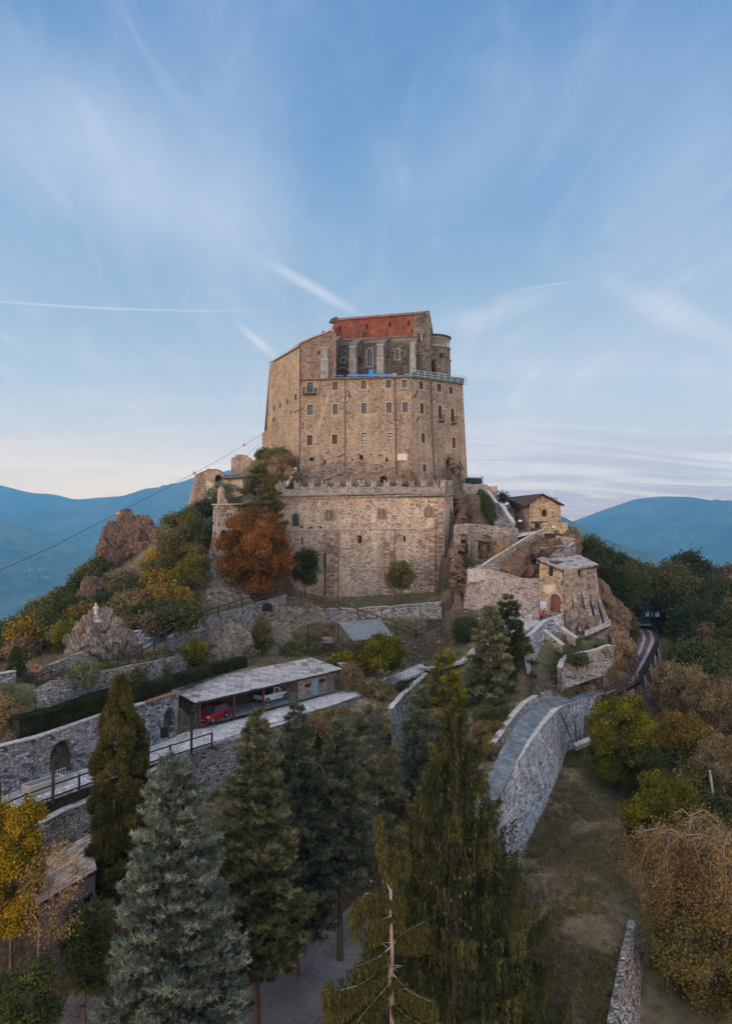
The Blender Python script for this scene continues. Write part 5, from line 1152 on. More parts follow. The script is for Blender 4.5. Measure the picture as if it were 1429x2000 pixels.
for x,y,lab,mt,sz in ((1080.5,1031,'small white notice on the wall right of the chapel door','white',(.5,.05,.35)),(1063,1023.5,'narrow white notice above the parapet beside the chapel','white',(.7,.05,.15)),(1015,1019,'white arrow sign at the chapel side wall','white',(.6,.05,.3)),(1004,1024.5,'small red and white sign at the foot of the upper stair parapet','offwhite',(.5,.05,.25))):
 m_=MB();c=P(x,y,109.4 if x > 1020 else 112.5);m_.box(c,sz);tag(m_.build('sign',M[mt]),lab,'sign')
for x,y,lab in ((1034,1037,'terracotta pot with a plant at the chapel corner, left of the other'),(1037.5,1037.5,'dark pot beside the chapel door, right of the terracotta one')):
 e=empty('flower_pot',P(x,y+2,111),lab,'flower pot');m_=MB();m_.lathe([(.2,0),(.3,.5),(.34,.52),(.34,.6),(.26,.6)],P(x,y+2,111),10);m_.build('pot',M['terracotta' if x < 1036 else 'iron'],e)
 m_=MB();rr_=random.Random(int(x*3));c=P(x,y-3,111)
 for _ in range(90): q=c+Vector((rr_.gauss(0,.16),rr_.gauss(0,.16),rr_.gauss(.1,.16)));s=.09;m_.face([q,q+Vector((s,rr_.uniform(-s,s),s*.5)),q+Vector((rr_.uniform(-s,s),s,s))],rr_.random())
 m_.build('plant',M['terracotta'] if x > 1036 else M['teal'],e)
# upper stair with its parapets and hedge
us=empty('upper_stair',P(975,1022,115),'steep stone stair with parapets climbing left towards the abbey block','stairs')
m_=MB();u0a,u0b,u1a,u1b=P(967,1027,112),P(999,1027,112),P(938,950,128),P(955,950,128);ns=34
for i in range(ns):
 t=i/ns;a=u0a.lerp(u1a,t);b=u0b.lerp(u1b,t);a2=u0a.lerp(u1a,t+1/ns);b2=u0b.lerp(u1b,t+1/ns);z1=a2.z;m_.mesh([Vector((p.x,p.y,p.z if 0 else a.z-1)) for p in (a,b,b2,a2)]+[Vector((p.x,p.y,z1)) for p in (a,b,b2,a2)],[(3,2,1,0),(4,5,6,7),(0,1,5,4),(1,2,6,5),(2,3,7,6),(3,0,4,7)])
m_.build('steps',M['rubble_blue'],us)
def slopewall(tops,drop,th,name,parent,mat='rubble_pale'):
 m_=MB();T_=[P(*q) for q in tops]
 for a,b in zip(T_[:-1],T_[1:]): m_.prism([a,b,b-Vector((0,0,drop)),a-Vector((0,0,drop))],(th,0,0))
 w_=m_.build(name,M[mat],parent);m_=MB()
 for a,b in zip(T_[:-1],T_[1:]): m_.beam(a+Vector((th/2,0,.06)),b+Vector((th/2,0,.06)),th+.14,.12)
 m_.build('coping',M['capstone'],w_)
slopewall([(1000,1021,111.8),(975,985,117),(972,984,117.5)],2.2,.45,'parapet',us);slopewall([(967,983,118),(944,951,126)],2.4,.45,'parapet',us)
uw=Plane(P(902,975,122),P(938,975,122.5),P(902,942,122.3));m_=MB();m_.prism([uw.hit(*q) for q in [(903,985),(936,975),(934,948),(914,944),(905,944)]],(0,1.2,0));m_.prism([P(936,975,123),P(950,985,122),P(952,947,124.5),P(945,945,125),P(934,945,125)],(0,1,0));tag(m_.build('retaining_wall',M['rubble_pale']),'grey wall just below the dark canopy at the foot of the abbey block','wall')
m_=MB();m_.prism([P(*q) for q in [(949,985,124),(971,986,123),(969.5,949,123.5),(950,950,124.5)]],(.3,1.2,0));tag(m_.build('ruined_wall',M['ruin']),'square stub of brown wall beside the top of the upper stair','wall')
m_=MB();m_.prism([P(*q) for q in [(913,944,131),(941,944,131),(940,934,131),(913,933.5,131)]],(0,3,0));cn_=empty('garden_canopy',P(925,944,131),'dark green netted canopy on the terrace right of the abbey block','canopy');m_.build('netting',plain('dark_net',(.012,.03,.028),.9),cn_)
m_=MB();m_.beam(P(912,933,131),P(942,933,131),.08,.08);[m_.beam(P(x,933,131),P(x,929.5,131),.06,.06) for x in (918,925,932,940)];m_.beam(P(942,944,131),P(941.5,930,131),.25,.1);m_.build('frame',M['pipe'],cn_)
# low side building behind the chapel
lb=empty('outbuilding',P(995,1000,124),'low outbuilding with a dark slab roof behind the upper stair','building')
quadwall('wall',[[A(985,1010,125),A(1008,1012,124),A(1006,996,124.5),A(988,992,125.5)]],'plaster',lb)
m_=MB();slabroof(m_,P(983,988,125.5),P(1003,1000,123.5)-P(983,988,125.5),P(995,985,129)-P(983,988,125.5),.7,.5);slabroof(m_,P(996,985.5,127),P(1010,993,124)-P(996,985.5,127),Vector((1.5,3,.1)),.7,.5);m_.build('roof',M['slab_dark'],lb,att=True)
# gatehouse
gh=empty('gatehouse',P(1110,1205,99),'tan stone gatehouse with an arched wooden door and a slab roof','gatehouse')
gc=P(1102,1210,97.6);gl=P(1053,1222,100.5)
g1=Plane(gl,gc,P(1054,1096,101.2));g2=Plane(gc,P(1176,1214,101),P(1100,1114,97.9))
hdoor=arch(g1.px(1083,1196)[0],g1.px(1083,1196)[1],.86,2.5,10);hw1=rect(g1.px(1074.5,1125)[0],g1.px(1074.5,1125)[1],.36,1.4)
mb=MB();holed(mb,g1,[g1.px(*q) for q in [(1050,1225),(1104,1225),(1098,1112),(1054,1093)]],[hdoor,hw1],.4);mb.build('left_wall',M['gate_stone'],gh)
hw2=rect(g2.px(1132,1127)[0],g2.px(1132,1127)[1],.36,.95)
mb=MB();holed(mb,g2,[g2.px(*q) for q in [(1102,1232),(1186,1228),(1170,1165),(1163,1104),(1100,1112)]],[hw2],.4)
a,b,c=g2.hit(1186,1228),g2.hit(1170,1165),g2.hit(1163,1104);bk_=Vector((-1.2,7,0));mb.face([a,a+bk_,b+bk_,b]);mb.face([b,b+bk_,c+bk_,c]);a,b=g1.hit(1050,1225),g1.hit(1054,1093);mb.face([a,b,b+Vector((1.5,6.5,1)),a+Vector((1.5,6.5,0))])
mb.build('right_wall',masonry('gatehouse_rubble',[(.07,.055,.05),(.25,.195,.16),(.33,.265,.22),(.28,.235,.205),(.18,.135,.11)],(.14,.11,.09),.5,.27,1,.1,wear=(.30,.22,.16),wearamt=.4,wscale=.3),gh)
m_=MB();m_.prism([g1.pt(p[0],p[1],-.3) for p in hdoor],-g1.n*.08);dd=m_.build('door',plain('arched_door_wood',(.14,.055,.032),.7,var=.25,vs=5),gh)
m_=MB();a0=hdoor[0][0];
for i in range(1,5): m_.beam(g1.pt(a0+i*.344,hdoor[0][1]+.05,-.28),g1.pt(a0+i*.344,hdoor[0][1]+2.2,-.28),.03,.03)
m_.build('board_joint',M['iron'],dd)
ri=MB();c0=(g1.px(1083,1196)[0],g1.px(1083,1196)[1]+2.5-.86)
for i in range(9):
 t0_,t1_=math.pi*i/9,math.pi*(i+.92)/9;ri.prism([g1.pt(c0[0]+R*math.cos(t),c0[1]+R*math.sin(t),0) for R,t in ((.88,t0_),(1.25,t0_),(1.25,t1_),(.88,t1_))],g1.n*.06)
ri.build('arch_ring',M['trim'],gh)
for h,pl in ((hw1,g1),(hw2,g2)): v_=MB();v_.face([pl.pt(p[0],p[1],-.38) for p in h]);v_.build('window',M['dark'],gh)
m_=MB();s_=[g1.px(*q) for q in [(1060,1142),(1084,1142),(1084,1157),(1070,1160),(1061,1155)]];m_.prism([g1.pt(*q,.02) for q in s_],-g1.n*.04);m_.build('plaster_patch',M['plaster_warm'],gh)
m_=MB();e0,e1,e2=g1.hit(1050,1092,.35),g1.hit(1097,1113.5,.35)+Vector((.3,-.2,0)),g2.hit(1166,1104,.3);rb0,rb1,rb2=P(1058,1087.5,106),P(1115,1092,103.5),P(1128,1083,108)
slabroof(m_,e0,e1-e0,rb0-e0,.75,.55);
slabroof(m_,e1,e2-e1,rb2-e2,.75,.55);m_.build('roof',M['slab'],gh,att=True)
m_=MB();m_.prism([p-Vector((0,0,.2)) for p in (e0,e1,rb1,rb0)],(0,0,-.12));m_.prism([p-Vector((0,0,.2)) for p in (e1,e2,rb2,rb1)],(0,0,-.12));m_.build('roof_boards',M['wood'],gh)
m_=MB();c=P(1149,1103,103);m_.box(c+Vector((0,0,-.7)),(.75,.5,1.2));m_.build('chimney',M['terracotta'],gh)
# battering ribs of masonry and rock at its foot
for i,(x0,y0,x1,y1,w,mt,Y0) in enumerate(((1118,1150,1136,1232,.8,'gate_stone',98.4),(1137,1148,1158,1228,.9,'rubble_pale',99.2),(1152,1150,1172,1224,.8,'rubble_blue',100),(1163,1150,1186,1218,.7,'rubble_pale',100.8))):
 a,b=P(x0,y0,Y0+.35),P(x1,y1,Y0-1.3);m_=MB();s=Vector((w/2,w*.3,0));m_.mesh([a-s*.5,a+s*.5,b+s*1.3,b-s*1.3,a-s*.5+Vector((0,2,0)),a+s*.5+Vector((0,2,0)),b+s*1.3+Vector((0,2.5,0)),b-s*1.3+Vector((0,2.5,0))],[(3,2,1,0),(0,1,5,4),(1,2,6,5),(3,0,4,7)]);m_.build('battered_rib',M[mt],gh)
rock('rock_outcrop',[(1117,1218,97.3,1.3,1.2,2.4),(1132,1215,98,1.5,1.3,1.8),(1152,1216,98.8,1.6,1.3,1.5)],'rock_grey','dark rock at the foot of the gatehouse, right of the door',seed=20,res=4)
rock('rock_outcrop',[(1178,1180,104,2.4,3,5.0,-.3),(1195,1205,103.5,2.6,3,3.2,-.2)],'rock','sloping rock shoulder right of the gatehouse',seed=21,res=4)
# things before the gate
ib=empty('notice_board',P(1060,1205,98.8),'large white notice board with dark legs left of the gatehouse door','notice board')
m_=MB();c=P(1060.5,1191,98.8);m_.box(c,(.98,.06,1.15));bd=m_.build('board',M['white'],ib);m_=MB()
for dx_,z0_ in ((-.25,.1),(.25,.1)):
 m_.box(c+Vector((dx_,-.04,.16)),(.4,.02,.8))
m_.build('poster',plain('poster',(.35,.37,.42),.8,var=.35,vs=9),bd);m_=MB();[m_.box(c+Vector((dx_,.02,-1.0)),(.07,.05,2.2)) for dx_ in (-.5,.5)];m_.build('leg',M['wood'],ib)
for o_ in list(ib.children):
 if o_.name.startswith('leg'): pass
bn=empty('litter_bin',P(1035,1212,98.7),'pale litter bin at the foot of the curtain wall left of the notice board','bin');m_=MB();m_.lathe([(.22,0),(.28,.75),(.3,.75),(.3,.8),(.24,.8)],P(1035,1214,98.7),12);m_.build('drum',M['offwhite'],bn);m_=MB();m_.lathe([(.25,.8),(.2,.92),(.05,.95)],P(1035,1214,98.7),12);m_.build('lid',M['grey_metal'],bn)
# walls round the square and the grass terrace
ribbonwall('retaining_wall',[P(*q) for q in [(1018,1258,90.2),(1035,1242,92.3),(1052,1226,94.8),(1063,1214,96.8),(1078,1208,97.2),(1098,1201,97.2)]],[P(*q) for q in [(1030,1320,86.5),(1050,1285,90.8),(1062,1262,93),(1068,1246,95),(1082,1240,95.6),(1104,1236,95.8)]],M['rubble_blue'],.45,'grey retaining wall along the edge of the cobbled square','wall',jag=.05)
for i,(t0,t1,bt,Yt,lab) in enumerate((((1060,1231,95.2),(1098,1262,91.5),(1064,1262,93.6),0,'lower of the two triangular buttresses below the square'),((1084,1219,96.8),(1124,1248,93.2),(1092,1247,95.4),0,'upper of the two triangular buttresses below the square'))):
 e=empty('triangular_buttress',P(*bt),lab,'buttress');a,b,c=P(*t0),P(*t1),P(*bt);m_=MB();m_.prism([a,b,b-Vector((0,0,.9)),c-Vector((0,0,.4))],(.3,1.0,0));m_.build('stonework',M['gate_stone'],e);m_=MB();m_.beam(a+Vector((.15,.5,.08)),b+Vector((.15,.5,.08)),.7,.16);m_.build('coping',M['capstone'],e)
ribbonwall('walkway_wall',[P(*q) for q in [(1112,1232,97.4),(1135,1224,98.2),(1160,1218,99.2),(1190,1202,102)]],[P(*q) for q in [(1112,1252,96.6),(1135,1248,97.4),(1160,1240,98.6),(1190,1216,101.6)]],M['rubble_pale'],.8,'low curving wall in front of the foot of the gatehouse','wall',jag=.05)
ribbonwall('terrace_wall',[P(*q) for q in [(1096,1306,88),(1102,1285,89.2),(1125,1278,90),(1160,1270,90.8),(1193,1262,91.6),(1200,1262,94)]],[P(*q) for q in [(1098,1352,86.4),(1104,1345,87.4),(1125,1338,88.2),(1160,1325,89.5),(1195,1315,91),(1204,1310,94)]],M['rubble_pale'],.5,'curved dry-stone terrace wall holding the grass terrace','wall',jag=.25)
rock('rock_outcrop',[(1165,1328,92.4,3.2,2.5,1.8),(1195,1305,94.5,2.6,2.5,2.8,.1),(1213,1280,98,2.6,3.5,3.6),(1135,1345,91,2.6,2,1.0),(1205,1250,101,2.4,3,2.6)],'rock_orange','ochre rock face above the bend of the road',seed=23,res=6,amp=.3)
rock('rock_outcrop',[(1170,1246,101,3.4,3,2.4),(1190,1240,101.5,2.2,2.5,2.2)],'rock_orange','ochre boulder beneath the concrete walkway',seed=24,res=4)
m_=MB();m_.prism([P(1141,1233,96.6),P(1192,1212,100),P(1193,1206,103),P(1145,1226,99)],(0,0,-.7));tag(m_.build('walkway_slab',M['capstone']),'projecting concrete walkway over the ochre boulder','walkway')
# walls of the road
road_top=[(968,1548,57.6),(985,1525,60.2),(1010,1488,64.2),(1035,1450,69.2),(1060,1416,75),(1085,1390,80),(1098,1380,83)]
road_foot=[(985,1690,56),(1003,1664,58.2),(1022,1640,60.2),(1045,1600,63.8),(1068,1555,68),(1092,1495,75.5),(1106,1456,83)]
ribbonwall('road_wall',[P(*q) for q in road_top],[P(*q)+Vector((0,0,-.8)) for q in road_foot],M['road_stone'],.55,'high battered rubble wall carrying the road','wall',jag=.03)
ribbonwall('road_wall',[P(*q) for q in [(1096,1380,83.2),(1125,1370,86),(1150,1362,88.2),(1178,1354,89.8)]],[P(*q)+Vector((0,0,-.8)) for q in [(1106,1455,83),(1130,1452,85.6),(1152,1448,87.4),(1180,1444,88.8)]],M['road_stone'],.55,'pale wall under the road between its bend and the bridge','wall',jag=.03)
ribbonwall('roadside_wall',[P(*q) for q in [(960,1462,68),(978,1436,71.5),(1000,1404,76.5),(1026,1374,82),(1060,1354,86.4),(1095,1345,89),(1130,1336,91.5)]],[P(*q) for q in [(966,1486,67),(984,1458,70.5),(1006,1425,75.5),(1030,1392,81),(1064,1368,85.4),(1098,1358,88),(1132,1346,90.8)]],M['rubble_pale'],.5,'low stone wall on the uphill side of the road','wall',jag=.12)
m_=MB();m_.prism([P(1119,1452,82.5),P(1150,1438,84.5),P(1153,1446,83.6),P(1124,1458,81.6)],(0,0,-.5));tag(m_.build('concrete_slab',M['capstone']),'pale concrete slab at the foot of the wall by the bright green tree','slab')
m_=MB();a,b=P(1092,1388,81.8),P(1114,1440,81.2);m_.tube([a,b],.06,6);tag(m_.build('drainpipe',M['iron']),'dark pipe running down the corner of the road walls','pipe')
ribbonwall('slope_wall',[P(*q) for q in [(1192,2080,37),(1204,1985,40.5),(1218,1905,43.5),(1234,1830,47),(1240,1800,48.6)]],[P(*q)+Vector((0,0,-.5)) for q in [(1240,2120,37),(1246,2010,40.8),(1250,1930,44),(1254,1860,47.2),(1258,1820,49)]],M['rubble'],.45,'narrow rubble wall at the right foot of the grass slope','wall',jag=.25,cap=None)
# ------------------------------------------------------------------ garden and lane walls on the left
def niche(x,y,w,h,Y,lab,parent=None): pass
lw_t=[P(*q) for q in [(-120,1486,50.6),(0,1458,54.3),(70,1441,56.6),(190,1400,61.6),(280,1374,65.6),(350,1352,69.6)]]
lw_b=[P(*q)+Vector((0,-.35,-.5)) for q in [(-120,1612,50.5),(0,1556,54.2),(70,1533,56.8),(190,1495,61.4),(280,1464,65.5),(346,1437,69.3)]]
n1=None
def nichewall(segs):
 lwo=empty('retaining_wall',P(110,1520,58),'long grey rubble retaining wall with arched niches along the cobbled lane','wall')
 for i,(a,b,c,d,hl) in enumerate(segs):
  pl=Plane(c,d,a);holes=[arch(pl.px(x,y)[0],pl.px(x,y)[1],hw,hh,8) for x,y,hw,hh in hl]
  outer=[pl.px(*to_px(q)) for q in (c,d,b,a)]
  mb=MB();holed(mb,pl,outer,holes,1.1);mb.build('stonework',M['rubble_blue'],lwo)
  for h in holes: v_=MB();v_.face([pl.pt(p[0],p[1],-1.08) for p in h]);v_.build('niche_back',M['rubble'],lwo)
  m_=MB();L_=(b-a).length;k=int(L_/.9)
  for j in range(k): m_.beam(a.lerp(b,j/k)+Vector((0,.15,.05)),a.lerp(b,(j+.96)/k)+Vector((0,.15,.05)),.6,random.uniform(.08,.14))
  m_.build('coping',M['capstone' if i < 4 else 'terracotta'],lwo)
segs=[]
nh={2: [(122,1512,1.05,2.7)],4: [(332,1432,.8,2.2)]}
for i in range(len(lw_t)-1): segs.append((lw_t[i],lw_t[i+1],lw_b[i],lw_b[i+1],nh.get(i,[])))
nichewall(segs)
twall(lw_t,lw_b)
ribbonwall('garden_wall',[P(*q) for q in [(70,1352,62.5),(100,1332,64),(150,1322,66),(200,1312,67.5),(280,1296,72.2),(350,1282,78.5),(395,1280,83)]],[P(*q) for q in [(72,1392,61.8),(100,1384,62.6),(150,1368,65),(200,1354,67),(280,1336,72),(350,1318,77.8),(395,1308,82.5)]],M['rubble'],.5,'dry-stone garden wall behind the orchard grass on the left','wall',jag=.12,cap=None)
ribbonwall('boundary_wall',[P(*q) for q in [(58,1305,65.5),(90,1302,67.5),(125,1290,70),(150,1279,71.8),(185,1268,74)]],[P(*q) for q in [(58,1332,65),(90,1328,67),(125,1312,69.6),(150,1300,71.4),(185,1290,73.6)]],M['rubble'],.5,'rubble wall running from the garden gate up to the statue rock','wall',jag=.2,cap=None)
ribbonwall('boundary_wall',[P(*q) for q in [(-40,1326,60),(0,1318,62),(32,1312,63.5)]],[P(*q) for q in [(-40,1350,60),(0,1342,62),(32,1336,63.5)]],M['rubble_blue'],.5,'grey wall left of the slim dark cypress at the left edge','wall',jag=.05)
ribbonwall('ramp_wall',[P(*q) for q in [(250,1236,84),(300,1230,86.5),(345,1222,90),(368,1220,92)]],[P(*q) for q in [(250,1275,82),(300,1262,85),(345,1242,89),(368,1236,91)]],M['rubble_blue'],.5,'grey wall above the fenced ramp behind the statue rock','wall',jag=.08)
ribbonwall('ramp_wall',[P(*q) for q in [(335,1245,83.5),(372,1219,88.2),(400,1208,91),(430,1197,94.5),(480,1186,99),(530,1170,103),(560,1160,106)]],[P(*q) for q in [(335,1300,82.5),(375,1300,86.5),(400,1290,89),(430,1285,92),(470,1280,95.5),(520,1270,99),(560,1240,103)]],M['rubble'],.6,'brown dry-stone wall holding up the fenced ramp','wall',jag=.15,cap=None)
ribbonwall('terrace_wall',[P(*q) for q in [(636,1190,108),(700,1190,106.6),(742,1186,106),(800,1182,105),(862,1176,104.2)]],[P(*q) for q in [(636,1222,105.5),(700,1215,105),(742,1210,104.9),(800,1210,104),(862,1210,103.2)]],M['rubble'],.5,'rubble terrace wall below the lawn of the battlemented wall','wall',jag=.2)
ribbonwall('terrace_wall',[P(*q) for q in [(664,1298,90),(700,1290,92),(745,1285,95.5),(790,1283,98)]],[P(*q)+Vector((0,0,-.3)) for q in [(664,1345,88.2),(700,1338,90),(745,1322,94),(790,1305,97)]],M['rubble'],.5,'dark rubble wall between the garage and the yellow-green tree','wall',jag=.1)
ribbonwall('lane_edge_wall',[P(*q) for q in [(560,1410,73.6),(600,1394,75.8),(650,1378,79),(692,1362,83)]],[P(*q) for q in [(560,1432,73.2),(600,1418,75.2),(650,1398,78.4),(692,1380,82.4)]],M['rubble'],.45,'low stone wall edging the lane in front of the garage','wall',jag=.06)
ribbonwall('lane_wall',[P(*q) for q in [(-60,1668,49.5),(30,1634,51.5),(80,1610,53),(130,1585,55.5),(190,1556,58),(270,1520,61),(330,1492,63)]],[P(*q) for q in [(-60,1760,49),(30,1725,51),(80,1700,52.4),(130,1670,55),(190,1640,57.4),(270,1600,60),(330,1560,62)]],M['rubble'],.5,'dark stone wall dropping from the lane verge above the slab-roofed shed','wall',jag=.15)
ribbonwall('lane_wall',[P(*q) for q in [(330,1492,63),(400,1462,66.5),(470,1440,69),(560,1412,73)]],[P(*q) for q in [(330,1580,62),(400,1560,65.4),(470,1530,68),(560,1500,72)]],M['rubble'],.5,'dark wall under the lane hidden behind the conifers','wall',jag=.15)
ribbonwall('ramp_wall',[P(*q) for q in [(835,1316,93.4),(815,1334,90),(790,1356,86),(765,1385,82)]],[P(*q) for q in [(845,1400,90.5),(820,1420,87),(795,1445,83),(765,1470,79)]],M['rubble_blue'],.5,'grey rubble wall falling away below the winding path','wall',jag=.1)
# rocks of the left side
rock('rock_outcrop',[(258,1072,124,6.2,5,5.8,.15),(238,1100,122,4.2,5,5.2,.1),(285,1060,125,3.4,4,3.6),(225,1115,121,2.5,3,3.2),(240,1052,125,2.2,3,2.6)],'rock','large brown rock crag on the skyline at the left',seed=31,res=6,amp=.30,freq=.22)
rock('rock_outcrop',[(182,1172,108,3.4,3.5,4.0,.25),(168,1195,105,3.0,3,3.2,.2),(196,1158,110,2.0,2.5,2.4,.1)],'rock','brown rock hump directly behind the white statue',seed=32,res=6,amp=.3)
rock('rock_outcrop',[(197,1262,78,4.1,3.2,3.6),(176,1282,75,2.8,2.4,2.6),(225,1272,77,2.6,2.4,2.6),(190,1236,80,2.6,2.4,1.6),(150,1284,75,1.6,1.8,1.7)],'rock_grey','grey rock mound that carries the white statue',seed=33,res=6,amp=.28,freq=.4)
rock('rock_outcrop',[(128,1180,112,3.2,3,2.6,.2),(110,1195,111,3,3,2.2)],'rock','rust brown rocks on the left skyline below the large crag',seed=51,res=5,amp=.35)
rock('rock_outcrop',[(250,1150,112,3.6,3,2.4,.1),(228,1165,110,2.6,2.4,2.2)],'rock','broken brown rock ledge directly beneath the large crag',seed=52,res=5,amp=.35)
rock('rock_outcrop',[(330,1085,117,3,3,2.2,.1),(352,1070,118,2.2,2.4,1.8)],'rock','brown ledge between the large crag and the small square tower',seed=53,res=5,amp=.35)
rock('rock_outcrop',[(60,1262,98,3.4,3,2.2,.1),(30,1280,97,3,3,2.0)],'rock_orange','ochre rock slope above the slim cypress',seed=54,res=5,amp=.35)
rock('rock_outcrop',[(75,1228,108,3.6,4,3.0,.2),(50,1245,105,3,4,2.6),(95,1215,110,3.0,4,2.4),(20,1290,98,4,4,2.5)],'rock','reddish rocks low on the left slope',seed=34,res=4,amp=.35)
rock('rock_outcrop',[(430,1275,88.5,3.4,2.2,2.6),(455,1265,91,3.2,2.4,2.8),(415,1288,87,2,1.8,1.6)],'rock_grey','smooth grey rock under the ramp wall behind the garage',seed=37,res=6,amp=.22)
rock('rock_outcrop',[(560,912,131,1.8,2,1.8),(538,918,130,2.0,2,1.2),(568,930,128,1.6,2,1.8)],'rock_orange','ochre rock slope left of the abbey block corner',seed=38,res=6,amp=.3)
twall([bp.hit(545,985,-1.6),bp.hit(868,975,-1.6)],[bp.hit(548,1152,-.6),bp.hit(640,1166,-.6),bp.hit(750,1162,-.6),bp.hit(866,1157,-.6)],.6,0)
twall([gw.hit(886,1026,-2.6),gw.hit(940,1024,-2.6),gw.hit(1010,1031,-2.6)],[gw.hit(890,1150,-2.4),gw.hit(940,1110,-2.4),gw.hit(1005,1064,-2.4)],.3,0)
# ------------------------------------------------------------------ terrain: break lines measured as (photo x, photo y, distance)
TP=[]
def tl(px,step=1.6,off=(0,0,0),raw=False):
 p=[Vector(q) if raw else P(*q) for q in px];p=[q+Vector(off) for q in p]
 TP.extend(dens(p,step));return p
LANE_OUT=tl([(-120,1648,48),(60,1572,54),(170,1532,57.5),(300,1487,62.5),(410,1452,66.5),(500,1423,70.5),(600,1392,76),(690,1362,83),(760,1338,89),(830,1312,94)])
G0,G1=Vector((-19.9,74.3,-19.45)),Vector((-7.0,90.4,-19.3));G2=Vector((-3.6,87.7,-19.3));G3=Vector((-16.5,71.6,-19.45))
LANE_IN=[P(-120,1612,50.5),P(0,1556,54.2),P(110,1520,58),P(280,1464,65.5),P(338,1440,69.0),Vector((-19.3,71.2,-19.6))]
tl(LANE_IN,raw=True)
tl([G3,G0+Vector((.3,-.2,0)),G1+Vector((.2,-.4,0)),G2],raw=True)
LANE_IN2=tl([(672,1350,87.6),(710,1338,89.5),(770,1318,94.5),(832,1292,98.5)])
tl([(-20,74.6,-16.6),(-7.2,90.8,-16.3)],raw=True);tl([(-22,78,-16.3),(-10,93,-16.2)],raw=True)
WALL_TOP=tl([(-120,1486,51.0),(0,1460,54.8),(110,1432,58.5),(190,1402,62),(280,1376,66),(345,1358,70.0)],off=(0,.5,-.1))
tl([(668,1296,90.5),(710,1290,93),(770,1285,97),(800,1282,99)])
tl([(-60,1400,60),(80,1387,62),(200,1354,67),(350,1318,78),(430,1300,86),(560,1283,93.5),(650,1277,95),(780,1278,98)])
GW_TOP=tl([(70,1352,62.8),(130,1330,65),(200,1315,67.8),(280,1298,72.5),(350,1283,78.8),(430,1275,87)],off=(0,.4,0))
tl([(60,1326,66),(150,1300,70.5),(250,1280,76),(330,1262,82)])
tl([(0,1330,63),(60,1322,65.5),(150,1293,71),(210,1278,76)],off=(0,.8,0))
RAMP=[(250,1298,74.5),(320,1255,81.5),(375,1220,88.5),(450,1194,97),(545,1162,105),(615,1167,107.5),(700,1202,103.5),(790,1240,101.5),(862,1228,100)]
tl(RAMP);tl(RAMP,off=(-.6,1.8,.1))
# foot of the ramp wall
tl([(330,1292,82.5),(375,1290,86.5),(440,1292,92),(520,1280,98),(600,1245,99)])
tl([(600,1262,96),(680,1272,93.5),(770,1268,95),(800,1262,97)])
# lawn and terrace under the bastion
tl([(548,1150,118.0),(640,1166,115.8),(750,1162,113.8),(860,1157,111.8)]);tl([(660,1183,108.5),(740,1184,107),(858,1174,105)])
tl([(640,1215,106),(740,1208,105.5),(862,1207,104)]);
# inside / behind the bastion
tl([(546,985,119.8),(868,975,113.8)]);tl([(540,945,125),(585,944,130.3),(700,943,129),(800,942,127.2),(870,945,128),(915,945,134)])
tl([(512,884,140),(545,880,134),(578,905,130.5)]);tl([(505,930,132),(470,985,127),(440,1000,124)])
tl([(-11,133,10),(8,131,9.5),(18,136,9)],raw=True);tl([(-18,150,14),(0,150,12),(20,150,9)],raw=True)
# rock and slope left of the bastion
tl([(412,1095,111.5),(465,1090,113),(540,1075,116)]);tl([(380,1195,99),(400,1120,108),(415,1100,111)]);tl([(445,1178,103),(500,1172,106),(560,1160,110)])
tl([(370,1010,131),(420,1000,129),(480,995,127)]);tl([(365,1020,127),(330,1048,120),(310,1080,114)])
# far left hillside
tl([(-60,1300,90),(0,1275,95),(50,1232,104),(130,1168,114),(205,1120,120),(240,1075,124),(300,1050,122)])
tl([(-100,1330,70),(40,1325,75),(110,1290,82),(200,1240,90),(290,1215,93),(350,1190,97)]);tl([(60,1280,88),(150,1225,97),(240,1165,106),(330,1110,112)])
tl([(-62,125,-34),(-50,135,-30),(-45,150,-22),(-38,160,-10),(-30,175,-8)],raw=True,step=5)
tl([(-75,95,-42),(-62,110,-36)],raw=True,step=4);tl([(-62,66,-22),(-52,80,-20)],raw=True,step=4)
# gate, plaza and paths
tl([(885,1188,102.5),(960,1200,101.5),(1055,1212,99.5),(1100,1208,98.5)]);PL2=tl([(1000,1236,94.5),(1062,1216,97),(1100,1210,97.5)])
tl([(1062,1222,96.2),(1022,1262,91.5),(1040,1318,87)],off=(.5,-.3,-.6));tl([(1000,1240,94),(960,1262,91.5),(905,1296,90),(868,1308,92)])
tl([(885,1262,97),(940,1240,97)])
tl([(1062,1262,93),(1120,1262,93),(1190,1262,92)]);tl([(1100,1300,88.5),(1145,1292,90),(1192,1285,91)],off=(0,.8,1.0))
tl([(1100,1342,87),(1150,1335,90.5),(1200,1330,93)]);tl([(1040,1345,85),(1000,1390,79.5),(965,1440,74)])
tl([(1150,1210,100),(1186,1216,99.5)]);tl([(1192,1225,101),(1215,1270,102),(1225,1310,100)],off=(.5,0,-2))
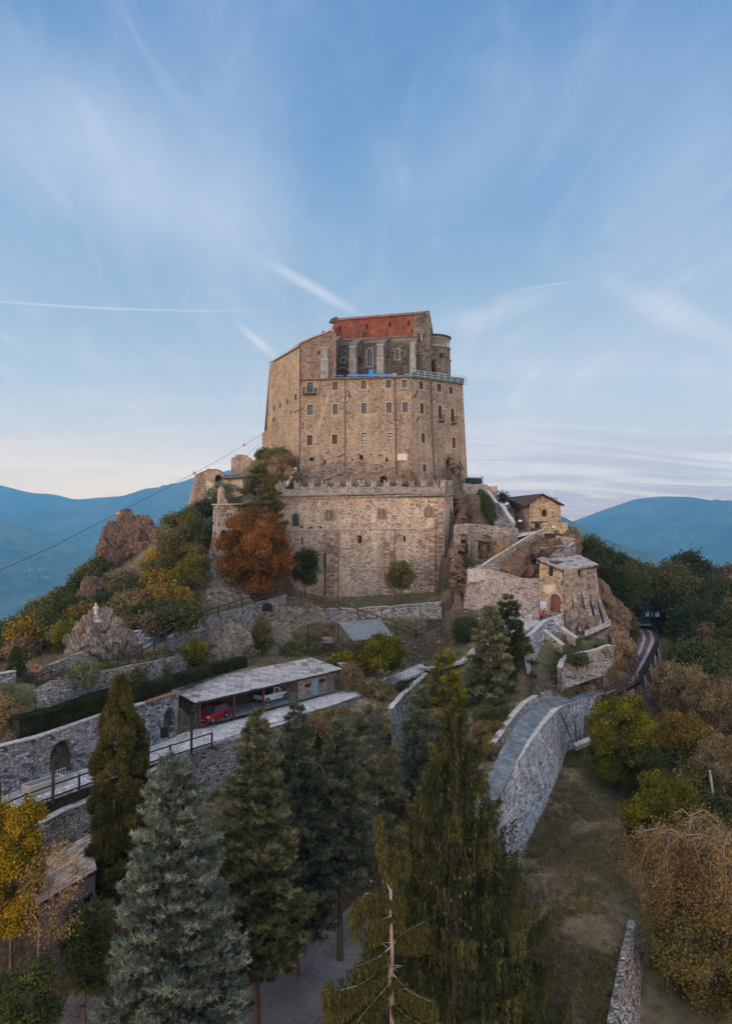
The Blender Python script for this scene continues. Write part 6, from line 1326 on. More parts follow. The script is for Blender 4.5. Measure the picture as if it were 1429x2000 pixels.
# road, its shoulders and the foot of its wall
ROAD_C=[(930,1590,54.5),(957,1540,58.5),(982,1500,62.5),(1012,1455,68),(1045,1408,76),(1090,1374,84),(1140,1356,89.5),(1190,1342,92.5)]
tl([(905,1590,54.5),(935,1530,59.5),(960,1492,64.5),(990,1440,70.5),(1025,1396,78),(1075,1362,86),(1130,1346,91.5)])
tl([(958,1588,54.2),(1000,1503,62.3),(1040,1438,70.5),(1085,1386,80.5),(1130,1364,86.5),(1172,1352,90)])
tl([(990,1700,56),(1022,1642,60.2),(1060,1565,66.5),(1085,1508,73),(1106,1458,83),(1175,1444,88)],off=(.3,-.4,0))
tl([(1110,1480,80),(1180,1480,80)]);tl([(23,42,-32.5),(25,50,-32),(27,60,-31.5),(31,74,-30.5),(34,86,-29)],raw=True)
tl([(1050,1800,50),(1100,1700,55),(1150,1600,62)]);tl([(1100,2000,41),(1150,1850,47),(1180,1700,54),(1200,1600,60)]);tl([(1050,2250,34),(1180,2100,38)])
tl([(1185,2080,38),(1215,1900,44),(1236,1800,48.5)]);tl([(1250,2080,39.2),(1262,1920,45),(1268,1820,50)],off=(0,0,-1.5))
tl([(17,33,-32),(20,40,-31.5),(24,47,-30.5),(29,56,-28)],raw=True);tl([(40,45,-38),(42,60,-36),(45,75,-34),(48,90,-31)],raw=True)
# bridge ravine and the right-hand wood
tl([(33,98,-27),(41,104,-26),(46,118,-25),(50,132,-20),(54,145,-18.6),(60,160,-18.5)],raw=True);tl([(46,132,-18.7),(51,150,-18.6)],raw=True)
tl([(38,128,-14),(34,118,-9),(31,108,-7),(29,116,-3)],raw=True,step=3)
tl([(60,100,-28),(66,115,-24),(75,135,-20),(90,160,-19)],raw=True,step=4);tl([(80,90,-34),(95,110,-30),(110,140,-28)],raw=True,step=6)
tl([(26,124,-1),(30,140,-3),(40,160,-8)],raw=True,step=5)
# lower ground under the conifers
tl([(-60,45,-26),(-40,50,-26),(-26,56.5,-25)],raw=True);tl([(-16,62,-24.5),(-8,67,-25),(-2,72,-26),(3,78,-27)],raw=True)
tl([(-28,46,-33),(-18,50,-33.5),(-8,58,-34),(0,66,-34),(4,72,-33.5)],raw=True)
tl([(-45,34,-33),(-25,34,-35),(-5,38,-35),(4,48,-34.5),(5,60,-34)],raw=True);tl([(-40,22,-36),(0,22,-36),(8,30,-35)],raw=True,step=5)
tl([(10,40,-31),(11,50,-29.5),(12,58,-28),(11,66,-28),(9,76,-28)],raw=True)
tl([(1,86,-19.6),(7,84,-19.7),(10,76,-20.6),(9,64,-21),(8,56,-21.2)],raw=True)
tl([(-1,80,-24.6),(4,78.5,-24.6)],raw=True)
# outer skirts that fall to the valley
for ring,dz in ((1.0,0),(1.35,-60)):
 for x,y,z in [(-120,20,-60),(-110,60,-62),(-105,100,-75),(-95,140,-80),(-85,180,-70),(-70,230,-70),(-20,240,-30),(20,240,-30),(60,235,-35),(110,225,-45),(150,190,-45),(160,140,-48),(160,90,-52),(150,40,-60),(100,10,-55),(40,5,-44),(-20,5,-42),(-80,5,-50)]:
  TP.append(Vector(((x-10)*ring+10,(y-110)*ring+110,z+dz)))
# trench on the slope line where it runs steeply: interpolate
def near(p,q,d):
 return (p.x-q.x)**2+(p.y-q.y)**2 < d*d
_tw=np.array([(q.x,q.y) for q in TW])
TP=[p for p in TP if np.min((_tw[:,0]-p.x)**2+(_tw[:,1]-p.y)**2) > 2.2] + TW
_pts={}
for p in TP: _pts[(round(p.x*2)/2,round(p.y*2)/2)]=p
TPU=list(_pts.values())
_v2=[Vector((p.x,p.y)) for p in TPU]
_ov,_oe,_of,_orig,_a,_b=delaunay_2d_cdt(_v2,[],[],0,1e-4)
_oz=[TPU[o[0]].z if o else 0 for o in _orig]
GX0,GX1,GY0,GY1,GS=-150.0,200.0,-30.0,270.0,0.7
nx=int((GX1-GX0)/GS)+1;ny=int((GY1-GY0)/GS)+1
HZ=np.full((ny,nx),np.nan)
for f in _of:
 a,b,c=[(_ov[i].x,_ov[i].y,_oz[i]) for i in f[:3]]
 x0=max(0,int((min(a[0],b[0],c[0])-GX0)/GS));x1=min(nx-1,int((max(a[0],b[0],c[0])-GX0)/GS)+1)
 y0=max(0,int((min(a[1],b[1],c[1])-GY0)/GS));y1=min(ny-1,int((max(a[1],b[1],c[1])-GY0)/GS)+1)
 if x1 < x0 or y1 < y0: continue
 X,Y=np.meshgrid(GX0+np.arange(x0,x1+1)*GS,GY0+np.arange(y0,y1+1)*GS)
 d=(b[1]-c[1])*(a[0]-c[0])+(c[0]-b[0])*(a[1]-c[1])
 if abs(d) < 1e-9: continue
 l1=((b[1]-c[1])*(X-c[0])+(c[0]-b[0])*(Y-c[1]))/d;l2=((c[1]-a[1])*(X-c[0])+(a[0]-c[0])*(Y-c[1]))/d;l3=1-l1-l2
 m=(l1 >= -1e-6) & (l2 >= -1e-6) & (l3 >= -1e-6)
 sub=HZ[y0:y1+1,x0:x1+1];sub[m]=(l1*a[2]+l2*b[2]+l3*c[2])[m]
HZ[np.isnan(HZ)]=-110
def H(x,y):
 fx=min(max((x-GX0)/GS,0),nx-1.001);fy=min(max((y-GY0)/GS,0),ny-1.001);i,j=int(fx),int(fy);u,v=fx-i,fy-j
 return (HZ[j,i]*(1-u)+HZ[j,i+1]*u)*(1-v)+(HZ[j+1,i]*(1-u)+HZ[j+1,i+1]*u)*v
_X,_Y=np.meshgrid(GX0+np.arange(nx)*GS,GY0+np.arange(ny)*GS)
_n=fbm(np.stack([_X.ravel()*.35,_Y.ravel()*.35,np.zeros(_X.size)],1),4,3).reshape(_X.shape)
_slope=np.hypot(*np.gradient(HZ,GS))
G=np.stack([_X,_Y,HZ + _n*np.clip(.10+.5*np.clip(_slope-.35,0,1.2),.1,.6)-.06],-1)
terr=link('hill_ground',gridmesh('hill_ground',G,M['ground']));struct(terr,'rough grass and rock slopes of the hill under the abbey')
def ribbon(name,cl,widths,mat,dz=.05,label=None,sub=2,thick=.35,crown=0):
 """surface strip along a 3D centre line"""
 pts=dens(cl,1.2);n=len(pts)
 cum=[0]
 for a,b in zip(cl[:-1],cl[1:]): cum.append(cum[-1]+(b-a).length)
 ww=np.interp(np.linspace(0,1,n),np.array(cum)/cum[-1],widths)
 mb=MB();rows=[]
 for i,p in enumerate(pts):
  d=pts[min(i+2,n-1)]-pts[max(i-2,0)];d.z=0;d.normalize();s=Vector((d.y,-d.x,0))
  rows.append([p - s*ww[i]/2 + Vector((0,0,dz-thick)),p - s*ww[i]/2 + Vector((0,0,dz)),p+Vector((0,0,dz+crown)),p + s*ww[i]/2 + Vector((0,0,dz)),p + s*ww[i]/2 + Vector((0,0,dz-thick))])
 vs=[v for r in rows for v in r];fs=[]
 for i in range(n-1):
  for k in range(4): fs.append((i*5+k,i*5+k+1,(i+1)*5+k+1,(i+1)*5+k))
 mb.mesh(vs,fs);o=mb.build(name,mat);return o
def strip(name,A,B,mat,dz=.06,thick=.3):
 """surface between two 3D polylines"""
 n=40
 def res(p):
  c=[0]
  for a,b in zip(p[:-1],p[1:]): c.append(c[-1]+(b-a).length)
  t=np.linspace(0,c[-1],n);return [Vector(tuple(np.interp(t,c,[q[k] for q in p]) for k in range(3))[k2][i] for k2 in range(3)) for i in range(n)]
 a,b=res(A),res(B);mb=MB();vs=[]
 for i in range(n):
  mid=(a[i]+b[i])/2
  vs += [a[i]+Vector((0,0,dz-thick)),a[i]+Vector((0,0,dz)),mid+Vector((0,0,dz+.02)),b[i]+Vector((0,0,dz)),b[i]+Vector((0,0,dz-thick))]
 fs=[]
 for i in range(n-1):
  for k in range(4): fs.append((i*5+k+1,i*5+k,(i+1)*5+k,(i+1)*5+k+1))
 mb.mesh(vs,fs);return mb.build(name,mat)
lane=strip('lane',LANE_OUT,LANE_IN[:5]+[Vector((-18.8,71.6,-19.5)),G3+Vector((.5,-.3,0)),G2+Vector((.4,-.3,0))]+LANE_IN2,M['cobble']);struct(lane,'pale cobbled lane running past the open garage')
gf=MB();gf.face([G3+Vector((-.4,.2,.09)),G2+Vector((0,0,.09)),G1+Vector((0,0,.09)),G0+Vector((0,0,.09))]);struct(gf.build('garage_floor',M['cobble']),'cobbled floor under the garage roof')
road=strip('road',[P(*q) for q in [(905,1600,53.5),(940,1540,58),(962,1500,62),(985,1455,67.5),(1008,1415,74),(1035,1388,79.5),(1065,1368,85),(1110,1352,89),(1165,1338,92.5),(1196,1330,94.6)]],[P(*q) for q in [(950,1600,53.5),(984,1540,58.2),(1003,1500,62.8),(1026,1455,68.6),(1052,1415,75.2),(1076,1390,80.3),(1098,1377,83.6),(1135,1364,87),(1176,1353,89.8),(1190,1350,90.6)]],M['asphalt'],.14);struct(road,'worn grey road climbing from the big spruce to the wooden bridge')
plaza=strip('plaza',[P(1000,1240,94),P(1032,1228,95.3),P(1062,1217,96.7),P(1094,1210,97.3)],[P(930,1208,100.3),P(990,1206,101),P(1050,1211,99.6),P(1092,1206,98.6)],M['cobble'],.08);struct(plaza,'cobbled square before the gatehouse door')
pth=ribbon('path',[P(830,1304,96),P(868,1302,93),P(905,1288,91.5),P(960,1252,93),P(1005,1226,96.5)],[3,3,3,3.2,5],M['cobble'],.10);struct(pth,'cobbled path winding up from the lane to the gate')
rl=ribbon('road_beyond_bridge',[P(1252,1223,136),P(1249,1212,146),P(1240,1205,158)],[3.8,4,4],plain('pale_road',(.30,.30,.32),.9),.15);struct(rl,'pale road surface beyond the bridge under the dark trees')
# bare floor patches between the conifers
def draped(name,poly,mat,dz=.12,label=None,n=26):
 xs=[p[0] for p in poly];ys=[p[1] for p in poly];mb=MB();st=1.0
 cx=sum(xs)/len(xs);cy=sum(ys)/len(ys)
 rings=[0,.25,.5,.75,1];k=len(poly)*5;pts=[]
 dp=[Vector(poly[i]).lerp(Vector(poly[(i+1) % len(poly)]),t/5) for i in range(len(poly)) for t in range(5)]
 for r in rings[1:]:
  for q in dp:
   x,y=cx+(q.x-cx)*r,cy+(q.y-cy)*r;pts.append((x,y,H(x,y)+dz))
 c0=(cx,cy,H(cx,cy)+dz);vs=[c0]+pts;fs=[(0,1+i,1+(i+1) % k) for i in range(k)]
 for r in range(3):
  for i in range(k): fs.append((1+r*k+i,1+(r+1)*k+i,1+(r+1)*k+(i+1) % k,1+r*k+(i+1) % k))
 mb.mesh(vs,fs);return mb.build(name,mat,smooth=True)
struct(draped('forest_track',[(-24,44),(-10,44),(0,42),(2,50),(3,58),(3,66),(0,67),(-5,60),(-9,54),(-20,50)],M['track'],.16),'bare gravelly floor between the conifer trunks')
struct(draped('lawn',[tuple(P(*q).xy) for q in [(660,1180,108),(858,1172,105.5),(860,1160,110.5),(750,1165,112.5),(650,1170,113)]],M['lawn'],.1),'strip of lawn at the foot of the bastion')
struct(draped('grass_terrace',[tuple(P(*q).xy) for q in [(1040,1300,89),(1095,1292,90),(1190,1262,92),(1160,1240,95.5),(1090,1240,95.5),(1060,1262,93)]],M['lawn'],.22),'sloping grass terrace below the gatehouse')
struct(draped('orchard_grass',[tuple(P(*q).xy) for q in [(-60,1430,57),(60,1410,59.5),(200,1368,65.5),(350,1330,76.5),(350,1318,78),(200,1352,67.5),(80,1385,62.5),(-60,1392,61)]],M['lawn'],.12),'grass strip of the terraced orchard behind the hedge')
# ------------------------------------------------------------------ mountains, valley
def mountain(name,sil,D,depth,zb,rough,seed,label,back=500,drop=1.0,mat='mountain',nc=220,nr=60):
 xs=np.array([s[0] for s in sil],float);zt=np.array([P(s[0],s[1],D).z for s in sil]);X=(xs-CX)/F_PX*D
 xx=np.linspace(X[0],X[-1],nc);zz=np.interp(xx,X,zt)
 k=np.hanning(9);k /= k.sum();zz=np.convolve(np.pad(zz,4,mode='edge'),k,'valid')
 rows=[]
 for j in range(nr+1):
  t=j/nr                                   # 0 ridge .. 1 foot
  y=D - depth*t
  prof=1-(t**.85)
  z=zb + (zz-zb)*prof
  p=np.stack([xx/rough,np.full(nc,y)/rough*.8,np.zeros(nc)],1)
  nz=fbm(p,6,seed,ridged=True)
  amp=(zz-zb)*.30*min(1,t*4+.03)*(1-t*.6)
  rows.append(np.stack([xx*(1-.06*t),np.full(nc,y) + 0*xx,z + nz*amp],1))
 rows=rows[::-1]
 for j in range(1,8):
  t=j/7;rows.append(np.stack([xx,np.full(nc,D+back*t),zz-(zz-zb)*t*.8],1))
 o=link(name,gridmesh(name,np.array(rows),M[mat]));return struct(o,label)
ZV=-620
v=MB();v.face([(-8900,-1400,ZV),(8900,-1400,ZV),(8900,8600,ZV),(-8900,8600,ZV)]);struct(v.build('valley_ground',M['valley']),'hazy blue valley floor far below')
mountain('distant_mountain',[(-300,990),(300,985),(400,950),(425,930),(445,915),(462,928),(500,960),(560,985),(620,1000)],8050,400,ZV,900,5,'tiny far peak behind the ruins',mat='mountain')
mountain('mountain_range',[(-500,900),(-200,922),(0,948),(60,964),(110,967),(145,977),(185,973),(260,968),(320,950),(350,944),(385,930),(430,926),(520,950),(640,985),(800,1010),(950,1030)],7600,5200,ZV,1300,11,'long blue mountain range on the left horizon')
mountain('foothill',[(-500,985),(-100,1000),(60,1030),(150,1062),(260,1100),(400,1135),(520,1160)],4300,2400,ZV,700,21,'lower blue spur in front of the left mountain range',nc=160)
mountain('far_hill',[(1000,1050),(1090,1028),(1130,1014),(1190,992),(1240,975),(1290,969),(1350,970),(1429,985),(1600,1010),(1900,1060)],6200,4200,ZV,1000,31,'rounded blue mountain at the right edge of the sky')
mountain('near_ridge',[(700,1050),(850,1020),(1050,1003),(1098,1008),(1140,1032),(1200,1060),(1260,1080),(1330,1112),(1429,1152),(1600,1210),(1900,1300)],2700,1500,ZV,420,41,'blue wooded ridge falling to the right behind the wood',nc=200)
def vill(n,pts,mt,seed,lab):
 r=random.Random(seed);mb=MB();k=0
 for _ in range(n*4):
  px,py=r.choice(pts);px += r.gauss(0,16);py += r.gauss(0,3.5);ok,q,nn,_i=mt.ray_cast(Vector((0,0,0)),ray(px,py))
  if ok and k < n: k += 1;s_=q.y*.0013*r.uniform(.6,1.3);mb.box(q-Vector((0,0,s_)),(s_,s_*.8,s_*1.9),r.uniform(0,3));mb.prism([q+Vector((-s_*.55,-s_*.45,s_*.9)),q+Vector((s_*.55,-s_*.45,s_*.9)),q+Vector((0,-s_*.45,s_*1.35))],(0,s_*.9,0))
 if k: tag(mb.build('far_village',M['sunwhite'] if 'sunwhite' in M else M.setdefault('sunwhite',plain('pale_houses',(.30,.30,.30),.8))),lab,'village',kind='stuff')
fh_=bpy.data.objects['foothill'];nr_=bpy.data.objects['near_ridge']
vill(60,[(20,1147),(70,1127),(90,1128),(120,1130),(60,1112),(80,1085)],fh_,3,'faint white houses of a village in the blue valley at the left')
vill(16,[(1340,1108),(1336,1104),(1420,1104)],nr_,4,'few white houses on the blue ridge at the right')
# haze in the air of the valley
hz=MB();
hz.mesh([(-9000,-1500,ZV-1),(9000,-1500,ZV-1),(9000,8700,ZV-1),(-9000,8700,ZV-1),(-9000,-1500,HAZE_TOP),(9000,-1500,HAZE_TOP),(9000,8700,HAZE_TOP),(-9000,8700,HAZE_TOP)],[(3,2,1,0),(4,5,6,7),(0,1,5,4),(1,2,6,5),(2,3,7,6),(3,0,4,7)])
hm=bpy.data.materials.new('haze_air');hm.use_nodes=True;t_=hm.node_tree;t_.nodes.clear()
pv=nd(t_,'ShaderNodeVolumePrincipled');pv.inputs['Color'].default_value=(.24,.64,1,1);pv.inputs['Density'].default_value=HAZE_D;pv.inputs['Anisotropy'].default_value=.55
ho=nd(t_,'ShaderNodeOutputMaterial');t_.links.new(pv.outputs[0],ho.inputs['Volume'])
hob=hz.build('haze',hm,uv=False);hob['kind']='stuff';hob['label']='blue haze in the air of the valley';hob['category']='haze'
# ------------------------------------------------------------------ open garage with the stone store
ga=empty('open_garage',((G0+G2)/2),'open-fronted garage under a long roof of diamond-laid grey slabs','garage')
gp=Plane(G3,G2,G3+Vector((0,0,3)));LG=(G2-G3).length;gt=gp.t;gn=Vector((-gt.y,gt.x,0))
if gn.dot(G3) < 0: gn=-gn
def gat(px): return gp.px(px,1390)[0]
base=lambda a,d=0,z=0: G3+gt*a+gn*d+Vector((0,0,z))
zf=-19.42
def gz(v,z): return Vector((v.x,v.y,z))
Dg=(G0-G3).length
EAVE,RIDGE=-16.82,-15.95
aroom=gat(584)
# back wall with arched recesses
bwp=Plane(gz(G0,zf),gz(G1,zf),gz(G0,-15));hb=[arch(3.0,.0,1.1,2.4,8),arch(6.5,.0,1.1,2.4,8),arch(11.0,0,1.0,2.2,8)]
mb=MB();holed(mb,bwp,[(0,0),((G1-G0).length,0),((G1-G0).length,RIDGE-zf),(0,RIDGE-zf)],hb,.8);mb.build('back_wall',M['rubble'],ga)
for h in hb: v_=MB();v_.face([bwp.pt(p[0],p[1],-.78) for p in h]);v_.build('recess_back',M['rubble'],ga)
m_=MB();m_.prism([gz(base(.3,1.2),zf),gz(base(.0,Dg),zf),gz(base(0,Dg),RIDGE-.1),gz(base(.3,1.2),EAVE+.1)],gt*.4);m_.build('end_wall',M['rubble'],ga)
# stone room
rp=Plane(gz(base(aroom,.35),zf),gz(base(LG,.35),zf),gz(base(aroom,.35),-15))
W_=LG-aroom;rx=lambda px: rp.px(px,1350)[0]
hr_=[rect(rx(601),1.35,.5,.42),rect(rx(629.5),1.5,.5,.42),rect(rx(617),0.02,.5,2.1)]
mb=MB();holed(mb,rp,[(0,0),(W_,0),(W_,EAVE-zf-.05),(0,EAVE-zf-.05)],hr_,.25);mb.build('room_wall',M['gate_stone2'] if 'gate_stone2' in M else M.setdefault('gate_stone2',masonry('store_rubble',[(.10,.085,.075),(.30,.25,.21),(.40,.34,.29),(.34,.30,.28),(.26,.19,.15)],(.20,.165,.14),.4,.2,1,.08,wearamt=.3)),ga)
for h in hr_[:2]: window_part(ga,rp,h,depth=.2,bars=(1,0),surround=0,name='window')
m_=MB();m_.prism([rp.pt(p[0],p[1],-.12) for p in hr_[2]],-rp.n*.05);dd=m_.build('door',M['sky_door'],ga);m_=MB();m_.box(rp.pt(hr_[2][1][0]-.15,1.0,-.1),(.05,.05,.15));m_.build('handle',M['iron'],dd)
m_=MB();a,b=gz(base(LG,.35),zf),gz(base(LG,Dg),zf);m_.face([a,b,gz(b,RIDGE),gz(a,EAVE)]);m_.build('room_side_wall',M['gate_stone2'],ga);m_=MB();a,b=gz(base(aroom,.35),zf),gz(base(aroom,Dg),zf);m_.face([a,b,gz(b,RIDGE),gz(a,EAVE)]);m_.build('room_side_wall',M['gate_stone2'],ga)
# timber posts and eaves beam
for px in (391,458,515.5):
 a=gat(px);c=gz(base(a,.1),zf-.05);m_=MB();m_.box(c,(.2,.2,EAVE-zf+.02),math.atan2(gt.y,gt.x));m_.build('post',M['wood_red'],ga)
m_=MB();m_.beam(gz(base(-.5,.1),EAVE-.03),gz(base(LG+.3,.1),EAVE-.03),.2,.2);m_.build('eaves_beam',M['wood'],ga)
m_=MB()
for i in range(22): a=-.3+i*(LG+.4)/21;m_.beam(gz(base(a,-.45),EAVE-.02),gz(base(a,Dg),RIDGE-.06),.1,.13)
m_.build('rafters',M['wood'],ga)
m_=MB();m_.prism([gz(base(-.8,-.5),EAVE+.06),gz(base(LG+.5,-.5),EAVE+.06),gz(base(LG+.5,Dg+.3),RIDGE+.05),gz(base(-.8,Dg+.3),RIDGE+.05)],(0,0,.05));m_.build('roof_boards',M['wood'],ga)
m_=MB();O_=gz(base(-.9,-.55),EAVE+.10);slabroof(m_,O_,gt*(LG+1.5),gz(base(-.9,Dg+.35),RIDGE+.09)-O_,1.15,.62,diamond=True,rnd=random.Random(9));m_.build('roof',M['slab'],ga,att=True)
m_=MB();m_.tube([gz(base(-.8,-.62),EAVE+.05),gz(base(LG+.5,-.62),EAVE+.05)],.07,6);m_.tube([gz(base(aroom,-.6),EAVE+.02),gz(base(aroom,.28),EAVE-.3),gz(base(aroom,.28),zf)],.05,6);m_.build('gutter',M['iron'],ga)
for a,d,s,mt,lab in ((gat(470),Dg-1.2,(1.3,.6,.9),'wood','stack of dark crates at the back of the garage between the two cars'),(gat(482),Dg-1.3,(.8,.6,.5),'teal','low greenish tarpaulined heap beside the dark crates in the garage')):
 m_=MB();c=gz(base(a,d),zf+.09);m_.box(c,s,.6,taper=(.9,.9));
 for k in range(3): m_.box(c+Vector((0,0,.1+.28*k)),(s[0]*1.03,s[1]*1.03,.05),.6)
 tag(m_.build('crates' if mt == 'wood' else 'tarp_heap',M[mt]),lab,'crates' if mt == 'wood' else 'heap')
for a,lab in ((gat(574),'left of two red hooks of tools on the store wall'),(gat(579),'right of two red coils hanging on the store wall')):
 m_=MB();c=gz(base(aroom-.12,1.0 if 'left' in lab else 1.9),-17.7);m_.tube([c+Vector((.0,.18*math.cos(t),.25*math.sin(t))) for t in [i*math.pi/6 for i in range(13)]],.05,6);tag(m_.build('hose_coil',M['red']),lab.replace('two red hooks of tools','the two red coils hanging'),'coil')
# ------------------------------------------------------------------ vehicles (local: x forward, y left)
def vehicle(name,loc,hdg,label,cat,paint,L_,W_,H_,pickup):
 r=bpy.data.objects.new(name,None);COL.objects.link(r);r.location=loc;r.rotation_euler=(0,0,hdg);tag(r,label,cat)
 def add(nm,mb,mat,par=None,bevel=0,smooth=False):
  o=mb.build(nm,mat,None,uv=False,bevel=bevel,smooth=smooth);o.parent=par or r;return o
 h=L_/2;w=W_/2
 if not pickup: prof=[(-h,.28),(-h,.62),(-h+.06,.92),(h-.85,.98),(h-.42,.86),(h-.08,.70),(h,.52),(h,.28),(h-.4,.2),(-h+.4,.2)]
 else: prof=[(-h,.34),(-h,.95),(-.25,.97),(h-1.2,.98),(h-.5,.86),(h-.1,.70),(h,.5),(h,.30),(h-.4,.24),(-h+.4,.26)]
 mb=MB();mb.prism([Vector((x,-w,z)) for x,z in prof],(0,W_,0));body=add('body',mb,paint,bevel=.06)
 if not pickup: c0,c1,r0,r1=-h+.08,h-.78,-h+.28,h-1.45
 else: c0,c1,r0,r1=-.35,h-1.05,-.2,h-1.75
 zt=H_;zb=.93
 mb=MB();mb.mesh([(c0,-w+.05,zb),(c1,-w+.05,zb),(c1,w-.05,zb),(c0,w-.05,zb),(r0,-w+.18,zt-.05),(r1,-w+.18,zt-.05),(r1,w-.18,zt-.05),(r0,w-.18,zt-.05)],[(3,2,1,0),(4,5,6,7),(0,1,5,4),(1,2,6,5),(2,3,7,6),(3,0,4,7)]);add('windows',mb,M['glass'])
 mb=MB();mb.mesh([(r0-.04,-w+.15,zt-.07),(r1+.04,-w+.15,zt-.07),(r1+.04,w-.15,zt-.07),(r0-.04,w-.15,zt-.07),(r0+.05,-w+.22,zt),(r1-.05,-w+.22,zt),(r1-.05,w-.22,zt),(r0+.05,w-.22,zt)],[(3,2,1,0),(4,5,6,7),(0,1,5,4),(1,2,6,5),(2,3,7,6),(3,0,4,7)]);add('roof',mb,paint,bevel=.02)
 mb=MB()
 for s in (-1,1):
  for (xa,xb) in ((c0,r0),(c1,r1)): mb.beam((xa,s*(w-.045),zb),(xb,s*(w-.17),zt-.05),.09,.07)
  xm=(c0+c1)/2-(.1 if not pickup else -.1);mb.beam((xm,s*(w-.045),zb),(xm-.03,s*(w-.175),zt-.05),.09,.05)
 add('pillars',mb,paint)
 if pickup:
  mb=MB();mb.box((-h/2-.2,0,.965),(h-.5,W_-.25,.02));add('load_bed',mb,M['dark'])
  mb=MB()
  for s in (-1,1): mb.beam((-.35,s*(w-.12),.98),(-.35,s*(w-.2),1.45),.06,.06)
  mb.beam((-.35,-w+.2,1.45),(-.35,w-.2,1.45),.06,.06);add('roll_bar',mb,M['iron'])
 wb=.66*L_;wr=.30
 for x in (-wb/2-.02,wb/2):
  for s in (-1,1):
   mb=MB();mb.lathe([(wr*.62,-.1),(wr,-.09),(wr,.09),(wr*.62,.1)],(0,0,0),20);o=add('wheel',mb,M['tyre'] if 'tyre' in M else M.setdefault('tyre',plain('tyre',(.015,.015,.016),.8)))
   o.location=(x,s*(w-.06),wr);o.rotation_euler=(rad(90),0,0)
   mb=MB();mb.lathe([(wr*.58,-.105),(wr*.5,-.085),(wr*.1,-.11),(wr*.1,.11),(wr*.5,.085),(wr*.58,.105)],(0,0,0),12);add('rim',mb,M['grey_metal'],o)
   mb=MB();mb.tube([(x+wr*1.18*math.cos(t),s*(w+.002),wr+wr*1.18*math.sin(t)) for t in [math.pi*i/10 for i in range(11)]],.035,5);add('wheel_arch',mb,M['iron'])
 for s in (-1,1):
  mb=MB();mb.box((h-.2,s*(w-.22),.62),(.3,.32,.17),0,taper=(.6,.8));add('headlight',mb,M['lens'] if 'lens' in M else M.setdefault('lens',plain('lamp_lens',(.7,.7,.68),.1,spec=.8,var=.02)))
  mb=MB();mb.box((-h+.01,s*(w-.09),.72),(.1,.17,.34));add('tail_light',mb,M['taillens'] if 'taillens' in M else M.setdefault('taillens',plain('tail_lens',(.40,.02,.02),.2,spec=.6)))
  mb=MB();mb.box((c1-.2,s*(w+.08),.95),(.12,.16,.13));add('mirror',mb,M['iron'])
  mb=MB();mb.beam((c0+.3,s*(w+.006),.58),(c1-.1,s*(w+.006),.58),.03,.09,up=(0,1,0));add('side_strip',mb,M['iron'])
  mb=MB();mb.box(((c0+c1)/2+.1,s*(w+.012),.82),(.18,.03,.04));add('door_handle',mb,M['iron'])
 for x in (-h,h): mb=MB();mb.box((x*.985,0,.26),(.16,W_*.94,.24));add('bumper',mb,M['iron'] if pickup else paint,bevel=.03)
 mb=MB();mb.box((h-.005,0,.42),(.03,.7,.14));add('grille',mb,M['iron'])
 for x in (-h-.075,h+.075): mb=MB();mb.box((x,0,.36),(.02,.48,.11));add('number_plate',mb,M['white'])
 if not pickup: mb=MB();[mb.beam((r0+.2,s*(w-.28),zt+.05),(r1-.2,s*(w-.28),zt+.05),.04,.04) for s in (-1,1)];add('roof_rail',mb,M['iron'])
 return r
m,t_,b_=newmat('car_red');b_.inputs['Base Color'].default_value=(.34,.012,.02,1);b_.inputs['Roughness'].default_value=.3;b_.inputs['Coat Weight'].default_value=.5;M['car_red']=m
m,t_,b_=newmat('car_white');b_.inputs['Base Color'].default_value=(.68,.70,.72,1);b_.inputs['Roughness'].default_value=.3;b_.inputs['Coat Weight'].default_value=.5;M['car_white']=m
w0,w1=PZ(414,1415,zf),PZ(441,1404,zf);d_=(w0-w1).normalized();pr_=Vector((-d_.y,d_.x,0));pr_=pr_ if pr_.x < 0 else -pr_
vehicle('small_car',(w0+w1)/2+pr_*.72+Vector((0,0,.09)),math.atan2(d_.y,d_.x),'small red car parked under the left end of the garage roof','car',M['car_red'],3.5,1.58,1.56,False)
w0,w1=PZ(521,1375,zf),PZ(553,1366,zf);d_=gt;pr_=gn
vehicle('pickup',(w0+w1)/2+pr_*.55+Vector((0,0,.09)),math.atan2(d_.y,d_.x),'small white pickup with an open load bed parked under the garage roof','pickup',M['car_white'],4.3,1.65,1.55,True)
# ------------------------------------------------------------------ fences and railings
def fence(name,pts,label,cat='fence',h=1.1,sp=2.2,rails=(.55,1.05),mat='wood',ps=.14,rs=.09,tall=None,group=None,raw=False,dz=0):
 p=[Vector(q) if raw else P(*q) for q in pts]
 e=empty(name,p[0],label,cat,group);cum=[0]
 for a,b in zip(p[:-1],p[1:]): cum.append(cum[-1]+(b-a).length)
 n=max(1,round(cum[-1]/sp));at=lambda s: Vector([float(np.interp(s,cum,[q[k] for q in p])) for k in range(3)])+Vector((0,0,dz))
 P_=[at(cum[-1]*i/n) for i in range(n+1)]
 for i,q in enumerate(P_):
  hh=tall if (tall and i % 2 == 0) else h;m_=MB();m_.box(q-Vector((0,0,.4)),(ps*(1.35 if (tall and i % 2 == 0) else 1),ps,hh+.45));m_.build('post',M[mat],e,uv=False)
 for z in rails:
  for a,b in zip(P_[:-1],P_[1:]): m_=MB();m_.beam(a+Vector((0,-.02,z)),b+Vector((0,-.02,z)),rs*.7,rs*1.3);m_.build('rail',M[mat],e,uv=False)
 return e
fence('ramp_fence',[(252,1296,74.3),(320,1253,81.3),(375,1219,88.3),(450,1193,96.8),(545,1162,104.8)],'dark wooden fence climbing the long ramp behind the garage',sp=2.6,h=1.15,rails=(.4,1.05))
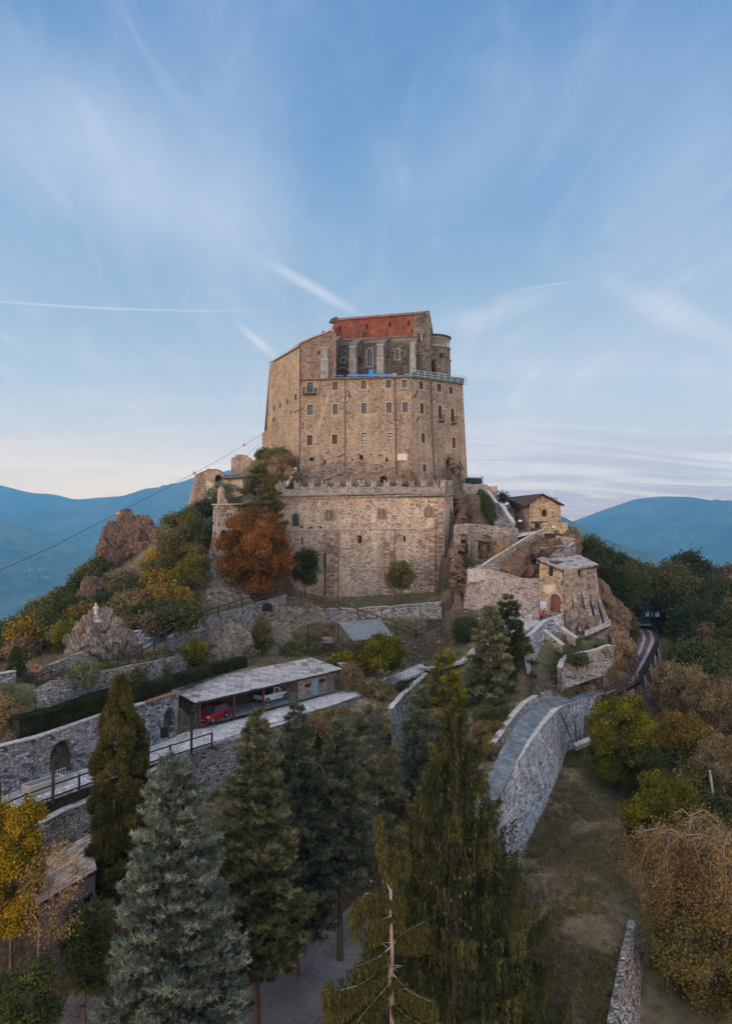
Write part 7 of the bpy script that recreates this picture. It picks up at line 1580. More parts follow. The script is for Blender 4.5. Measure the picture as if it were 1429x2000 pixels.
fence('ramp_fence',[(548,1162,104.8),(615,1178,105),(665,1196,104),(720,1213,102.6),(770,1232,101.6),(812,1248,100.6)],'dark wooden fence running down below the battlemented wall',sp=2.8,h=1.35,rails=(.5,1.2))
fence('path_fence',[(812,1246,100.6),(835,1236,101),(862,1224,101.4)],'short dark fence rising right of the wire cage roof',sp=2.0,h=1.1,rails=(.4,1.0))
fence('path_fence',[(758,1282,98),(795,1290,97.5),(830,1304,96.4)],'dark fence beside the winding path behind the yellow-green tree',sp=2.0,h=1.2,rails=(.4,1.1))
fence('garden_fence',[(72,1344,63.6),(110,1328,65.5),(122,1336,65.0)],'dark fence on the garden wall beside the wooden gate',sp=1.9,h=1.1,rails=(.3,1.0))
fence('garden_fence',[(190,1312,70),(240,1306,72.6),(300,1296,76),(360,1290,80.5),(395,1286,83)],'dark low fence along the grass path above the garden wall',sp=2.4,h=1.1,rails=(.35,1.0))
fence('garden_fence',[(560,1290,93),(600,1284,94),(650,1290,93),(690,1284,94)],'thin dark fence behind the garage roof',sp=2.4,h=1.0,rails=(.5,1.0),ps=.09,rs=.06)
lf_=[LANE_OUT[i]+Vector((.25,-.35,.05)) for i in range(len(LANE_OUT))]
fence('lane_railing',[lf_[0],lf_[1],lf_[2],lf_[3],lf_[4]],'black railing with tall posts along the outer edge of the cobbled lane','railing',h=1.05,sp=2.05,rails=(.12,1.0),mat='iron',ps=.15,rs=.08,tall=2.6,raw=True)
m_=MB();a,b=LANE_OUT[4]+Vector((.25,-.35,2.1)),LANE_OUT[3].lerp(LANE_OUT[4],.62)+Vector((.25,-.35,2.1));m_.beam(a,b,.08,.08);tag(m_.build('railing_crossbar',M['iron']),'high black crossbar between the last tall railing posts before the garage','crossbar')
fence('path_railing',[(835,1322,93.6),(810,1342,89),(790,1360,85.5)],'thin grey railing beside the winding path above the grey rubble wall','railing',h=1.0,sp=1.4,rails=(1.0,),mat='pipe',ps=.06,rs=.05)
# gate by the cypress
gt_=empty('garden_gate',P(57,1352,64.8),'dark wooden picket gate with paper notices beside the slim cypress','gate')
for i in range(8): m_=MB();a=P(47,1360,64.2).lerp(P(66,1352,65.0),i/7);m_.box(a-Vector((0,0,.2)),(.07,.05,2.0));m_.build('picket',M['wood'],gt_)
m_=MB();[m_.beam(P(47,1360,64.25)+Vector((0,0,z)),P(66,1352,65.05)+Vector((0,0,z)),.06,.1) for z in (.3,1.4)];m_.build('rail',M['wood'],gt_)
for dx_ in (.35,.6): m_=MB();m_.box(P(47,1360,64.15).lerp(P(66,1352,64.95),dx_)+Vector((0,-.08,.6)),(.22,.02,.4));m_.build('notice',M['white'],gt_)
pb=empty('gate_pier',P(73,1335,65.6),'brick topped gate pier with a round terracotta urn','pier');m_=MB();m_.box(P(72,1342,65.5),(.9,.7,1.4));m_.build('pier',M['rubble'],pb);m_=MB();m_.box(P(72,1342,65.5)+Vector((0,0,1.4)),(1.05,.85,.25));m_.build('cap',M['terracotta'],pb);m_=MB();m_.lathe([(.1,1.65),(.22,1.8),(.24,1.95),(.15,2.1),(.04,2.13)],P(71,1342,65.5),12);m_.build('urn',M['terracotta'],pb)
# statue on its rock
su_=empty('statue',P(188,1208,76),'small white standing figure on top of the grey rock mound','statue');c=P(187.5,1204,77.2)
m_=MB();m_.lathe([(.75,-.6),(.7,-.25),(.45,-.2),(.42,.05)],c,8);m_.build('pedestal',M['capstone'],su_)
m_=MB();m_.lathe([(.24,.05),(.27,.15),(.22,.5),(.19,.75),(.24,.95),(.22,1.08),(.08,1.14),(.07,1.18),(.12,1.26),(.125,1.34),(.08,1.43),(.01,1.46)],c,14);fb_=m_.build('figure',M['offwhite'],su_,smooth=True)
m_=MB();[m_.tube([c+Vector((s*.2,0,1.02)),c+Vector((s*.24,-.12,.82)),c+Vector((s*.04,-.24,.9))],[.07,.06,.04],6) for s in (-1,1)];m_.build('folded_arms',M['offwhite'],su_)
# bins and the stone bench by the lane
be_=empty('black_bin',P(321,1446,64.4),'black box on the railing in front of the left garage wall','bin');c=P(321,1440,64.6);m_=MB();m_.box(c,(.62,.4,.85),.6,taper=(.92,.9));m_.build('box',M['iron'],be_);m_=MB();m_.box(c+Vector((0,0,.85)),(.68,.45,.07),.6);m_.build('lid',M['iron'],be_)
gb=empty('green_bin',P(334,1438,68.6),'green wheeled bin inside the right niche beside the black box','bin');c=PZ(335,1437,-19.5);m_=MB();m_.box(c,(.6,.6,.95),.3,taper=(1.15,1.15));m_.build('bin_body',plain('bin_green',(.02,.14,.06),.5),gb);m_=MB();m_.box(c+Vector((0,0,.95)),(.74,.74,.08),.3);m_.build('lid',plain('bin_lid',(.30,.34,.05),.5),gb)
bb=empty('stone_trough',PZ(85,1540,-19.9),'pale stone trough with a dark inside by the retaining wall','trough');c=PZ(86,1541,-19.9);dr=(LANE_IN[2]-LANE_IN[1]).normalized();ang=math.atan2(dr.y,dr.x);sdd=Vector((-dr.y,dr.x,0));m_=MB()
for k in (-1,1): m_.beam(c-dr*1.5+sdd*.5*k+Vector((0,0,.35)),c+dr*1.5+sdd*.5*k+Vector((0,0,.35)),.2,.7);m_.beam(c+dr*1.45*k-sdd*.42+Vector((0,0,.34)),c+dr*1.45*k+sdd*.42+Vector((0,0,.34)),.22,.66)
m_.build('basin_rim',M['offwhite'],bb);m_=MB();m_.box(c+Vector((0,0,.1)),(2.7,.84,.25),ang);m_.build('dark_water',M['dark'],bb)
wf=empty('white_rail',c+dr*.3+Vector((0,.9,.2)),'small white barred rail behind the stone trough','rail');m_=MB();a,b=c-dr*.2+Vector((-.4,.8,.75)),c+dr*1.9+Vector((-.4,.8,.85));m_.beam(a,b,.05,.05);[m_.beam(a.lerp(b,i/9),a.lerp(b,i/9)-Vector((0,0,.7)),.04,.04) for i in range(10)];m_.build('bars',M['white'],wf)
m_=MB();c=PZ(106,1512,-19.7)+Vector((0,0,.9));m_.box(c,(.45,.3,.5),.4);m_.box(c+Vector((0,0,-.9)),(.08,.08,.9));tag(m_.build('post_box',M['red']),'small dark red box on a post at the left niche','post box')
# slab-roofed shed at the lower left
sh=empty('stone_shed',P(130,1740,46),'shed with a brownish slab roof at the lower left among the trees','shed')
a0,a1,b0,b1=P(70,1770,43.2),P(189,1699,47),P(92,1662,48),P(176,1630,51.4)
m_=MB();slabroof(m_,a0,a1-a0,b1-a1,.62,.42,rnd=random.Random(2));m_.build('roof',M['slab_brown'],sh,att=True);m_=MB();m_.prism([q-Vector((0,0,.12)) for q in (a0,a1,b1,a0+(b1-a1))],(0,0,-.1));m_.build('roof_boards',M['wood'],sh)
f0,f1=a0+(b1-a1)*.08+Vector((.2,.15,-.25)),a1+(b1-a1)*.08+Vector((-.1,.15,-.25));shp=Plane(f0-Vector((0,0,5)),f1-Vector((0,0,5)),f0);aa,ww=shp.px(173,1757);hs_=[rect(aa,ww-.35,.38,.62)]
mb=MB();Ls=(f1-f0).length;wl=shp.px(*to_px(f1));holed(mb,shp,[(0,0),(wl[0],0),(wl[0],wl[1]),(0,5)],hs_,.3);q0,q1=shp.pt(wl[0],0),shp.pt(*wl);bk_=(b1-a1)*.85;bk_.z=0;mb.face([q0,q0+bk_,q1+bk_+Vector((0,0,.4)),q1]);q0,q1=shp.pt(0,0),shp.pt(0,5);mb.face([q0,q0+bk_,q1+bk_,q1]);mb.build('wall',plain('mauve_plaster',(.12,.10,.115),.9,var=.3),sh)
v_=MB();v_.face([shp.pt(p[0],p[1],-.28) for p in hs_[0]]);v_.build('window',M['dark'],sh)
# aviary / wire cage with a grey sheet roof
cg=empty('wire_cage',P(700,1262,93),'wire cage enclosure with a grey sheet roof left of the yellow-green tree','cage')
c4=[P(689,1252,91.2),P(768,1244,93.2),P(741,1211,99.5),P(660,1217,98)]
m_=MB();m_.prism(c4,(0,0,.12));
u_,v_=c4[1]-c4[0],c4[3]-c4[0]
for i in range(26): q=c4[0].lerp(c4[1],i/25);q2=c4[3].lerp(c4[2],i/25);m_.beam(q+Vector((0,0,.14)),q2+Vector((0,0,.14)),.06,.05)
m_.build('roof',M['corrugated'],cg)
for q in c4+[c4[0].lerp(c4[1],.5)]: m_=MB();m_.box(Vector((q.x,q.y,q.z-2.4)),(.12,.12,2.4));m_.build('post',M['wood'],cg)
n0,n1=P(600,1232,98.5),P(600,1262,97.5)
def netwall(a,b,h,par,nm='netting'):
 m_=MB();n=max(3,int((b-a).length/.55))
 for i in range(n+1): q=a.lerp(b,i/n);m_.beam(q,q+Vector((0,0,h)),.025 if i % 4 else .07,.025 if i % 4 else .07)
 for k in range(5): m_.beam(a+Vector((0,0,h*k/4)),b+Vector((0,0,h*k/4)),.03,.03)
 m_.build(nm,M['iron'],par)
q=c4[0]-Vector((0,0,2.4));netwall(P(603,1268,94.5),q,2.2,cg);netwall(q,c4[1]-Vector((0,0,2.4)),2.3,cg);netwall(P(603,1268,94.5),P(600,1245,100),2.2,cg)
m_=MB();c=P(640,1256,96);m_.box(c,(1.6,.6,.8));tag(m_.build('cage_hutch',M['rubble_pale'],bevel=.05),'pale low hutch inside the wire cage','hutch')
sr=empty('shrine',P(859,1275,97.5),'small roofed stone shrine beside the path below the rock rib','shrine');c=P(858,1270,97.5);m_=MB();m_.box(c,(.55,.55,1.0));m_.build('pillar',M['rubble'],sr);m_=MB();m_.mesh([c+Vector(q) for q in [(-.5,-.5,1.0),(.5,-.5,1.0),(.5,.5,1.0),(-.5,.5,1.0),(0,-.5,1.4),(0,.5,1.4)]],[(3,2,1,0),(0,1,4),(2,3,5),(1,2,5,4),(3,0,4,5)]);m_.build('roof',M['rock_grey'],sr)
m_=MB();c=P(522,1194,100.6);m_.prism([c+Vector((x,0,z)) for x,z in ((-.7,0),(.7,0),(.7,.6),(.5,1.0),(0,1.2),(-.5,1.0),(-.7,.6))],(0,.5,0));tag(m_.build('culvert',M['dark']),'dark arched culvert mouth in the wall below the orange tree','culvert')
# bicycle-like white object behind the hedge
bk=empty('bicycle',P(472,1298,90),'pale bicycle leaning in the dark hollow above the garage roof','bicycle')
for x in (467,477): m_=MB();c=P(x,1299,89.5);m_.tube([c+Vector((.3*math.cos(t),0,.3*math.sin(t)+.1)) for t in [i*math.pi/8 for i in range(17)]],.035,5);m_.build('wheel',M['grey_metal'],bk)
m_=MB();a,b=P(467,1299,89.5)+Vector((0,0,.1)),P(477,1299,89.5)+Vector((0,0,.1));m_.tube([a,a.lerp(b,.35)+Vector((0,0,.45)),a.lerp(b,.8)+Vector((0,0,.5)),b],.03,5);m_.tube([a.lerp(b,.35)+Vector((0,0,.6)),a.lerp(b,.5),a.lerp(b,.8)+Vector((0,0,.65))],.03,5);m_.build('frame',M['sky_door'],bk)
# plank bridge
DL=[P(*q) for q in [(1172,1352,90.6),(1195,1338,93.0),(1217,1317,98.2),(1240,1272,113),(1247,1247,124),(1240,1226,139.5)]]
DR=[P(*q) for q in [(1180,1363,88.4),(1215,1349,89.2),(1247,1332,92),(1268,1292,103.8),(1285,1256,121),(1283,1241,130),(1270,1226,139.8)]]
br=empty('plank_bridge',P(1240,1290,100),'curved bridge with a dark red-brown plank deck and two worn wheel tracks','bridge')
def resamp(p,n):
 c=[0]
 for a,b in zip(p[:-1],p[1:]): c.append(c[-1]+(b-a).length)
 t=np.linspace(0,c[-1],n);return [Vector([float(np.interp(x,c,[q[k] for q in p])) for k in range(3)]) for x in t]
nL=150;A_,B_=resamp(DL,nL),resamp(DR,nL);m_=MB();rr=random.Random(8)
for i in range(nL-1):
 a,b,c,d=A_[i],B_[i],A_[i].lerp(A_[i+1],.93),B_[i].lerp(B_[i+1],.93);z=Vector((0,0,.14+rr.uniform(0,.02)))
 m_.mesh([q+z for q in (a,b,d,c)]+[q+z-Vector((0,0,.1)) for q in (a,b,d,c)],[(0,1,2,3),(7,6,5,4),(0,4,5,1),(1,5,6,2),(2,6,7,3),(3,7,4,0)],rr.random())
m_.build('deck',slabmat('deck_planks',[(.055,.03,.032),(.095,.05,.05),(.13,.075,.072)]),br,att=True)
for t0 in (.27,.70):
 m_=MB()
 for i in range(nL-1):
  for k in (0,):
   w=.085;q=[A_[i].lerp(B_[i],t0-w),A_[i].lerp(B_[i],t0+w),A_[i+1].lerp(B_[i+1],t0+w),A_[i+1].lerp(B_[i+1],t0-w)];m_.face([p+Vector((0,0,.168)) for p in q],rr.random())
 m_.build('wheel_track',slabmat('worn_track',[(.16,.135,.15),(.24,.21,.225),(.33,.30,.31)]),br,att=True)
m_=MB()
for Pp in (A_,B_,[a.lerp(b,.5) for a,b in zip(A_,B_)]):
 for i in range(0,nL-6,5): m_.beam(Pp[i]-Vector((0,0,.15)),Pp[i+5]-Vector((0,0,.15)),.2,.35)
m_.build('girder',M['iron'],br)
for i in range(30,nL-10,20):
 c=B_[i];m_=MB();m_.beam(c+Vector((.1,0,-.2)),c+Vector((.9,-.2,-7)),.3,.3);m_.beam(A_[i]+Vector((.1,0,-.2)),A_[i]+Vector((.2,-.2,-7)),.3,.3);m_.beam(c+Vector((.6,0,-4)),A_[i]+Vector((.2,0,-.6)),.18,.18);m_.build('trestle',M['capstone'],br)
fence('bridge_railing',[q+Vector((0,0,.1)) for q in DR],'brown timber railing along the outer right side of the plank bridge','railing',h=1.1,sp=2.0,rails=(.25,.65,1.08),mat='wood',ps=.13,rs=.09,raw=True)
fence('bridge_railing',[q+Vector((0,0,.1)) for q in DL[2:]],'dark railing along the hill side of the plank bridge','railing',h=1.1,sp=2.4,rails=(.5,1.05),mat='pipe',ps=.09,rs=.06,raw=True)
ab_=empty('bridge_abutment',P(1210,1375,89),'stone abutment with an arched opening under the bend of the bridge','abutment');apn=Plane(P(1178,1450,88.6),P(1238,1430,90.5),P(1178,1362,88.8));ha=[arch(apn.px(1217,1396)[0],apn.px(1217,1396)[1],.95,1.6,8)]
mb=MB();holed(mb,apn,[apn.px(*q) for q in [(1178,1455),(1240,1440),(1238,1345),(1215,1353),(1178,1362)]],ha,.8);q=apn.hit(1240,1440);q2=apn.hit(1238,1345);mb.face([q,q+Vector((0,4,0)),q2+Vector((0,4,0)),q2]);mb.build('stonework',M['rubble_pale'],ab_);v_=MB();v_.face([apn.pt(p[0],p[1],-.78) for p in ha[0]]);v_.build('arch_back',M['dark'],ab_)
# cables with marker balls
def cable(pts,r,lab):
 p=[P(*q) for q in pts];m_=MB();m_.tube(p,r,5);return tag(m_.build('cable',M['iron'],smooth=True),lab,'cable')
cab=[(-60,1138,62),(0,1114,68),(110,1065,77),(231,1001.5,88),(300,966,98),(380,924,110),(430,897,122),(477,869,133),(512,848,141)]
cable(cab,.028,'upper cable with marker balls running down left from the abbey')
cable([(-60,1225,60),(0,1190,66),(60,1168,71)],.022,'lowest cable at the left edge over the blue valley') if 0 else None
cable([(0,1335,64),(130,1215,80),(240,1110,96),(330,1020,112),(420,950,126),(505,868,141)],.022,'thin middle cable crossing the crag to the abbey')
cable([(0,1290,66),(160,1150,86),(330,1010,108),(440,925,124),(508,850,141)],.018,'thinnest cable above the middle cable on the left') if 0 else None
for x,y,Y,w,lab in ((231,1001.5,88,.27,'red and white marker ball nearest to the left edge'),(380,924,110,.27,'red and white marker ball above the ruined tower'),(477,869,133,.27,'pale marker ball closest to the abbey')):
 e=empty('marker_ball',P(x,y,Y),lab,'marker ball');c=P(x,y,Y)
 pr_=[(w*math.sin(t),-w*math.cos(t)) for t in [i*math.pi/10 for i in range(11)]]
 m_=MB();m_.lathe(pr_[:6],c,14);m_.build('lower_half',M['white'] if Y < 130 else M['offwhite'],e,smooth=True);m_=MB();m_.lathe(pr_[5:],c+Vector((0,0,.001)),14);m_.build('upper_half',M['red'],e,smooth=True)
m_=MB();a,b=P(1400,1612,66),P(1385,1504,67.5);m_.tube([a,b],[.14,.10],8);pl_=empty('utility_pole',a,'pale leaning utility pole among the dark trees at the right edge','pole');m_.build('pole',M['bark_pale'],pl_);m_=MB();m_.beam(b+Vector((-.3,0,-.15)),b+Vector((.3,0,-.15)),.08,.08);m_.build('crossarm',M['wood'],pl_)
cable([(1386,1507,67.4),(1408,1540,62),(1440,1575,57)],.02,'wire falling from the utility pole to the right edge');cable([(1386,1507,67.4),(1350,1470,75),(1300,1430,85)],.02,'wire running left from the utility pole into the trees')
cable([(1371,1326,80),(1392,1326.5,80)],.05,'short turquoise line among the trees at the right')
# ------------------------------------------------------------------ people
def skinmesh(name,verts,edges,radii,mat,sub=1):
 me=bpy.data.meshes.new(name);me.from_pydata([tuple(v) for v in verts],edges,[]);o=bpy.data.objects.new(name,me);COL.objects.link(o)
 me.materials.append(mat)
 md=o.modifiers.new('s','SKIN');md.use_smooth_shade=True
 for i,sv in enumerate(me.skin_vertices[0].data): sv.radius=(radii[i],radii[i]);sv.use_root=(i == 0)
 ms=o.modifiers.new('u','SUBSURF');ms.levels=sub;ms.render_levels=sub
 dg=bpy.context.evaluated_depsgraph_get();ev=o.evaluated_get(dg);m2=bpy.data.meshes.new_from_object(ev,preserve_all_data_layers=True,depsgraph=dg)
 o.modifiers.clear();o.data=m2;m2.name=name
 if not m2.materials: m2.materials.append(mat)
 else: m2.materials[0]=mat
 return o
M['skin']=plain('skin',(.42,.25,.18),.6,var=.05);M['hair']=plain('dark_hair',(.03,.02,.015),.7)
def person(feet,hdg,label,top,legs,pose='stand',hair='hair',extra=None):
 J={}
 if pose == 'sit': J.update(pel=(0,0,.5),che=(-.06,0,.92),sh=.17,neck=(-.05,0,1.03),head=(-.03,0,1.17),kn=(.42,.1,.52),an=(.78,.1,.28),el=(.12,.25,.80),wr=(.34,.16,.95))
 elif pose == 'lean': J.update(pel=(0,0,.9),che=(.12,0,1.3),sh=.18,neck=(.18,0,1.43),head=(.27,0,1.55),kn=(.03,.1,.48),an=(-.04,.1,.08),el=(.2,.24,1.08),wr=(.36,.12,1.05))
 elif pose == 'walk': J.update(pel=(0,0,.92),che=(.03,0,1.32),sh=.18,neck=(.03,0,1.46),head=(.05,0,1.62),kn=(.14,.09,.5),an=(.2,.09,.08),el=(-.08,.25,1.12),wr=(.08,.25,.9))
 else: J.update(pel=(0,0,.92),che=(0,0,1.32),sh=.19,neck=(0,0,1.46),head=(.02,0,1.62),kn=(.03,.09,.5),an=(0,.1,.08),el=(0,.27,1.1),wr=(.08,.24,.86))
 V=[J['pel'],tuple((np.array(J['pel'])+np.array(J['che']))/2),J['che'],J['neck'],J['head'],(J['head'][0],0,J['head'][2]+.09),(J['head'][0]+.09,0,J['head'][2]-.02)]
 R=[.13,.125,.14,.055,.085,.07,.02];E=[(0,1),(1,2),(2,3),(3,4),(4,5),(4,6)]
 for s in (1,-1):
  k=J['kn'];a=J['an']
  if s < 0 and pose == 'walk': k,a=(-.02,.09,.48),(-.22,.09,.14)
  b=len(V);V += [(J['pel'][0]+.0,s*.1,J['pel'][2]-.06),(k[0],s*k[1],k[2]),(a[0],s*a[1],a[2]),(a[0]+.17,s*(a[1]+.02),max(.03,a[2]-.05))];R += [.09,.06,.042,.035];E += [(0,b),(b,b+1),(b+1,b+2),(b+2,b+3)]
  b=len(V);e=J['el'];w=J['wr'];fwd=np.array(w)-np.array(e);fwd=fwd/np.linalg.norm(fwd)
  wr=np.array((w[0],s*w[1],w[2]));fw=np.array((fwd[0],s*fwd[1],fwd[2]))
  V += [(J['che'][0],s*J['sh'],J['che'][2]+.07),(e[0],s*e[1],e[2]),tuple(wr),tuple(wr+fw*.08)];R += [.055,.042,.03,.034];E += [(2,b),(b,b+1),(b+1,b+2),(b+2,b+3)]
  up=np.array((.3,0,-.2));sd=np.cross(fw,(0,s,0));sd=sd/(np.linalg.norm(sd)+1e-9)
  for f in range(4):
   off=sd*(f-1.5)*.02;c=len(V);ln=(.075,.085,.08,.062)[f];V += [tuple(wr+fw*(.09+ln*.5)+off),tuple(wr+fw*(.085+ln*.9)+off+np.array((.012,-s*.02,-.01)))];R += [.009,.008];E += [(b+3,c),(c,c+1)]
  c=len(V);V += [tuple(wr+fw*.05+sd*-.045),tuple(wr+fw*.09+sd*-.055)];R += [.010,.009];E += [(b+3,c),(c,c+1)]
 body=skinmesh('person',V,E,R,M['skin']);body.location=feet;body.rotation_euler=(0,0,hdg);tag(body,label,'person','visitors in front of the gatehouse' if 'plank bridge' not in label else None)
 def part(nm,vi,ed,rr_,mat):
  o=skinmesh(nm,[V[i] for i in vi],ed,rr_,mat);o.parent=body;return o
 i0=7;la=(7,8,9,10);
 nL_=4+4+8+2                                   # vertices per side
 LL=[i0,i0+1,i0+2];LA=[i0+4,i0+5,i0+6];RL=[i0+nL_,i0+nL_+1,i0+nL_+2];RA=[i0+nL_+4,i0+nL_+5,i0+nL_+6]
 part('jacket',[0,1,2]+LA+RA,[(0,1),(1,2),(2,3),(3,4),(4,5),(2,6),(6,7),(7,8)],[.15,.15,.165,.075,.06,.045,.075,.06,.045],top)
 part('trousers',[0]+LL+RL,[(0,1),(1,2),(2,3),(0,4),(4,5),(5,6)],[.15,.108,.078,.055,.108,.078,.055],legs)
 h=J['head'];m_=MB();m_.lathe([(.085,-.08),(.105,-.02),(.108,.05),(.09,.12),(.05,.155),(.005,.165)],Vector((h[0]-.02,0,h[2]+.01)),10);o=m_.build('hair',M[hair],None,uv=False,smooth=True);o.parent=body
 for s in (1,-1):
  m_=MB();m_.box(Vector((V[i0+3][0]-.07,s*abs(V[i0+3][1]),V[i0+3][2]-.03)),(.28,.1,.09));o=m_.build('shoe',M['iron'],None,uv=False,bevel=.02);o.parent=body
  m_=MB();m_.box(Vector((h[0]+.082,s*.03,h[2]+.015)),(.012,.022,.012));o=m_.build('eye',M['dark'],None,uv=False);o.parent=body
 if extra: m_=MB();m_.box(Vector((J['che'][0]-.26,0,J['pel'][2]+.08)),(.2,.3,.42));o=m_.build('backpack',M[extra],None,uv=False,bevel=.05);o.parent=body
 return body
for nm,c in (('cloth_black',(.02,.02,.025)),('cloth_red',(.42,.02,.03)),('cloth_navy',(.03,.05,.12)),('cloth_jeans',(.09,.14,.24)),('cloth_olive',(.09,.08,.06)),('cloth_blue',(.06,.33,.62)),('cloth_pale',(.42,.50,.56)),('cloth_orange',(.55,.12,.05))): M[nm]=plain(nm,c,.85,var=.15,vs=20)
ZP=-12.10
for px,py,h_,lab,a,b,pose,hr,ex in ((1055,1214,-1.3,'person in dark trousers and a red jacket standing under the notice board','cloth_red','cloth_black','stand','hair',None),
  (1063.5,1213,1.9,'person in blue jeans with an orange backpack beside the notice board','cloth_navy','cloth_jeans','walk','hair','cloth_orange'),
  (1073,1214,.6,'person in an olive coat bending forward between the backpacker and the door','cloth_olive','cloth_black','lean','hair',None),
  (1079.5,1209.5,2.6,'person in a long red jacket standing before the arched door','cloth_red','cloth_red','stand','hair',None)):
 p=PZ(px,py,ZP);person(p,h_,lab.replace('a red scarf colour jacket','red sleeves'),M[a],M[b],pose,hr,ex)
p=PZ(1097,1203.5,ZP+.45)+Vector((0,0,-.1));person(p+Vector((0,0,-.02)),math.pi*1.08,'person in light blue sitting right of the arched door with legs stretched out',M['cloth_blue'],M['cloth_pale'],'sit')
p=P(1268.5,1217,150);p.z=-18.6;person(Vector((p.x,p.y,-18.55)),-1.2,'tiny person in white and red standing at the far end of the plank bridge',M['white'],M['cloth_red'],'stand')
sd_=empty('seat_wall',P(1096,1205,97.6),'short stone ledge on which the person in light blue sits','ledge');m_=MB();m_.box(PZ(1096,1206,ZP-.1)+Vector((0,.1,0)),(1.5,.5,.5),.2);m_.build('stonework',M['rubble_pale'],sd_)
# ------------------------------------------------------------------ vegetation
FC={'orange': [(.022,.02,.009),(.065,.042,.013),(.17,.07,.02),(.36,.135,.035)],'yellow': [(.03,.032,.007),(.12,.095,.009),(.30,.18,.012),(.48,.28,.02)],
      'lime': [(.018,.022,.006),(.055,.056,.010),(.15,.128,.014),(.32,.255,.02)],'dark': [(.009,.013,.006),(.024,.031,.012),(.046,.053,.019),(.08,.08,.028)],
      'brown': [(.035,.025,.015),(.085,.06,.032),(.15,.105,.058),(.20,.135,.075)],'olive': [(.018,.02,.008),(.05,.048,.018),(.095,.08,.028),(.14,.105,.035)],
      'gold': [(.04,.03,.01),(.10,.07,.016),(.21,.13,.022),(.30,.18,.035)],'twig': [(.05,.035,.028),(.10,.07,.055),(.16,.11,.085)],
      'blue': [(.014,.02,.016),(.06,.076,.058),(.15,.175,.138),(.30,.32,.25)],'cedar': [(.015,.017,.010),(.055,.056,.028),(.125,.118,.058),(.23,.21,.115)],
      'cedard': [(.009,.014,.009),(.034,.043,.026),(.08,.09,.055),(.15,.16,.10)],'spruce': [(.006,.009,.004),(.017,.021,.009),(.036,.038,.014),(.085,.074,.028)],
      'cypress': [(.012,.014,.005),(.035,.034,.012),(.075,.065,.022),(.115,.095,.032)],'silver': [(.04,.045,.025),(.09,.095,.055),(.14,.14,.085)],
      'weep': [(.05,.034,.018),(.12,.078,.034),(.21,.135,.06),(.31,.21,.11)],'weepo': [(.02,.018,.008),(.05,.045,.016),(.10,.078,.028),(.17,.115,.045)],'dry': [(.06,.045,.025),(.13,.10,.055),(.22,.17,.10)]}
FC={k: [tuple(min(.62,x*(1.5 if k not in ('yellow','blue','gold','weep','lime','orange') else 1.12)) for x in c) for c in v] for k,v in FC.items()}
FM={k: foliage('leaves_'+k,v) for k,v in FC.items()}
def unit(a): return a/(np.linalg.norm(a,axis=-1,keepdims=True)+1e-9)
def quads(c,n,size,rng,asp=.65):
 t=unit(np.cross(n,rng.normal(size=c.shape)));b=np.cross(n,t);s=size[:,None]*.5
 return np.stack([c-t*s,c-b*s*asp,c+t*s,c+b*s*asp],1).reshape(-1,3)
def blades(c,d,ln,wd,rng):
 sdv=unit(np.cross(d,rng.normal(size=c.shape)))*wd[:,None]*.5
 return np.stack([c-sdv,c+sdv,c+d*ln[:,None]],1).reshape(-1,3)
def leafcrown(name,r,n,ls,mat,seed,lobes=22,spread=.34,fill=.45,hollow=None,droop=0):
 """leaf-sized faces over many lobes of an irregular crown centred on the origin"""
 g=np.random.default_rng(seed);r=np.array(r,float)
 ii=np.arange(lobes)+.5;ph=np.arccos(1-2*ii/lobes);th=np.pi*(1+5**.5)*ii+seed;d=unit(np.stack([np.cos(th)*np.sin(ph),np.sin(th)*np.sin(ph),np.cos(ph)],1)+g.normal(size=(lobes,3))*.18);lc=d*g.uniform(fill,.82,(lobes,1))*r;lr=g.uniform(.7,1.25,lobes)*spread
 k=36;cl=[];cn=[];cv=[]
 per=max(1,n//(lobes*k))
 for i in range(lobes):
  dd=unit(g.normal(size=(k,3)));dd[:,2]=np.abs(dd[:,2])*.8+dd[:,2]*.2;rr_=g.uniform(.55,1.08,(k,1))
  cl.append(lc[i]+dd*rr_*lr[i]*r);cn.append(dd);cv.append(np.full(k,g.uniform(-.16,.16))+g.normal(0,.09,k))
 cl=np.concatenate(cl);cn=np.concatenate(cn);cv=np.concatenate(cv)
 c=np.repeat(cl,per,0)+g.normal(size=(len(cl)*per,3))*ls*1.25;c[:,2] -= droop*np.abs(g.normal(size=len(c)))*ls*3
 nn=unit(np.repeat(cn,per,0)+g.normal(size=c.shape)*.75)
 v=.5+np.repeat(cv,per)+g.normal(0,.10,len(c));sz=ls*g.uniform(.6,1.35,len(c))
 return npmesh(name,quads(c,nn,sz,g),4,FM[mat],v)
def trunkmesh(h,r0,lean=(0,0),limbs=6,top=.55,seed=1,spread=.4,mat='bark',name='trunk'):
 g=random.Random(seed);m_=MB();pts=[Vector((lean[0]*t*h+g.gauss(0,.03),lean[1]*t*h+g.gauss(0,.03),h*t)) for t in [i/6 for i in range(7)]]
 m_.tube(pts,[r0*(1.25 if i == 0 else 1)*(1-.82*i/6) for i in range(7)],7)
 for i in range(limbs):
  t=.35+.55*i/max(1,limbs);a=g.uniform(0,6.28);p=Vector((lean[0]*t*h,lean[1]*t*h,t*h));L_=h*spread*(1.15-t)
  e=p+Vector((math.cos(a)*L_,math.sin(a)*L_,L_*.75));m_.tube([p,p.lerp(e,.5)+Vector((0,0,L_*.08)),e],[r0*.42,r0*.26,r0*.08],5)
 me=m_.build(name,M[mat],uv=False,smooth=True);d=me.data;bpy.data.objects.remove(me);return d
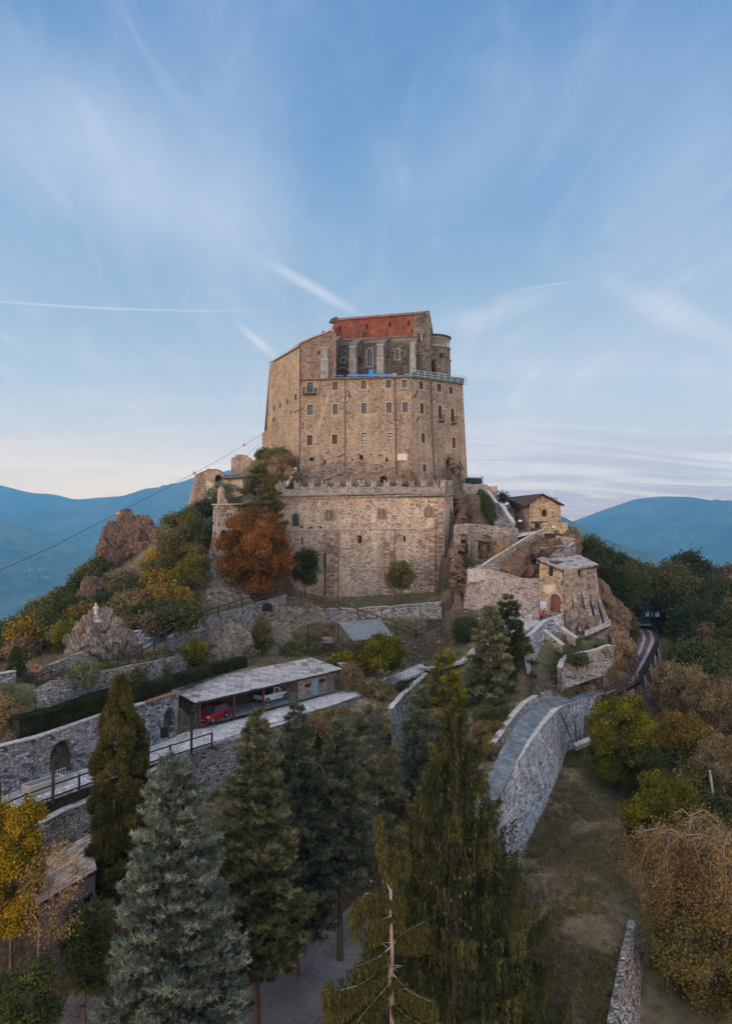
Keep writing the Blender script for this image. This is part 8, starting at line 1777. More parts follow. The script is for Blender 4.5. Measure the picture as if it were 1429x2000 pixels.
def conifer_mesh(name,Hc,R,mat,seed,levels=30,nb=7,cl=12,nd_=18,bl=.42,bw=.07,up=.18,droop=.25,prof=None,hang=0,gap=0,tip=.10,flat=.30):
 """whorls of boughs; every bough is a flat spray of separate needle tufts"""
 g=np.random.default_rng(seed);C_=[];D_=[];V_=[]
 for i in range(levels):
  t=min(max((i+g.uniform(-.45,.45))/levels,0),.99);z=Hc*t;n=max(3,int(nb*(1-t*.45)))
  a0=g.uniform(0,6.28)
  for j in range(n):
   if g.random() < gap: continue
   a=a0+6.283*j/n+g.normal(0,.22);L_=R*prof(t)*g.choice([g.uniform(.62,.9),g.uniform(.85,1.2)]);dr=np.array([math.cos(a),math.sin(a),0]);sdv=np.array([-dr[1],dr[0],0])
   k=max(4,int(cl*(L_/R*1.2+.2)));s=np.clip(1.02-np.abs(g.normal(0,.34,k)),.15,1.02);lat=g.normal(0,1,k)*(flat*L_*(1.1-s*.85)*.6+.05)
   zz=up*L_*s - droop*L_*s**2 + tip*L_*np.maximum(s-.7,0)*3 + g.uniform(-.12,.12)
   c=dr*(L_*s)[:,None]+sdv*lat[:,None]+np.array([0,0,z])+np.stack([0*zz,0*zz,zz+g.normal(0,.05,k)],1)
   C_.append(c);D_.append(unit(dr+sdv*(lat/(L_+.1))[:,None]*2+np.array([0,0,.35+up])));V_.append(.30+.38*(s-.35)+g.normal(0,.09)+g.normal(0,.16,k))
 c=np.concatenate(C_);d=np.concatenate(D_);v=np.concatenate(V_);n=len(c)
 c2=np.repeat(c,nd_,0);d2=unit(np.repeat(d,nd_,0)*1.0+g.normal(size=(n*nd_,3))*.75);v2=np.repeat(v,nd_)+g.normal(0,.06,n*nd_)+d2[:,2]*.10  # blades pointing up are toned lighter: light from above put into the colour
 c2=c2+np.repeat(d,nd_,0)*g.uniform(-.4,.4,(n*nd_,1))*bl+g.normal(size=c2.shape)*bl*.10
 if hang: m=g.random(len(c2)) < hang;d2[m]=unit(np.array([0,0,-1.])+g.normal(size=(m.sum(),3))*.25+d2[m]*.15);c2[m,2] -= g.uniform(0,1.1,m.sum())**1.5
 ln=bl*g.uniform(.5,1.2,len(c2))
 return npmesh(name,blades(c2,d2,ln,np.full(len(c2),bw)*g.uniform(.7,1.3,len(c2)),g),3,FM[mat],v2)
def branches_mesh(Hc,R,n,seed,prof,mat='bark',up=.18,droop=.25,zb=0,name='branches',r=.05):
 g=random.Random(seed);m_=MB()
 for i in range(n):
  t=(i+.5)/n*.93;a=g.uniform(0,6.28);L_=R*prof(t)*g.uniform(.6,.95);d=Vector((math.cos(a),math.sin(a),0))
  pts=[Vector((0,0,zb+Hc*t))+d*L_*s+Vector((0,0,up*L_*s-droop*L_*s*s)) for s in (0,.35,.7,1)]
  m_.tube(pts,[r*(1.4-t),r*(1.1-t*.8),r*.5,r*.2],5,cap=False)
 me=m_.build(name,M[mat],uv=False,smooth=True);d=me.data;bpy.data.objects.remove(me);return d
def plant(name,loc,label,cat,parts,group=None,sc=1,rz=0):
 r=bpy.data.objects.new(name,None);COL.objects.link(r);r.location=loc;r.rotation_euler=(0,0,rz);r.scale=(sc,)*3 if isinstance(sc,(int,float)) else sc;tag(r,label,cat,group)
 for nm,me,z in parts:
  o=bpy.data.objects.new(nm,me);COL.objects.link(o);o.parent=r;o.location=(0,0,z)
 return r
def tree(x0,x1,yt,yb,Y,kind,label,cat='tree',name='broadleaf_tree',n=None,ls=None,seed=1,lobes=22,spread=.34,fill=.45,tr=.16,droop=0,ybase=None,depth=1.0,limbs=6):
 c=P((x0+x1)/2,(yt+yb)/2,Y);rx=(x1-x0)/2/F_PX*Y/1.0;rz=(yb-yt)/2/F_PX*Y/1.0;zg=H(c.x,c.y) if ybase is None else P(0,ybase,Y).z
 zg=min(zg,c.z-rz*.7);ls=ls or max(.16,Y*.0026);n=n or int(min(60000,5.5*4*math.pi*((rx*rz)**1.0)/(ls*ls*.4)))
 cr=leafcrown('crown',(rx,rx*depth,rz),n,ls,kind,seed,lobes,spread,fill,droop=droop)
 hh=c.z-zg+rz*.35
 return plant(name,(c.x,c.y,zg-.15),label,cat,[('crown',cr,c.z-zg+.15),('trunk',trunkmesh(hh,tr,limbs=limbs,seed=seed,spread=.5*rx/max(hh,.1)*1.6),0)])
# --- single broadleaf trees and shrubs
T=tree
T(408,588,992,1174,107,'orange','large rust orange tree in front of the left end of the battlemented wall',seed=11,lobes=34,spread=.30,tr=.3)
T(574,619,1070,1150,110,'dark','small round dark green tree just right of the orange tree',seed=12,lobes=14)
T(756,806,1094,1160,107.5,'olive','small olive green tree standing on the lawn before the battlemented wall',seed=13,lobes=16,tr=.09)
T(696,793,1240,1328,91,'lime','yellow-green tree beside the lane, right of the wire cage roof',seed=14,lobes=24)
T(667,711,1298,1350,87,'weep','little reddish brown tree at the right end of the lane wall',seed=15,lobes=12,n=2600)
T(354,413,1246,1308,80.5,'lime','yellow-green sapling above the left end of the garage roof',seed=16,lobes=14,n=5000)
T(489,536,1205,1285,94,'olive','sparse narrow olive tree in front of the culvert wall',seed=17,lobes=14,n=5000)
T(878,936,1208,1262,97.5,'dark','dark green bush under the rock rib beside the path','bush','bush',seed=18,lobes=14)
T(1142,1282,1352,1548,76,'lime','bright green domed tree at the foot of the pale road wall',seed=19,lobes=40,spread=.24,fill=.6,tr=.25)
T(1206,1396,1516,1745,60,'lime','broad yellow-green tree behind the weeping tree at the right',seed=20,lobes=40,spread=.26,fill=.6,tr=.25)
T(-45,94,1528,1860,44,'yellow','golden yellow tree at the lower left edge',seed=21,lobes=48,spread=.24,fill=.5,tr=.2,ls=.135,n=60000)
T(28,168,1610,1905,42,'weep','sparse orange brown tree in front of the slab-roofed shed',seed=22,lobes=26,n=2700,ls=.17,droop=.3,spread=.2)
T(-40,48,1362,1450,58,'weep','pinkish brown bush at the left edge below the cypress','bush','bush',seed=23,lobes=14,n=6000)
T(134,199,1284,1342,66,'silver','grey-green olive tree with a leaning pale trunk on the orchard terrace',seed=24,lobes=16,n=5200)
T(250,292,1300,1340,71,'olive','thin sapling on the orchard terrace right of the olive tree',seed=25,lobes=8,n=900)
T(308,340,1292,1330,76,'olive','thin sapling near the right end of the orchard terrace',seed=26,lobes=8,n=800)
T(545,640,1255,1290,96,'olive','low dark vine hedge between the rocks and the garage roof','bush','bush',seed=27,lobes=16)
T(640,700,1275,1305,92,'lime','low yellowish vine above the right end of the garage','bush','bush',seed=28,lobes=10,n=3500)
T(565,700,1392,1432,74,'weep','reddish autumn shrub in front of the lane edge wall','bush','bush',seed=29,lobes=14,n=5200)
T(630,690,1385,1428,76,'gold','yellow shrub in front of the lane edge wall, right of the reddish one','bush','bush',seed=30,lobes=10,n=3000)
T(1116,1192,1052,1150,133,'dark','dark green tree on the skyline just right of the gatehouse',seed=31,lobes=24)
T(1178,1272,1095,1232,131,'dark','big dark tree overhanging the far end of the bridge',seed=32,lobes=34,tr=.3)
T(1192,1246,1188,1275,108,'olive','dull olive bush filling the corner between gatehouse rock and bridge','bush','bush',seed=33,lobes=16)
T(1272,1352,1288,1405,90,'brown','tan brown tree right of the bridge bend',seed=34,lobes=26)
T(1330,1440,1310,1460,86,'brown','broad brown tree at the right edge beneath the dark wood',seed=35,lobes=30)
T(1270,1380,1392,1500,78,'gold','ochre autumn tree below the tan brown tree',seed=36,lobes=26,n=16000)
T(1355,1470,1440,1560,74,'brown','dull brown tree behind the utility pole',seed=37,lobes=26)
T(1385,1480,1555,1720,64,'dark','dark tree at the right edge behind the utility pole',seed=38,lobes=26)
T(1236,1300,1460,1560,74,'dark','small dark tree between the bright green dome and the ochre tree',seed=39,lobes=18)
T(1140,1190,1262,1290,92.4,'dark','dark purple-green shrub growing over the curved terrace wall','bush','bush',seed=40,lobes=10)
T(1100,1150,1275,1300,89.2,'dark','small dark shrub at the left end of the curved terrace wall','bush','bush',seed=41,lobes=8,n=2500)
T(975,987,965,980,124,'dark','tiny dark shrub beside the stub of brown wall on the skyline','bush','bush',seed=42,lobes=6,n=900)
T(905,925,1090,1118,105.8,'olive','small green bush at the foot of the lower steps','bush','bush',seed=43,lobes=8,n=1500)
# bushes between tower and abbey
T(512,572,876,930,134,'olive','green scrub on the slope left of the abbey corner','bush','bush',seed=44,lobes=22,n=9000)
T(400,460,935,1000,128,'silver','thin grey-green shrub in front of the ruined tower','bush','bush',seed=45,lobes=14,n=2600)
T(378,420,975,1020,126,'dark','dark shrub at the foot of the ruined tower','bush','bush',seed=46,lobes=12)
T(500,545,900,960,131,'olive','olive bush directly behind the dark conifer','bush','bush',seed=47,lobes=14,n=5000)
# left hillside, named ones
T(268,380,1138,1240,97,'gold','big golden brown bush left of the pale cliff','bush','bush',seed=48,lobes=26)
T(272,332,1082,1140,113,'yellow','bright yellow bush below the large crag','bush','bush',seed=49,lobes=14,n=5000)
T(318,405,1020,1112,115,'olive','olive brown thicket left of the small square tower','bush','bush',seed=50,lobes=24)
T(330,412,1090,1165,106,'lime','green bush between thicket and pale cliff','bush','bush',seed=51,lobes=18,n=7000)
T(215,285,1150,1230,97,'brown','greyish twiggy bush behind the statue rock','bush','bush',seed=52,lobes=18,n=4200)
T(100,150,1212,1280,86,'lime','yellow-green bush left of the statue rock','bush','bush',seed=53,lobes=14,n=5000)
T(345,385,1000,1040,122,'dark','dark little tree on the ridge below the ruined tower','bush','bush',seed=54,lobes=12,n=4000)
# --- slim cypress, columns
def column(px,yt,yb,hw,Y,kind,label,seed,n=26000,bl=.3,bw=.1,name='cypress',ybase=None,pw=.5):
 g=np.random.default_rng(seed);top=P(px,yt,Y);bot=P(px,yb,Y);Hc=top.z-bot.z;R=hw/F_PX*Y;zg=min(H(bot.x,bot.y),bot.z)
 nc=int(260*Hc/14*max(1,R/1.9));t=g.random(nc)**.9;a=g.uniform(0,6.283,nc);w=np.clip(1-np.abs(t*1.9-.75)**2.6*.55,.1,1)*np.clip((1-t)*4.5,.12,1)**pw
 rr_=R*w*g.uniform(.6,.92,nc)*(1+.12*fbm(np.stack([np.cos(a)*1.6,np.sin(a)*1.6,t*Hc*.45],1),3,seed));cc_=np.stack([np.cos(a)*rr_,np.sin(a)*rr_,t*Hc],1);m=max(8,n//(nc*12));u_=unit(g.normal(size=(nc*m,3)))
 c=np.repeat(cc_,m,0)+u_*np.array([.22,.22,.46])*R*.5*g.uniform(.6,1.15,(nc*m,1));d=unit(u_*np.array([.8,.8,.4])+np.array([0,0,.9]));cv=np.repeat(g.normal(0,.12,nc),m)+u_[:,2]*.08+g.normal(0,.06,nc*m);k=nc*m
 c2=np.repeat(c,12,0)+g.normal(size=(k*12,3))*bl*.3;d2=unit(np.repeat(d,12,0)+g.normal(size=c2.shape)*.5)
 me=npmesh('foliage',blades(c2,d2,bl*g.uniform(.6,1.4,len(c2)),bw*g.uniform(.7,1.3,len(c2)),g),3,FM[kind],.5+np.repeat(cv,12)+g.normal(0,.12,len(c2)))
 return plant(name,(bot.x,bot.y,zg-.1),label,'tree',[('foliage',me,bot.z-zg+.1),('trunk',trunkmesh(Hc*.8+bot.z-zg,R*.09+.05,limbs=0,seed=seed),0)])
column(232,1334,1735,55,49.5,'cypress','dense dark brown-green cypress rising in front of the niched wall at the left',61,150000,.26,.075)
column(31,1264,1362,17,65,'dark','slim clipped dark cypress beside the picket gate',62,30000,.16,.07,pw=.4)
# --- conifers
def cprof(t): return ((1-t)**.75)*.95+.05
def conifer(px,yt,yb,hw,Y,kind,label,seed,name='conifer',pf=cprof,tmat='bark',tw=None,**k):
 top=P(px,yt,Y);bot=P(px,yb,Y);Hc=top.z-bot.z;R=hw/F_PX*Y;zg=H(bot.x,bot.y)
 if zg > bot.z: zg=bot.z-.2
 me=conifer_mesh('foliage',Hc,R,kind,seed,prof=pf,**k);hh=bot.z-zg
 return plant(name,(bot.x,bot.y,zg-.2),label,'tree',[('foliage',me,hh+.2),('trunk',trunkmesh(Hc*.96+hh,tw or R*.055+.08,limbs=0,seed=seed,mat=tmat),0),('branches',branches_mesh(Hc,R,46,seed,pf,mat=tmat,up=k.get('up',.18),droop=k.get('droop',.25),r=.045),hh+.2)])
def full(t): return (1-t**1.7)**.8*.95*(.62+.38*min(1,t*4+.3))+.05
BT=lambda t: (1-t)**.6*.95+.06
for q in [(338,1472,2120,150,42,'blue','large silvery blue-green cedar in the left foreground',71,'blue_cedar',50,10,30,18,.30,.06,.46,.34,BT,0),
 (500,1386,1890,100,50,'cedar','tall olive-tinted cedar just right of the blue-green cedar',72,'cedar',44,9,25,17,.34,.07,.4,.36,full,.02),
 (578,1368,1830,86,56,'cedard','dark green cedar between the olive cedar and the bare-trunked one',73,'cedar',40,8,21,17,.37,.08,.35,.38,full,.08),
 (664,1400,1720,78,58,'cedard','dark cedar with a long bare trunk in the middle foreground',74,'cedar',32,8,18,17,.37,.085,.3,.34,full,.14),
 (738,1298,1650,54,64,'cedar','thin sparse cedar with its trunk showing, beside the winding path',75,'cedar',26,5,9,17,.46,.09,.3,.4,BT,.28),
 (822,1344,1570,56,73,'cedard','short bluish cedar between the thin cedar and the great spruce',76,'cedar',22,7,10,17,.5,.10,.35,.34,BT,.05),
 (868,1266,1460,62,83,'lime','yellow-green conifer beside the winding path',77,'conifer',20,7,10,17,.55,.11,.3,.34,full,.08),
 (957,1180,1404,60,86,'cedar','olive conifer on the left of the pair below the gate',78,'conifer',32,8,15,17,.52,.10,.25,.4,BT,0),
 (994,1162,1392,60,89.5,'dark','darker conifer on the right of the pair below the gate',79,'conifer',32,8,15,17,.52,.11,.25,.4,BT,0),
 (503,902,1055,56,114,'cypress','dark green conifer above the orange tree, left of the battlements',80,'conifer',18,7,10,16,.7,.15,.3,.25,full,.05)]:
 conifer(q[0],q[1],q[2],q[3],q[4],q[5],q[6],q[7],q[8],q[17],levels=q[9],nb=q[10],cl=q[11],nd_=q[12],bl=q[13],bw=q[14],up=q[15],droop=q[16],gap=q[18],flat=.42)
def sprof(t): return (1-t)**.88*.94+.05
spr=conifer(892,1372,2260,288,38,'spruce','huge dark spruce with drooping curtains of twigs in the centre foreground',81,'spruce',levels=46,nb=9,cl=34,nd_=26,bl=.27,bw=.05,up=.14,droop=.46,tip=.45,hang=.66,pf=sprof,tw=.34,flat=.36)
def cones(root,Hc,R,n,seed,z0):
 g=random.Random(seed);m_=MB()
 for i in range(n):
  t=g.uniform(.3,.97);a=g.uniform(0,6.28);r_=R*sprof(t)*g.uniform(.75,.98);c=Vector((r_*math.cos(a),r_*math.sin(a),z0+Hc*t-.25));m_.lathe([(.012,0),(.035,-.06),(.032,-.14),(.008,-.19)],c,5)
 me=m_.build('cones',plain('cone_brown',(.15,.085,.04),.8),uv=False);me.parent=root;me['kind']='stuff'
_t,_b=P(892,1362,38),P(892,2260,38);cones(spr,_t.z-_b.z,262/F_PX*38,300,5,_b.z-(H(_b.x,_b.y)-.2))
# weeping small spruce with its dead pale stem
wb,wt=P(762,2180,33),P(757,1735,33.2);wz=H(wb.x,wb.y)
if wz > wb.z: wz=wb.z-.2
wr=plant('weeping_spruce',(wb.x,wb.y,wz),'ragged weeping spruce with a bleached dead stem left of the great spruce','tree',[])
def hangcurtain(paths,mat,seed,per=260,drop=1.2,bl=.2,bw=.04,jit=.10):
 g=np.random.default_rng(seed);C_=[]
 for p in paths:
  pts=np.array([q[:] for q in p]);c=np.concatenate([[0],np.cumsum(np.linalg.norm(np.diff(pts,axis=0),axis=1))]);s=g.uniform(.12*c[-1],c[-1],per)
  q=np.stack([np.interp(s,c,pts[:,k]) for k in range(3)],1);q += g.normal(size=q.shape)*jit*np.array([1,1,.3])
  kk=26;dd=g.uniform(.25,1,per)*drop*np.clip(s/c[-1]*1.3,.3,1);w=np.repeat(q,kk,0);f=np.tile(np.linspace(0,1,kk),per)+g.uniform(-.03,.03,per*kk);w[:,2] -= f*np.repeat(dd,kk);w += g.normal(size=w.shape)*.02
  C_.append(w)
 c=np.concatenate(C_);d=unit(g.normal(size=c.shape)*.5+np.array([0,0,-1.]))
 return npmesh('foliage',blades(c,d,bl*g.uniform(.5,1.2,len(c)),np.full(len(c),bw),g),3,FM[mat],.45+g.normal(0,.17,len(c)))
bp_=[];off=Vector((wb.x,wb.y,wz))
def rel(x,y,Y): return P(x,y,Y)-off
for pts in ([(758,1765,33.2),(735,1748,33),(715,1745,32.8),(700,1765,32.6),(690,1785,32.4)],[(760,1790,33.2),(735,1790,32.8),(728,1785,32.6)],[(762,1760,33.2),(775,1752,33.3),(782,1762,33.2)],[(762,1850,33),(740,1870,32.4),(715,1880,31.9),(695,1888,31.5)],[(762,1880,33),(730,1905,32),(700,1925,31.3),(660,1935,30.6),(636,1925,30.2)],
   [(765,1900,33),(790,1930,32.4),(815,1945,32),(850,1960,31.8)],[(762,1920,33),(735,1950,32),(705,1985,31),(690,2010,30.6)],[(762,1850,33),(775,1830,33.6),(800,1815,34),(830,1800,34.4)],[(762,1800,33.1),(745,1810,33.6),(722,1822,34)],[(765,1960,33),(800,1990,32),(840,2010,31.5)],[(762,1950,33),(700,1975,32),(655,1990,31.4),(640,1975,31)],[(762,2000,33),(730,2040,31.6),(700,2060,31)],[(757,1730,33.2),(750,1690,33.2),(744,1640,33.2),(741,1592,33.2)],[(763,1730,33.3),(768,1690,33.5),(766,1655,33.6)]):
 bp_.append([rel(*q) for q in pts])
m_=MB();m_.tube([rel(764,2180,33),rel(766,1990,33),rel(763,1900,33),rel(765,1850,33),rel(762,1790,33.1),rel(763,1740,33.2),rel(753,1722,33.2)],[.14,.12,.11,.095,.08,.06,.015],8)
for p in bp_: m_.tube(p,[.042*(1-i/len(p)*.8) for i in range(len(p))],5)
g_=random.Random(3)
for i in range(26): z=g_.uniform(1880,1960) if i < 16 else g_.uniform(1780,1880);a=rel(764+g_.uniform(-3,3),z,33);m_.tube([a,a+Vector((g_.uniform(-.5,.5),g_.uniform(-.5,.2),g_.uniform(-.25,.35)))],[.025,.008],4)
o=m_.build('dead_stem',M['bark_pale'],uv=False,smooth=True);o.parent=wr
o=bpy.data.objects.new('foliage',hangcurtain(bp_[:12],'cypress',6,per=430,drop=1.35,bl=.22,bw=.045));COL.objects.link(o);o.parent=wr
o=bpy.data.objects.new('leader_foliage',hangcurtain(bp_[12:],'cypress',7,per=170,drop=.6,jit=.13));COL.objects.link(o);o.parent=wr
# the orange-brown weeping tree on the right
wc=P(1370,1585,46);wg=H(wc.x,wc.y);wr2=plant('weeping_tree',(wc.x,wc.y,wg),'orange brown weeping tree with bare pale twigs at the lower right edge','tree',[])
g=random.Random(4);paths=[];hz_=wc.z-wg;forks=[]
for i in range(6):
 a=g.uniform(0,6.28) if i else 3.6;L_=g.uniform(1.2,2.6);b0=Vector((0,0,hz_*g.uniform(.45,.7)));e=Vector((math.cos(a)*L_,math.sin(a)*L_*.8,hz_-g.uniform(.2,2.2)));forks.append([b0,b0.lerp(e,.5)+Vector((g.uniform(-.3,.3),g.uniform(-.3,.3),.5)),e])
for f in forks:
 for k in range(15):
  t=g.uniform(.35,1);q=f[1].lerp(f[2],(t-.35)/.65);a=g.uniform(0,6.28);L_=g.uniform(.8,2.6);d=Vector((math.cos(a),math.sin(a),0))*L_;paths.append([q,q+d*.35+Vector((0,0,g.uniform(.1,.6))),q+d*.7+Vector((g.uniform(-.2,.2),0,g.uniform(-.3,.3))),q+d+Vector((0,0,-g.uniform(.6,1.4))),q+d*1.1+Vector((0,0,-g.uniform(1.8,3.2)))])
m_=MB();m_.tube([Vector((0,0,0)),Vector((.2,0,hz_*.3)),Vector((0,0,hz_*.72))],[.3,.24,.12],8)
for f in forks: m_.tube(f,[.12,.08,.03],6)
for p in paths: m_.tube(p,[.03,.024,.018,.01,.004],4)
for i in range(260):
 p=g.choice(paths);k=g.randrange(3);q=p[k].lerp(p[k+1],g.random());m_.tube([q,q+Vector((g.uniform(-.5,.5),g.uniform(-.5,.5),g.uniform(-.25,.4)))],[.012,.004],3,cap=False)
o=m_.build('branches',M['bark_pale'],uv=False,smooth=True);o.parent=wr2
def strings(paths,seed,per,drop,ls,mat):
 g=np.random.default_rng(seed);C_=[]
 for p in paths:
  pts=np.array([q[:] for q in p]);c=np.concatenate([[0],np.cumsum(np.linalg.norm(np.diff(pts,axis=0),axis=1))]);s=g.uniform(.1*c[-1],c[-1],per);q=np.stack([np.interp(s,c,pts[:,k]) for k in range(3)],1)+g.normal(size=(per,3))*.3
  kk=14;w=np.repeat(q,kk,0);dd=g.uniform(.2,1,per)**1.5*drop;w[:,2] -= np.tile(np.linspace(0,1,kk),per)*np.repeat(dd,kk);w += g.normal(size=w.shape)*.13;C_.append(w)
 c=np.concatenate(C_);return npmesh('foliage',quads(c,unit(g.normal(size=c.shape)+np.array([0,-.3,.3])),ls*g.uniform(.6,1.3,len(c)),g,.5),4,FM[mat],.45+fbm(c*.6,2,seed)*.3+g.normal(0,.15,len(c)))
o=bpy.data.objects.new('foliage',strings(paths,9,46,2.2,.14,'weep'));COL.objects.link(o);o.parent=wr2
o=bpy.data.objects.new('lower_foliage',leafcrown('lower_foliage',(4.3,3.6,5.4),62000,.15,'weepo',10,46,.25,.62,droop=1.2));COL.objects.link(o);o.parent=wr2;o.location=(.35,0,hz_-7.6)
# small dead and bare things, dark bushes behind the shed
T(-30,120,1880,2080,40,'dark','dark bush at the bottom left corner','bush','bush',seed=85,lobes=20,n=16000,ls=.14)
T(120,215,1760,1960,45,'dark','dark evergreen bush under the cypress beside the shed','bush','bush',seed=86,lobes=20,n=16000,ls=.14)
# --- hedges
def hedge(pts,h,w,label,seed,kind='spruce',n=26000,ls=.13):
 p=[P(*q) for q in pts];g=np.random.default_rng(seed);e=empty('hedge',p[0],label,'hedge');cum=[0]
 for a,b in zip(p[:-1],p[1:]): cum.append(cum[-1]+(b-a).length)
 s=g.uniform(0,cum[-1],n);q=np.stack([np.interp(s,cum,[v[k] for v in p]) for k in range(3)],1);d=(p[-1]-p[0]).normalized();sdv=np.array([-d.y,d.x,0]);u=g.random(n)
 f=g.random(n);lat=np.where(f < .38,-w/2,np.where(f < .62,w/2,g.uniform(-w/2,w/2,n)));z=np.where(f < .62,u*h,h);nn=np.where((f < .38)[:,None],-sdv,np.where((f < .62)[:,None],sdv,np.array([0,0,1.])))
 c=q+sdv*lat[:,None];c[:,2] += z;c += g.normal(size=c.shape)*.05+fbm(c*.7,2,seed)[:,None]*nn*.12
 me=npmesh('leaves',quads(c,unit(nn+g.normal(size=c.shape)*.6),ls*g.uniform(.6,1.3,n),g),4,FM[kind],.42+fbm(c*1.1,3,seed)*.35+g.normal(0,.12,n));o=link('leaves',me,e)
 m_=MB()
 for a,b in zip(p[:-1],p[1:]): m_.beam(a+Vector((0,0,h*.5-.1)),b+Vector((0,0,h*.5-.1)),w-.15,h-.1)
 m_.build('inner_wood',M['iron2'] if 'iron2' in M else M.setdefault('iron2',plain('hedge_core',(.012,.014,.007),.95)),e)
hedge([(30,1446,57.0),(110,1425,59.6),(190,1396,63.2),(278,1370,67.2)],1.75,1.5,'long clipped dark hedge along the top of the niched retaining wall',91,n=60000)
hedge([(285,1360,68.4),(345,1340,72.6),(400,1322,77.5),(475,1302,84)],1.1,1.1,'lower narrow hedge continuing behind the garage roof',92,n=26000)
hp=[P(938,968,122),P(948,985,118),P(962,1012,113.8)]
g=np.random.default_rng(93);s=g.random(14000);q=np.stack([np.interp(s,[0,.5,1],[v[k] for v in hp]) for k in range(3)],1);dd=unit(g.normal(size=q.shape));c=q+dd*np.array([.75,.9,1.25])*g.uniform(.85,1.05,(len(q),1))
he=empty('hedge',hp[2],'dark clipped hedge running up beside the upper stair','hedge');link('leaves',npmesh('leaves',quads(c,unit(dd+g.normal(size=c.shape)*.5),.16*g.uniform(.6,1.3,len(c)),g),4,FM['dark'],.45+g.normal(0,.15,len(c))),he)
# --- scattered shrubs and woods: prototypes with shared meshes
def inpoly(p,poly):
 c=False;n=len(poly)
 for i in range(n):
  x1,y1=poly[i];x2,y2=poly[(i+1) % n]
  if (y1 > p[1]) != (y2 > p[1]) and p[0] < (x2-x1)*(p[1]-y1)/(y2-y1)+x1: c=not c
 return c
PROTO={}
def proto(kind,seed,big):
 k=(kind,seed,big)
 if k not in PROTO:
  if big: PROTO[k]=(leafcrown('crown',(3.2,3.2,3.3),15000,.30,kind,seed,26,.32,.5),trunkmesh(7.0,.2,seed=seed))
  else: PROTO[k]=(leafcrown('crown',(1.3,1.3,1.05),3400,.22,kind,seed,12,.42,.4),trunkmesh(1.6,.07,seed=seed,limbs=4))
 return PROTO[k]
def scatter(n,poly,kinds,big,Yr,seed,where,grp,smin,smax,mind,zoff=0,forbid=None):
 g=random.Random(seed);xs=[p[0] for p in poly];ys=[p[1] for p in poly];done=[];tries=0
 while len(done) < n and tries < n*60:
  tries += 1;px=g.uniform(min(xs),max(xs));Y=g.uniform(*Yr);X=(px-CX)/F_PX*Y;z=H(X,Y);sc=g.uniform(smin,smax);qx,qy=to_px((X,Y,z+(3.5 if big else .8)*sc))
  if not inpoly((qx,qy),poly) or any((X-a)**2+(Y-b)**2 < (mind*(sc+s_)/2)**2 for a,b,s_ in done): continue
  if forbid and forbid(qx,qy): continue
  if big and qx < 1350 and 1185 < qy < 1425 and Y < 142: continue
  done.append((X,Y,sc));kd=g.choice(kinds);cr,tk=proto(kd,g.choice((1,2)),big)
  adj={'dark':'dark green','olive':'olive','brown':'dull brown','gold':'ochre','lime':'yellow-green','weep':'reddish brown','twig':'leafless brown','dry':'straw coloured','orange':'rust coloured'}[kd]
  ty=('tree' if big else 'shrub')
  plant('broadleaf_tree' if big else 'shrub',(X,Y,z-.1),f'{adj} {ty} {where}',ty,[('crown',cr,5.2 if big else .9),('trunk',tk,0)],f'{adj} {ty}s {grp}',sc=(sc,sc,sc*g.uniform(.85,1.15)),rz=g.uniform(0,6.28))
LEFT=[(-40,1330),(30,1245),(100,1185),(200,1118),(232,1125),(300,1075),(335,1022),(375,1008),(412,1000),(412,1085),(378,1170),(368,1212),(270,1232),(215,1235),(140,1215),(120,1290),(60,1305),(-40,1330)]
crag=lambda x,y: (205 < x < 300 and 1015 < y < 1118) or (150 < x < 205 and 1140 < y < 1200)
scatter(70,LEFT,['dark','dark','olive','brown','olive','gold'],False,(84,128),5,'on the steep left hillside','on the left hillside',.9,1.9,1.7,forbid=crag)
scatter(24,[(-40,1360),(-40,1290),(60,1205),(200,1110),(215,1125),(110,1200),(40,1262)],['dark','olive','dark'],False,(96,122),6,'on the skyline of the left slope','on the left skyline',1.2,2.2,1.3)
scatter(26,[(505,880),(575,885),(580,945),(545,948),(500,925)],['olive','brown','dry'],False,(124,138),7,'on the bank left of the abbey corner','on the bank beside the abbey',.6,1.1,.9)
WOOD=[(1120,1085),(1180,1105),(1262,1115),(1330,1125),(1429,1160),(1520,1185),(1520,1330),(1300,1340),(1292,1230),(1262,1195)]
scatter(70,WOOD,['dark','dark','dark','olive','brown'],True,(116,178),8,'in the dark wood beyond the bridge','in the wood beyond the bridge',1.0,1.6,2.9)
scatter(44,[(1285,1210),(1520,1200),(1520,1420),(1290,1400),(1280,1290)],['dark','olive','brown','brown'],True,(92,122),9,'in the wood at the right, nearer than the bridge end','in the nearer right wood',.9,1.35,3.0)
scatter(24,[(1250,1400),(1520,1400),(1520,1640),(1400,1640),(1290,1560)],['brown','olive','dark'],True,(66,88),10,'in the tangle at the lower right','in the lower right tangle',.6,1.0,2.8,forbid=lambda x,y: x < 1290)
scatter(8,[(1185,1220),(1235,1250),(1225,1330),(1200,1300)],['olive','dark','weep'],False,(99,112),11,'on the rocky bank left of the bridge','on the bank left of the bridge',.7,1.3,1.2)
scatter(16,[(590,1225),(660,1215),(640,1262),(560,1275)],['olive','brown','dry'],False,(95,106),12,'among the rocks below the lawn','among the rocks below the lawn',.5,.9,1.1)
scatter(16,[(700,1345),(900,1310),(860,1420),(760,1460),(700,1420)],['olive','dark','weep'],False,(72,92),13,'on the bank below the winding path','on the bank below the path',.5,1.0,1.3)
scatter(14,[(930,1400),(1000,1360),(960,1480),(930,1480)],['olive','weep','dark'],False,(66,82),14,'on the bank uphill of the road','on the bank uphill of the road',.4,.8,1.0)
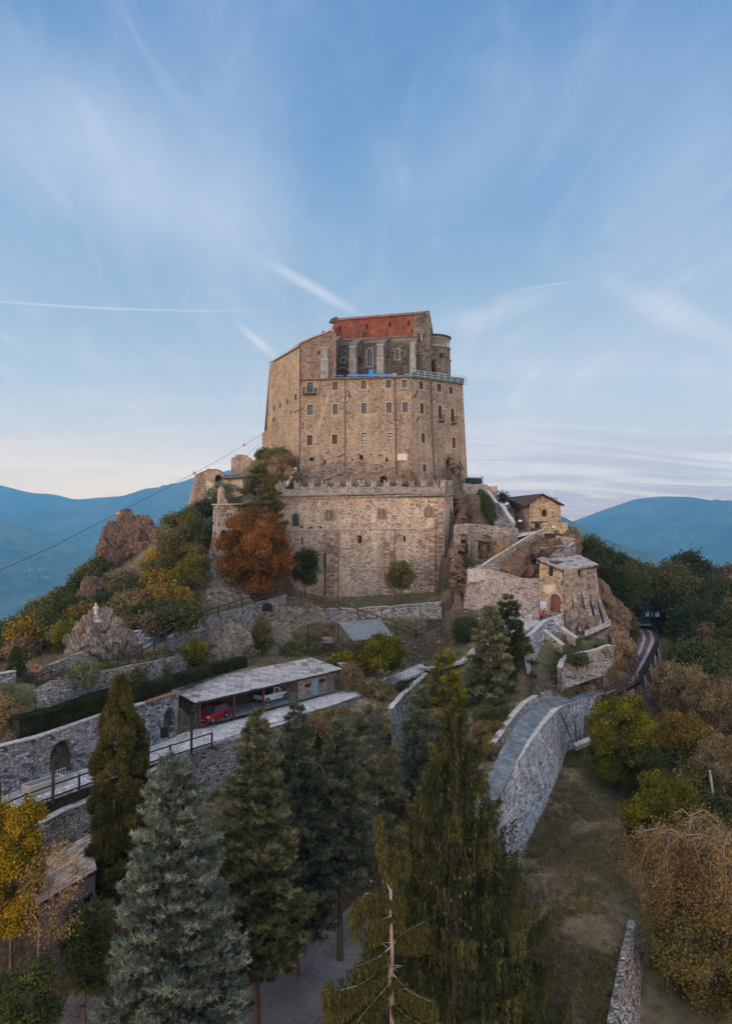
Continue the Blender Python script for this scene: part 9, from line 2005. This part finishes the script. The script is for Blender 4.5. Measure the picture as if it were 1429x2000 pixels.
scatter(20,[(560,1440),(700,1420),(800,1440),(780,1560),(560,1560)],['olive','dark','gold'],False,(62,76),15,'on the shady slope below the lane','on the shady slope below the lane',.6,1.2,1.4)
scatter(12,[(1150,1300),(1215,1290),(1170,1350),(1100,1355)],['dry','olive','weep'],False,(86,96),16,'on the ochre rock above the road bend','above the road bend',.35,.6,.8)
# --- grass tufts, weeds and fallen leaves: uncountable ground cover
def tufts(n,poly,Yr,kind,seed,lab,ln=.3,wd=.05,per=9,maxs=9,nm='grass'):
 g=random.Random(seed);g2=np.random.default_rng(seed);xs=[p[0] for p in poly];C_=[];tries=0
 while len(C_) < n and tries < n*8:
  tries += 1;px=g.uniform(min(xs),max(xs));Y=g.uniform(*Yr);X=(px-CX)/F_PX*Y;z=H(X,Y)
  if inpoly(to_px((X,Y,z)),poly): C_.append((X,Y,z))
 if not C_: return
 A_=np.array(C_);pn=fbm(A_*.33,3,seed+40)+g2.normal(0,.12,len(A_));C_=A_[pn > -.10];vv=np.clip(pn[pn > -.10],-.3,.5)
 c=np.repeat(np.array(C_),per,0)+g2.normal(size=(len(C_)*per,3))*np.array([.16,.16,.02]);d=unit(g2.normal(size=c.shape)*.5+np.array([0,0,1.]));v=np.repeat(g2.normal(.42,.18,len(C_))+vv*.5,per)+g2.normal(0,.1,len(c))
 o=link(nm,npmesh(nm,blades(c,d,ln*g2.uniform(.5,1.5,len(c)),np.full(len(c),wd),g2),3,FM[kind],v));tag(o,lab,nm,kind='stuff')
SL=[(1030,1650),(1110,1460),(1290,1480),(1300,1700),(1250,1830),(1200,2080),(980,2080),(1000,1800)]
tufts(9000,SL,(36,86),'olive',1,'rough green grass on the open slope right of the road wall',.22,.045)
tufts(14000,SL,(36,86),'dry',2,'withered grass and fallen leaves on the open slope',.17,.06,nm='dry_grass')
tufts(5000,[(-40,1330),(200,1120),(412,1000),(412,1100),(370,1230),(140,1300),(-40,1460)],(62,128),'dry',3,'dry grass over the left hillside',.4,.08,nm='dry_grass')
tufts(5000,[(380,1150),(620,1140),(860,1160),(900,1300),(700,1300),(520,1300),(370,1300)],(80,114),'dry',4,'dry grass among the rocks under the battlemented wall',.35,.07,nm='dry_grass')
tufts(6000,[(0,1330),(420,1250),(430,1310),(200,1400),(0,1460)],(54,90),'olive',5,'grass of the garden terraces at the left',.2,.05)
tufts(5000,[(900,1330),(1060,1240),(1200,1250),(1100,1340),(960,1480)],(66,98),'olive',6,'grass on the bank between the conifer pair and the gate',.22,.05)
tufts(6000,[(0,1640),(300,1500),(760,1400),(800,1640),(640,1900),(420,1800),(200,2050),(0,2050)],(34,84),'olive',7,'dark grass and weeds under the conifers',.3,.06)
def stones(n,poly,Yr,seed,lab,s0,s1,mat='rubble_pale'):
 g=random.Random(seed);m_=MB();xs=[p[0] for p in poly];k=0
 for _ in range(n*8):
  px=g.uniform(min(xs),max(xs));Y=g.uniform(*Yr);X=(px-CX)/F_PX*Y;z=H(X,Y)
  if k >= n or not inpoly(to_px((X,Y,z)),poly): continue
  k += 1;s=g.uniform(s0,s1)*g.random()**.5+s0*.3;m_.box((X,Y,z-.05),(s,s*g.uniform(.5,1),s*g.uniform(.3,.7)),g.uniform(0,3),taper=(g.uniform(.4,.8),g.uniform(.4,.8)))
 tag(m_.build('stones',M[mat]),lab,'stones',kind='stuff')
stones(900,SL,(36,86),1,'loose stones strewn over the open slope',.05,.26,'rock_grey')
stones(260,[(560,1440),(760,1400),(820,1650),(640,1950),(420,1950)],(40,80),2,'loose stones on the ground under the conifers',.08,.35,'capstone')
stones(300,[(380,1150),(620,1160),(880,1230),(900,1300),(520,1290),(370,1300)],(80,112),3,'loose stones among the rocks below the lawn',.15,.7,'rock_grey')
stones(260,[(1040,1240),(1210,1230),(1230,1330),(1100,1360),(960,1460),(940,1400)],(70,104),4,'loose stones on the banks around the road',.12,.6,'rock_orange')
# every scattered plant is told apart by its place in its group, counted from the left of the view
bpy.context.view_layer.update()
GR={}
for o in SC.objects:
 if o.parent is None and o.get('group') and o.name.startswith(('shrub','broadleaf_tree')): GR.setdefault((o['group'],o['label']),[]).append(o)
for (gname,lab),l in GR.items():
 l.sort(key=lambda o: to_px(o.location)[0])
 for i,o in enumerate(l):
  if len(l) == 1: continue
  sf='th' if 10 <= (i+1) % 100 <= 20 else {1:'st',2:'nd',3:'rd'}.get((i+1) % 10,'th')
  o['label']=('leftmost' if i == 0 else 'rightmost' if i == len(l)-1 else f'{i+1}{sf} from the left')+f' of the {gname}'
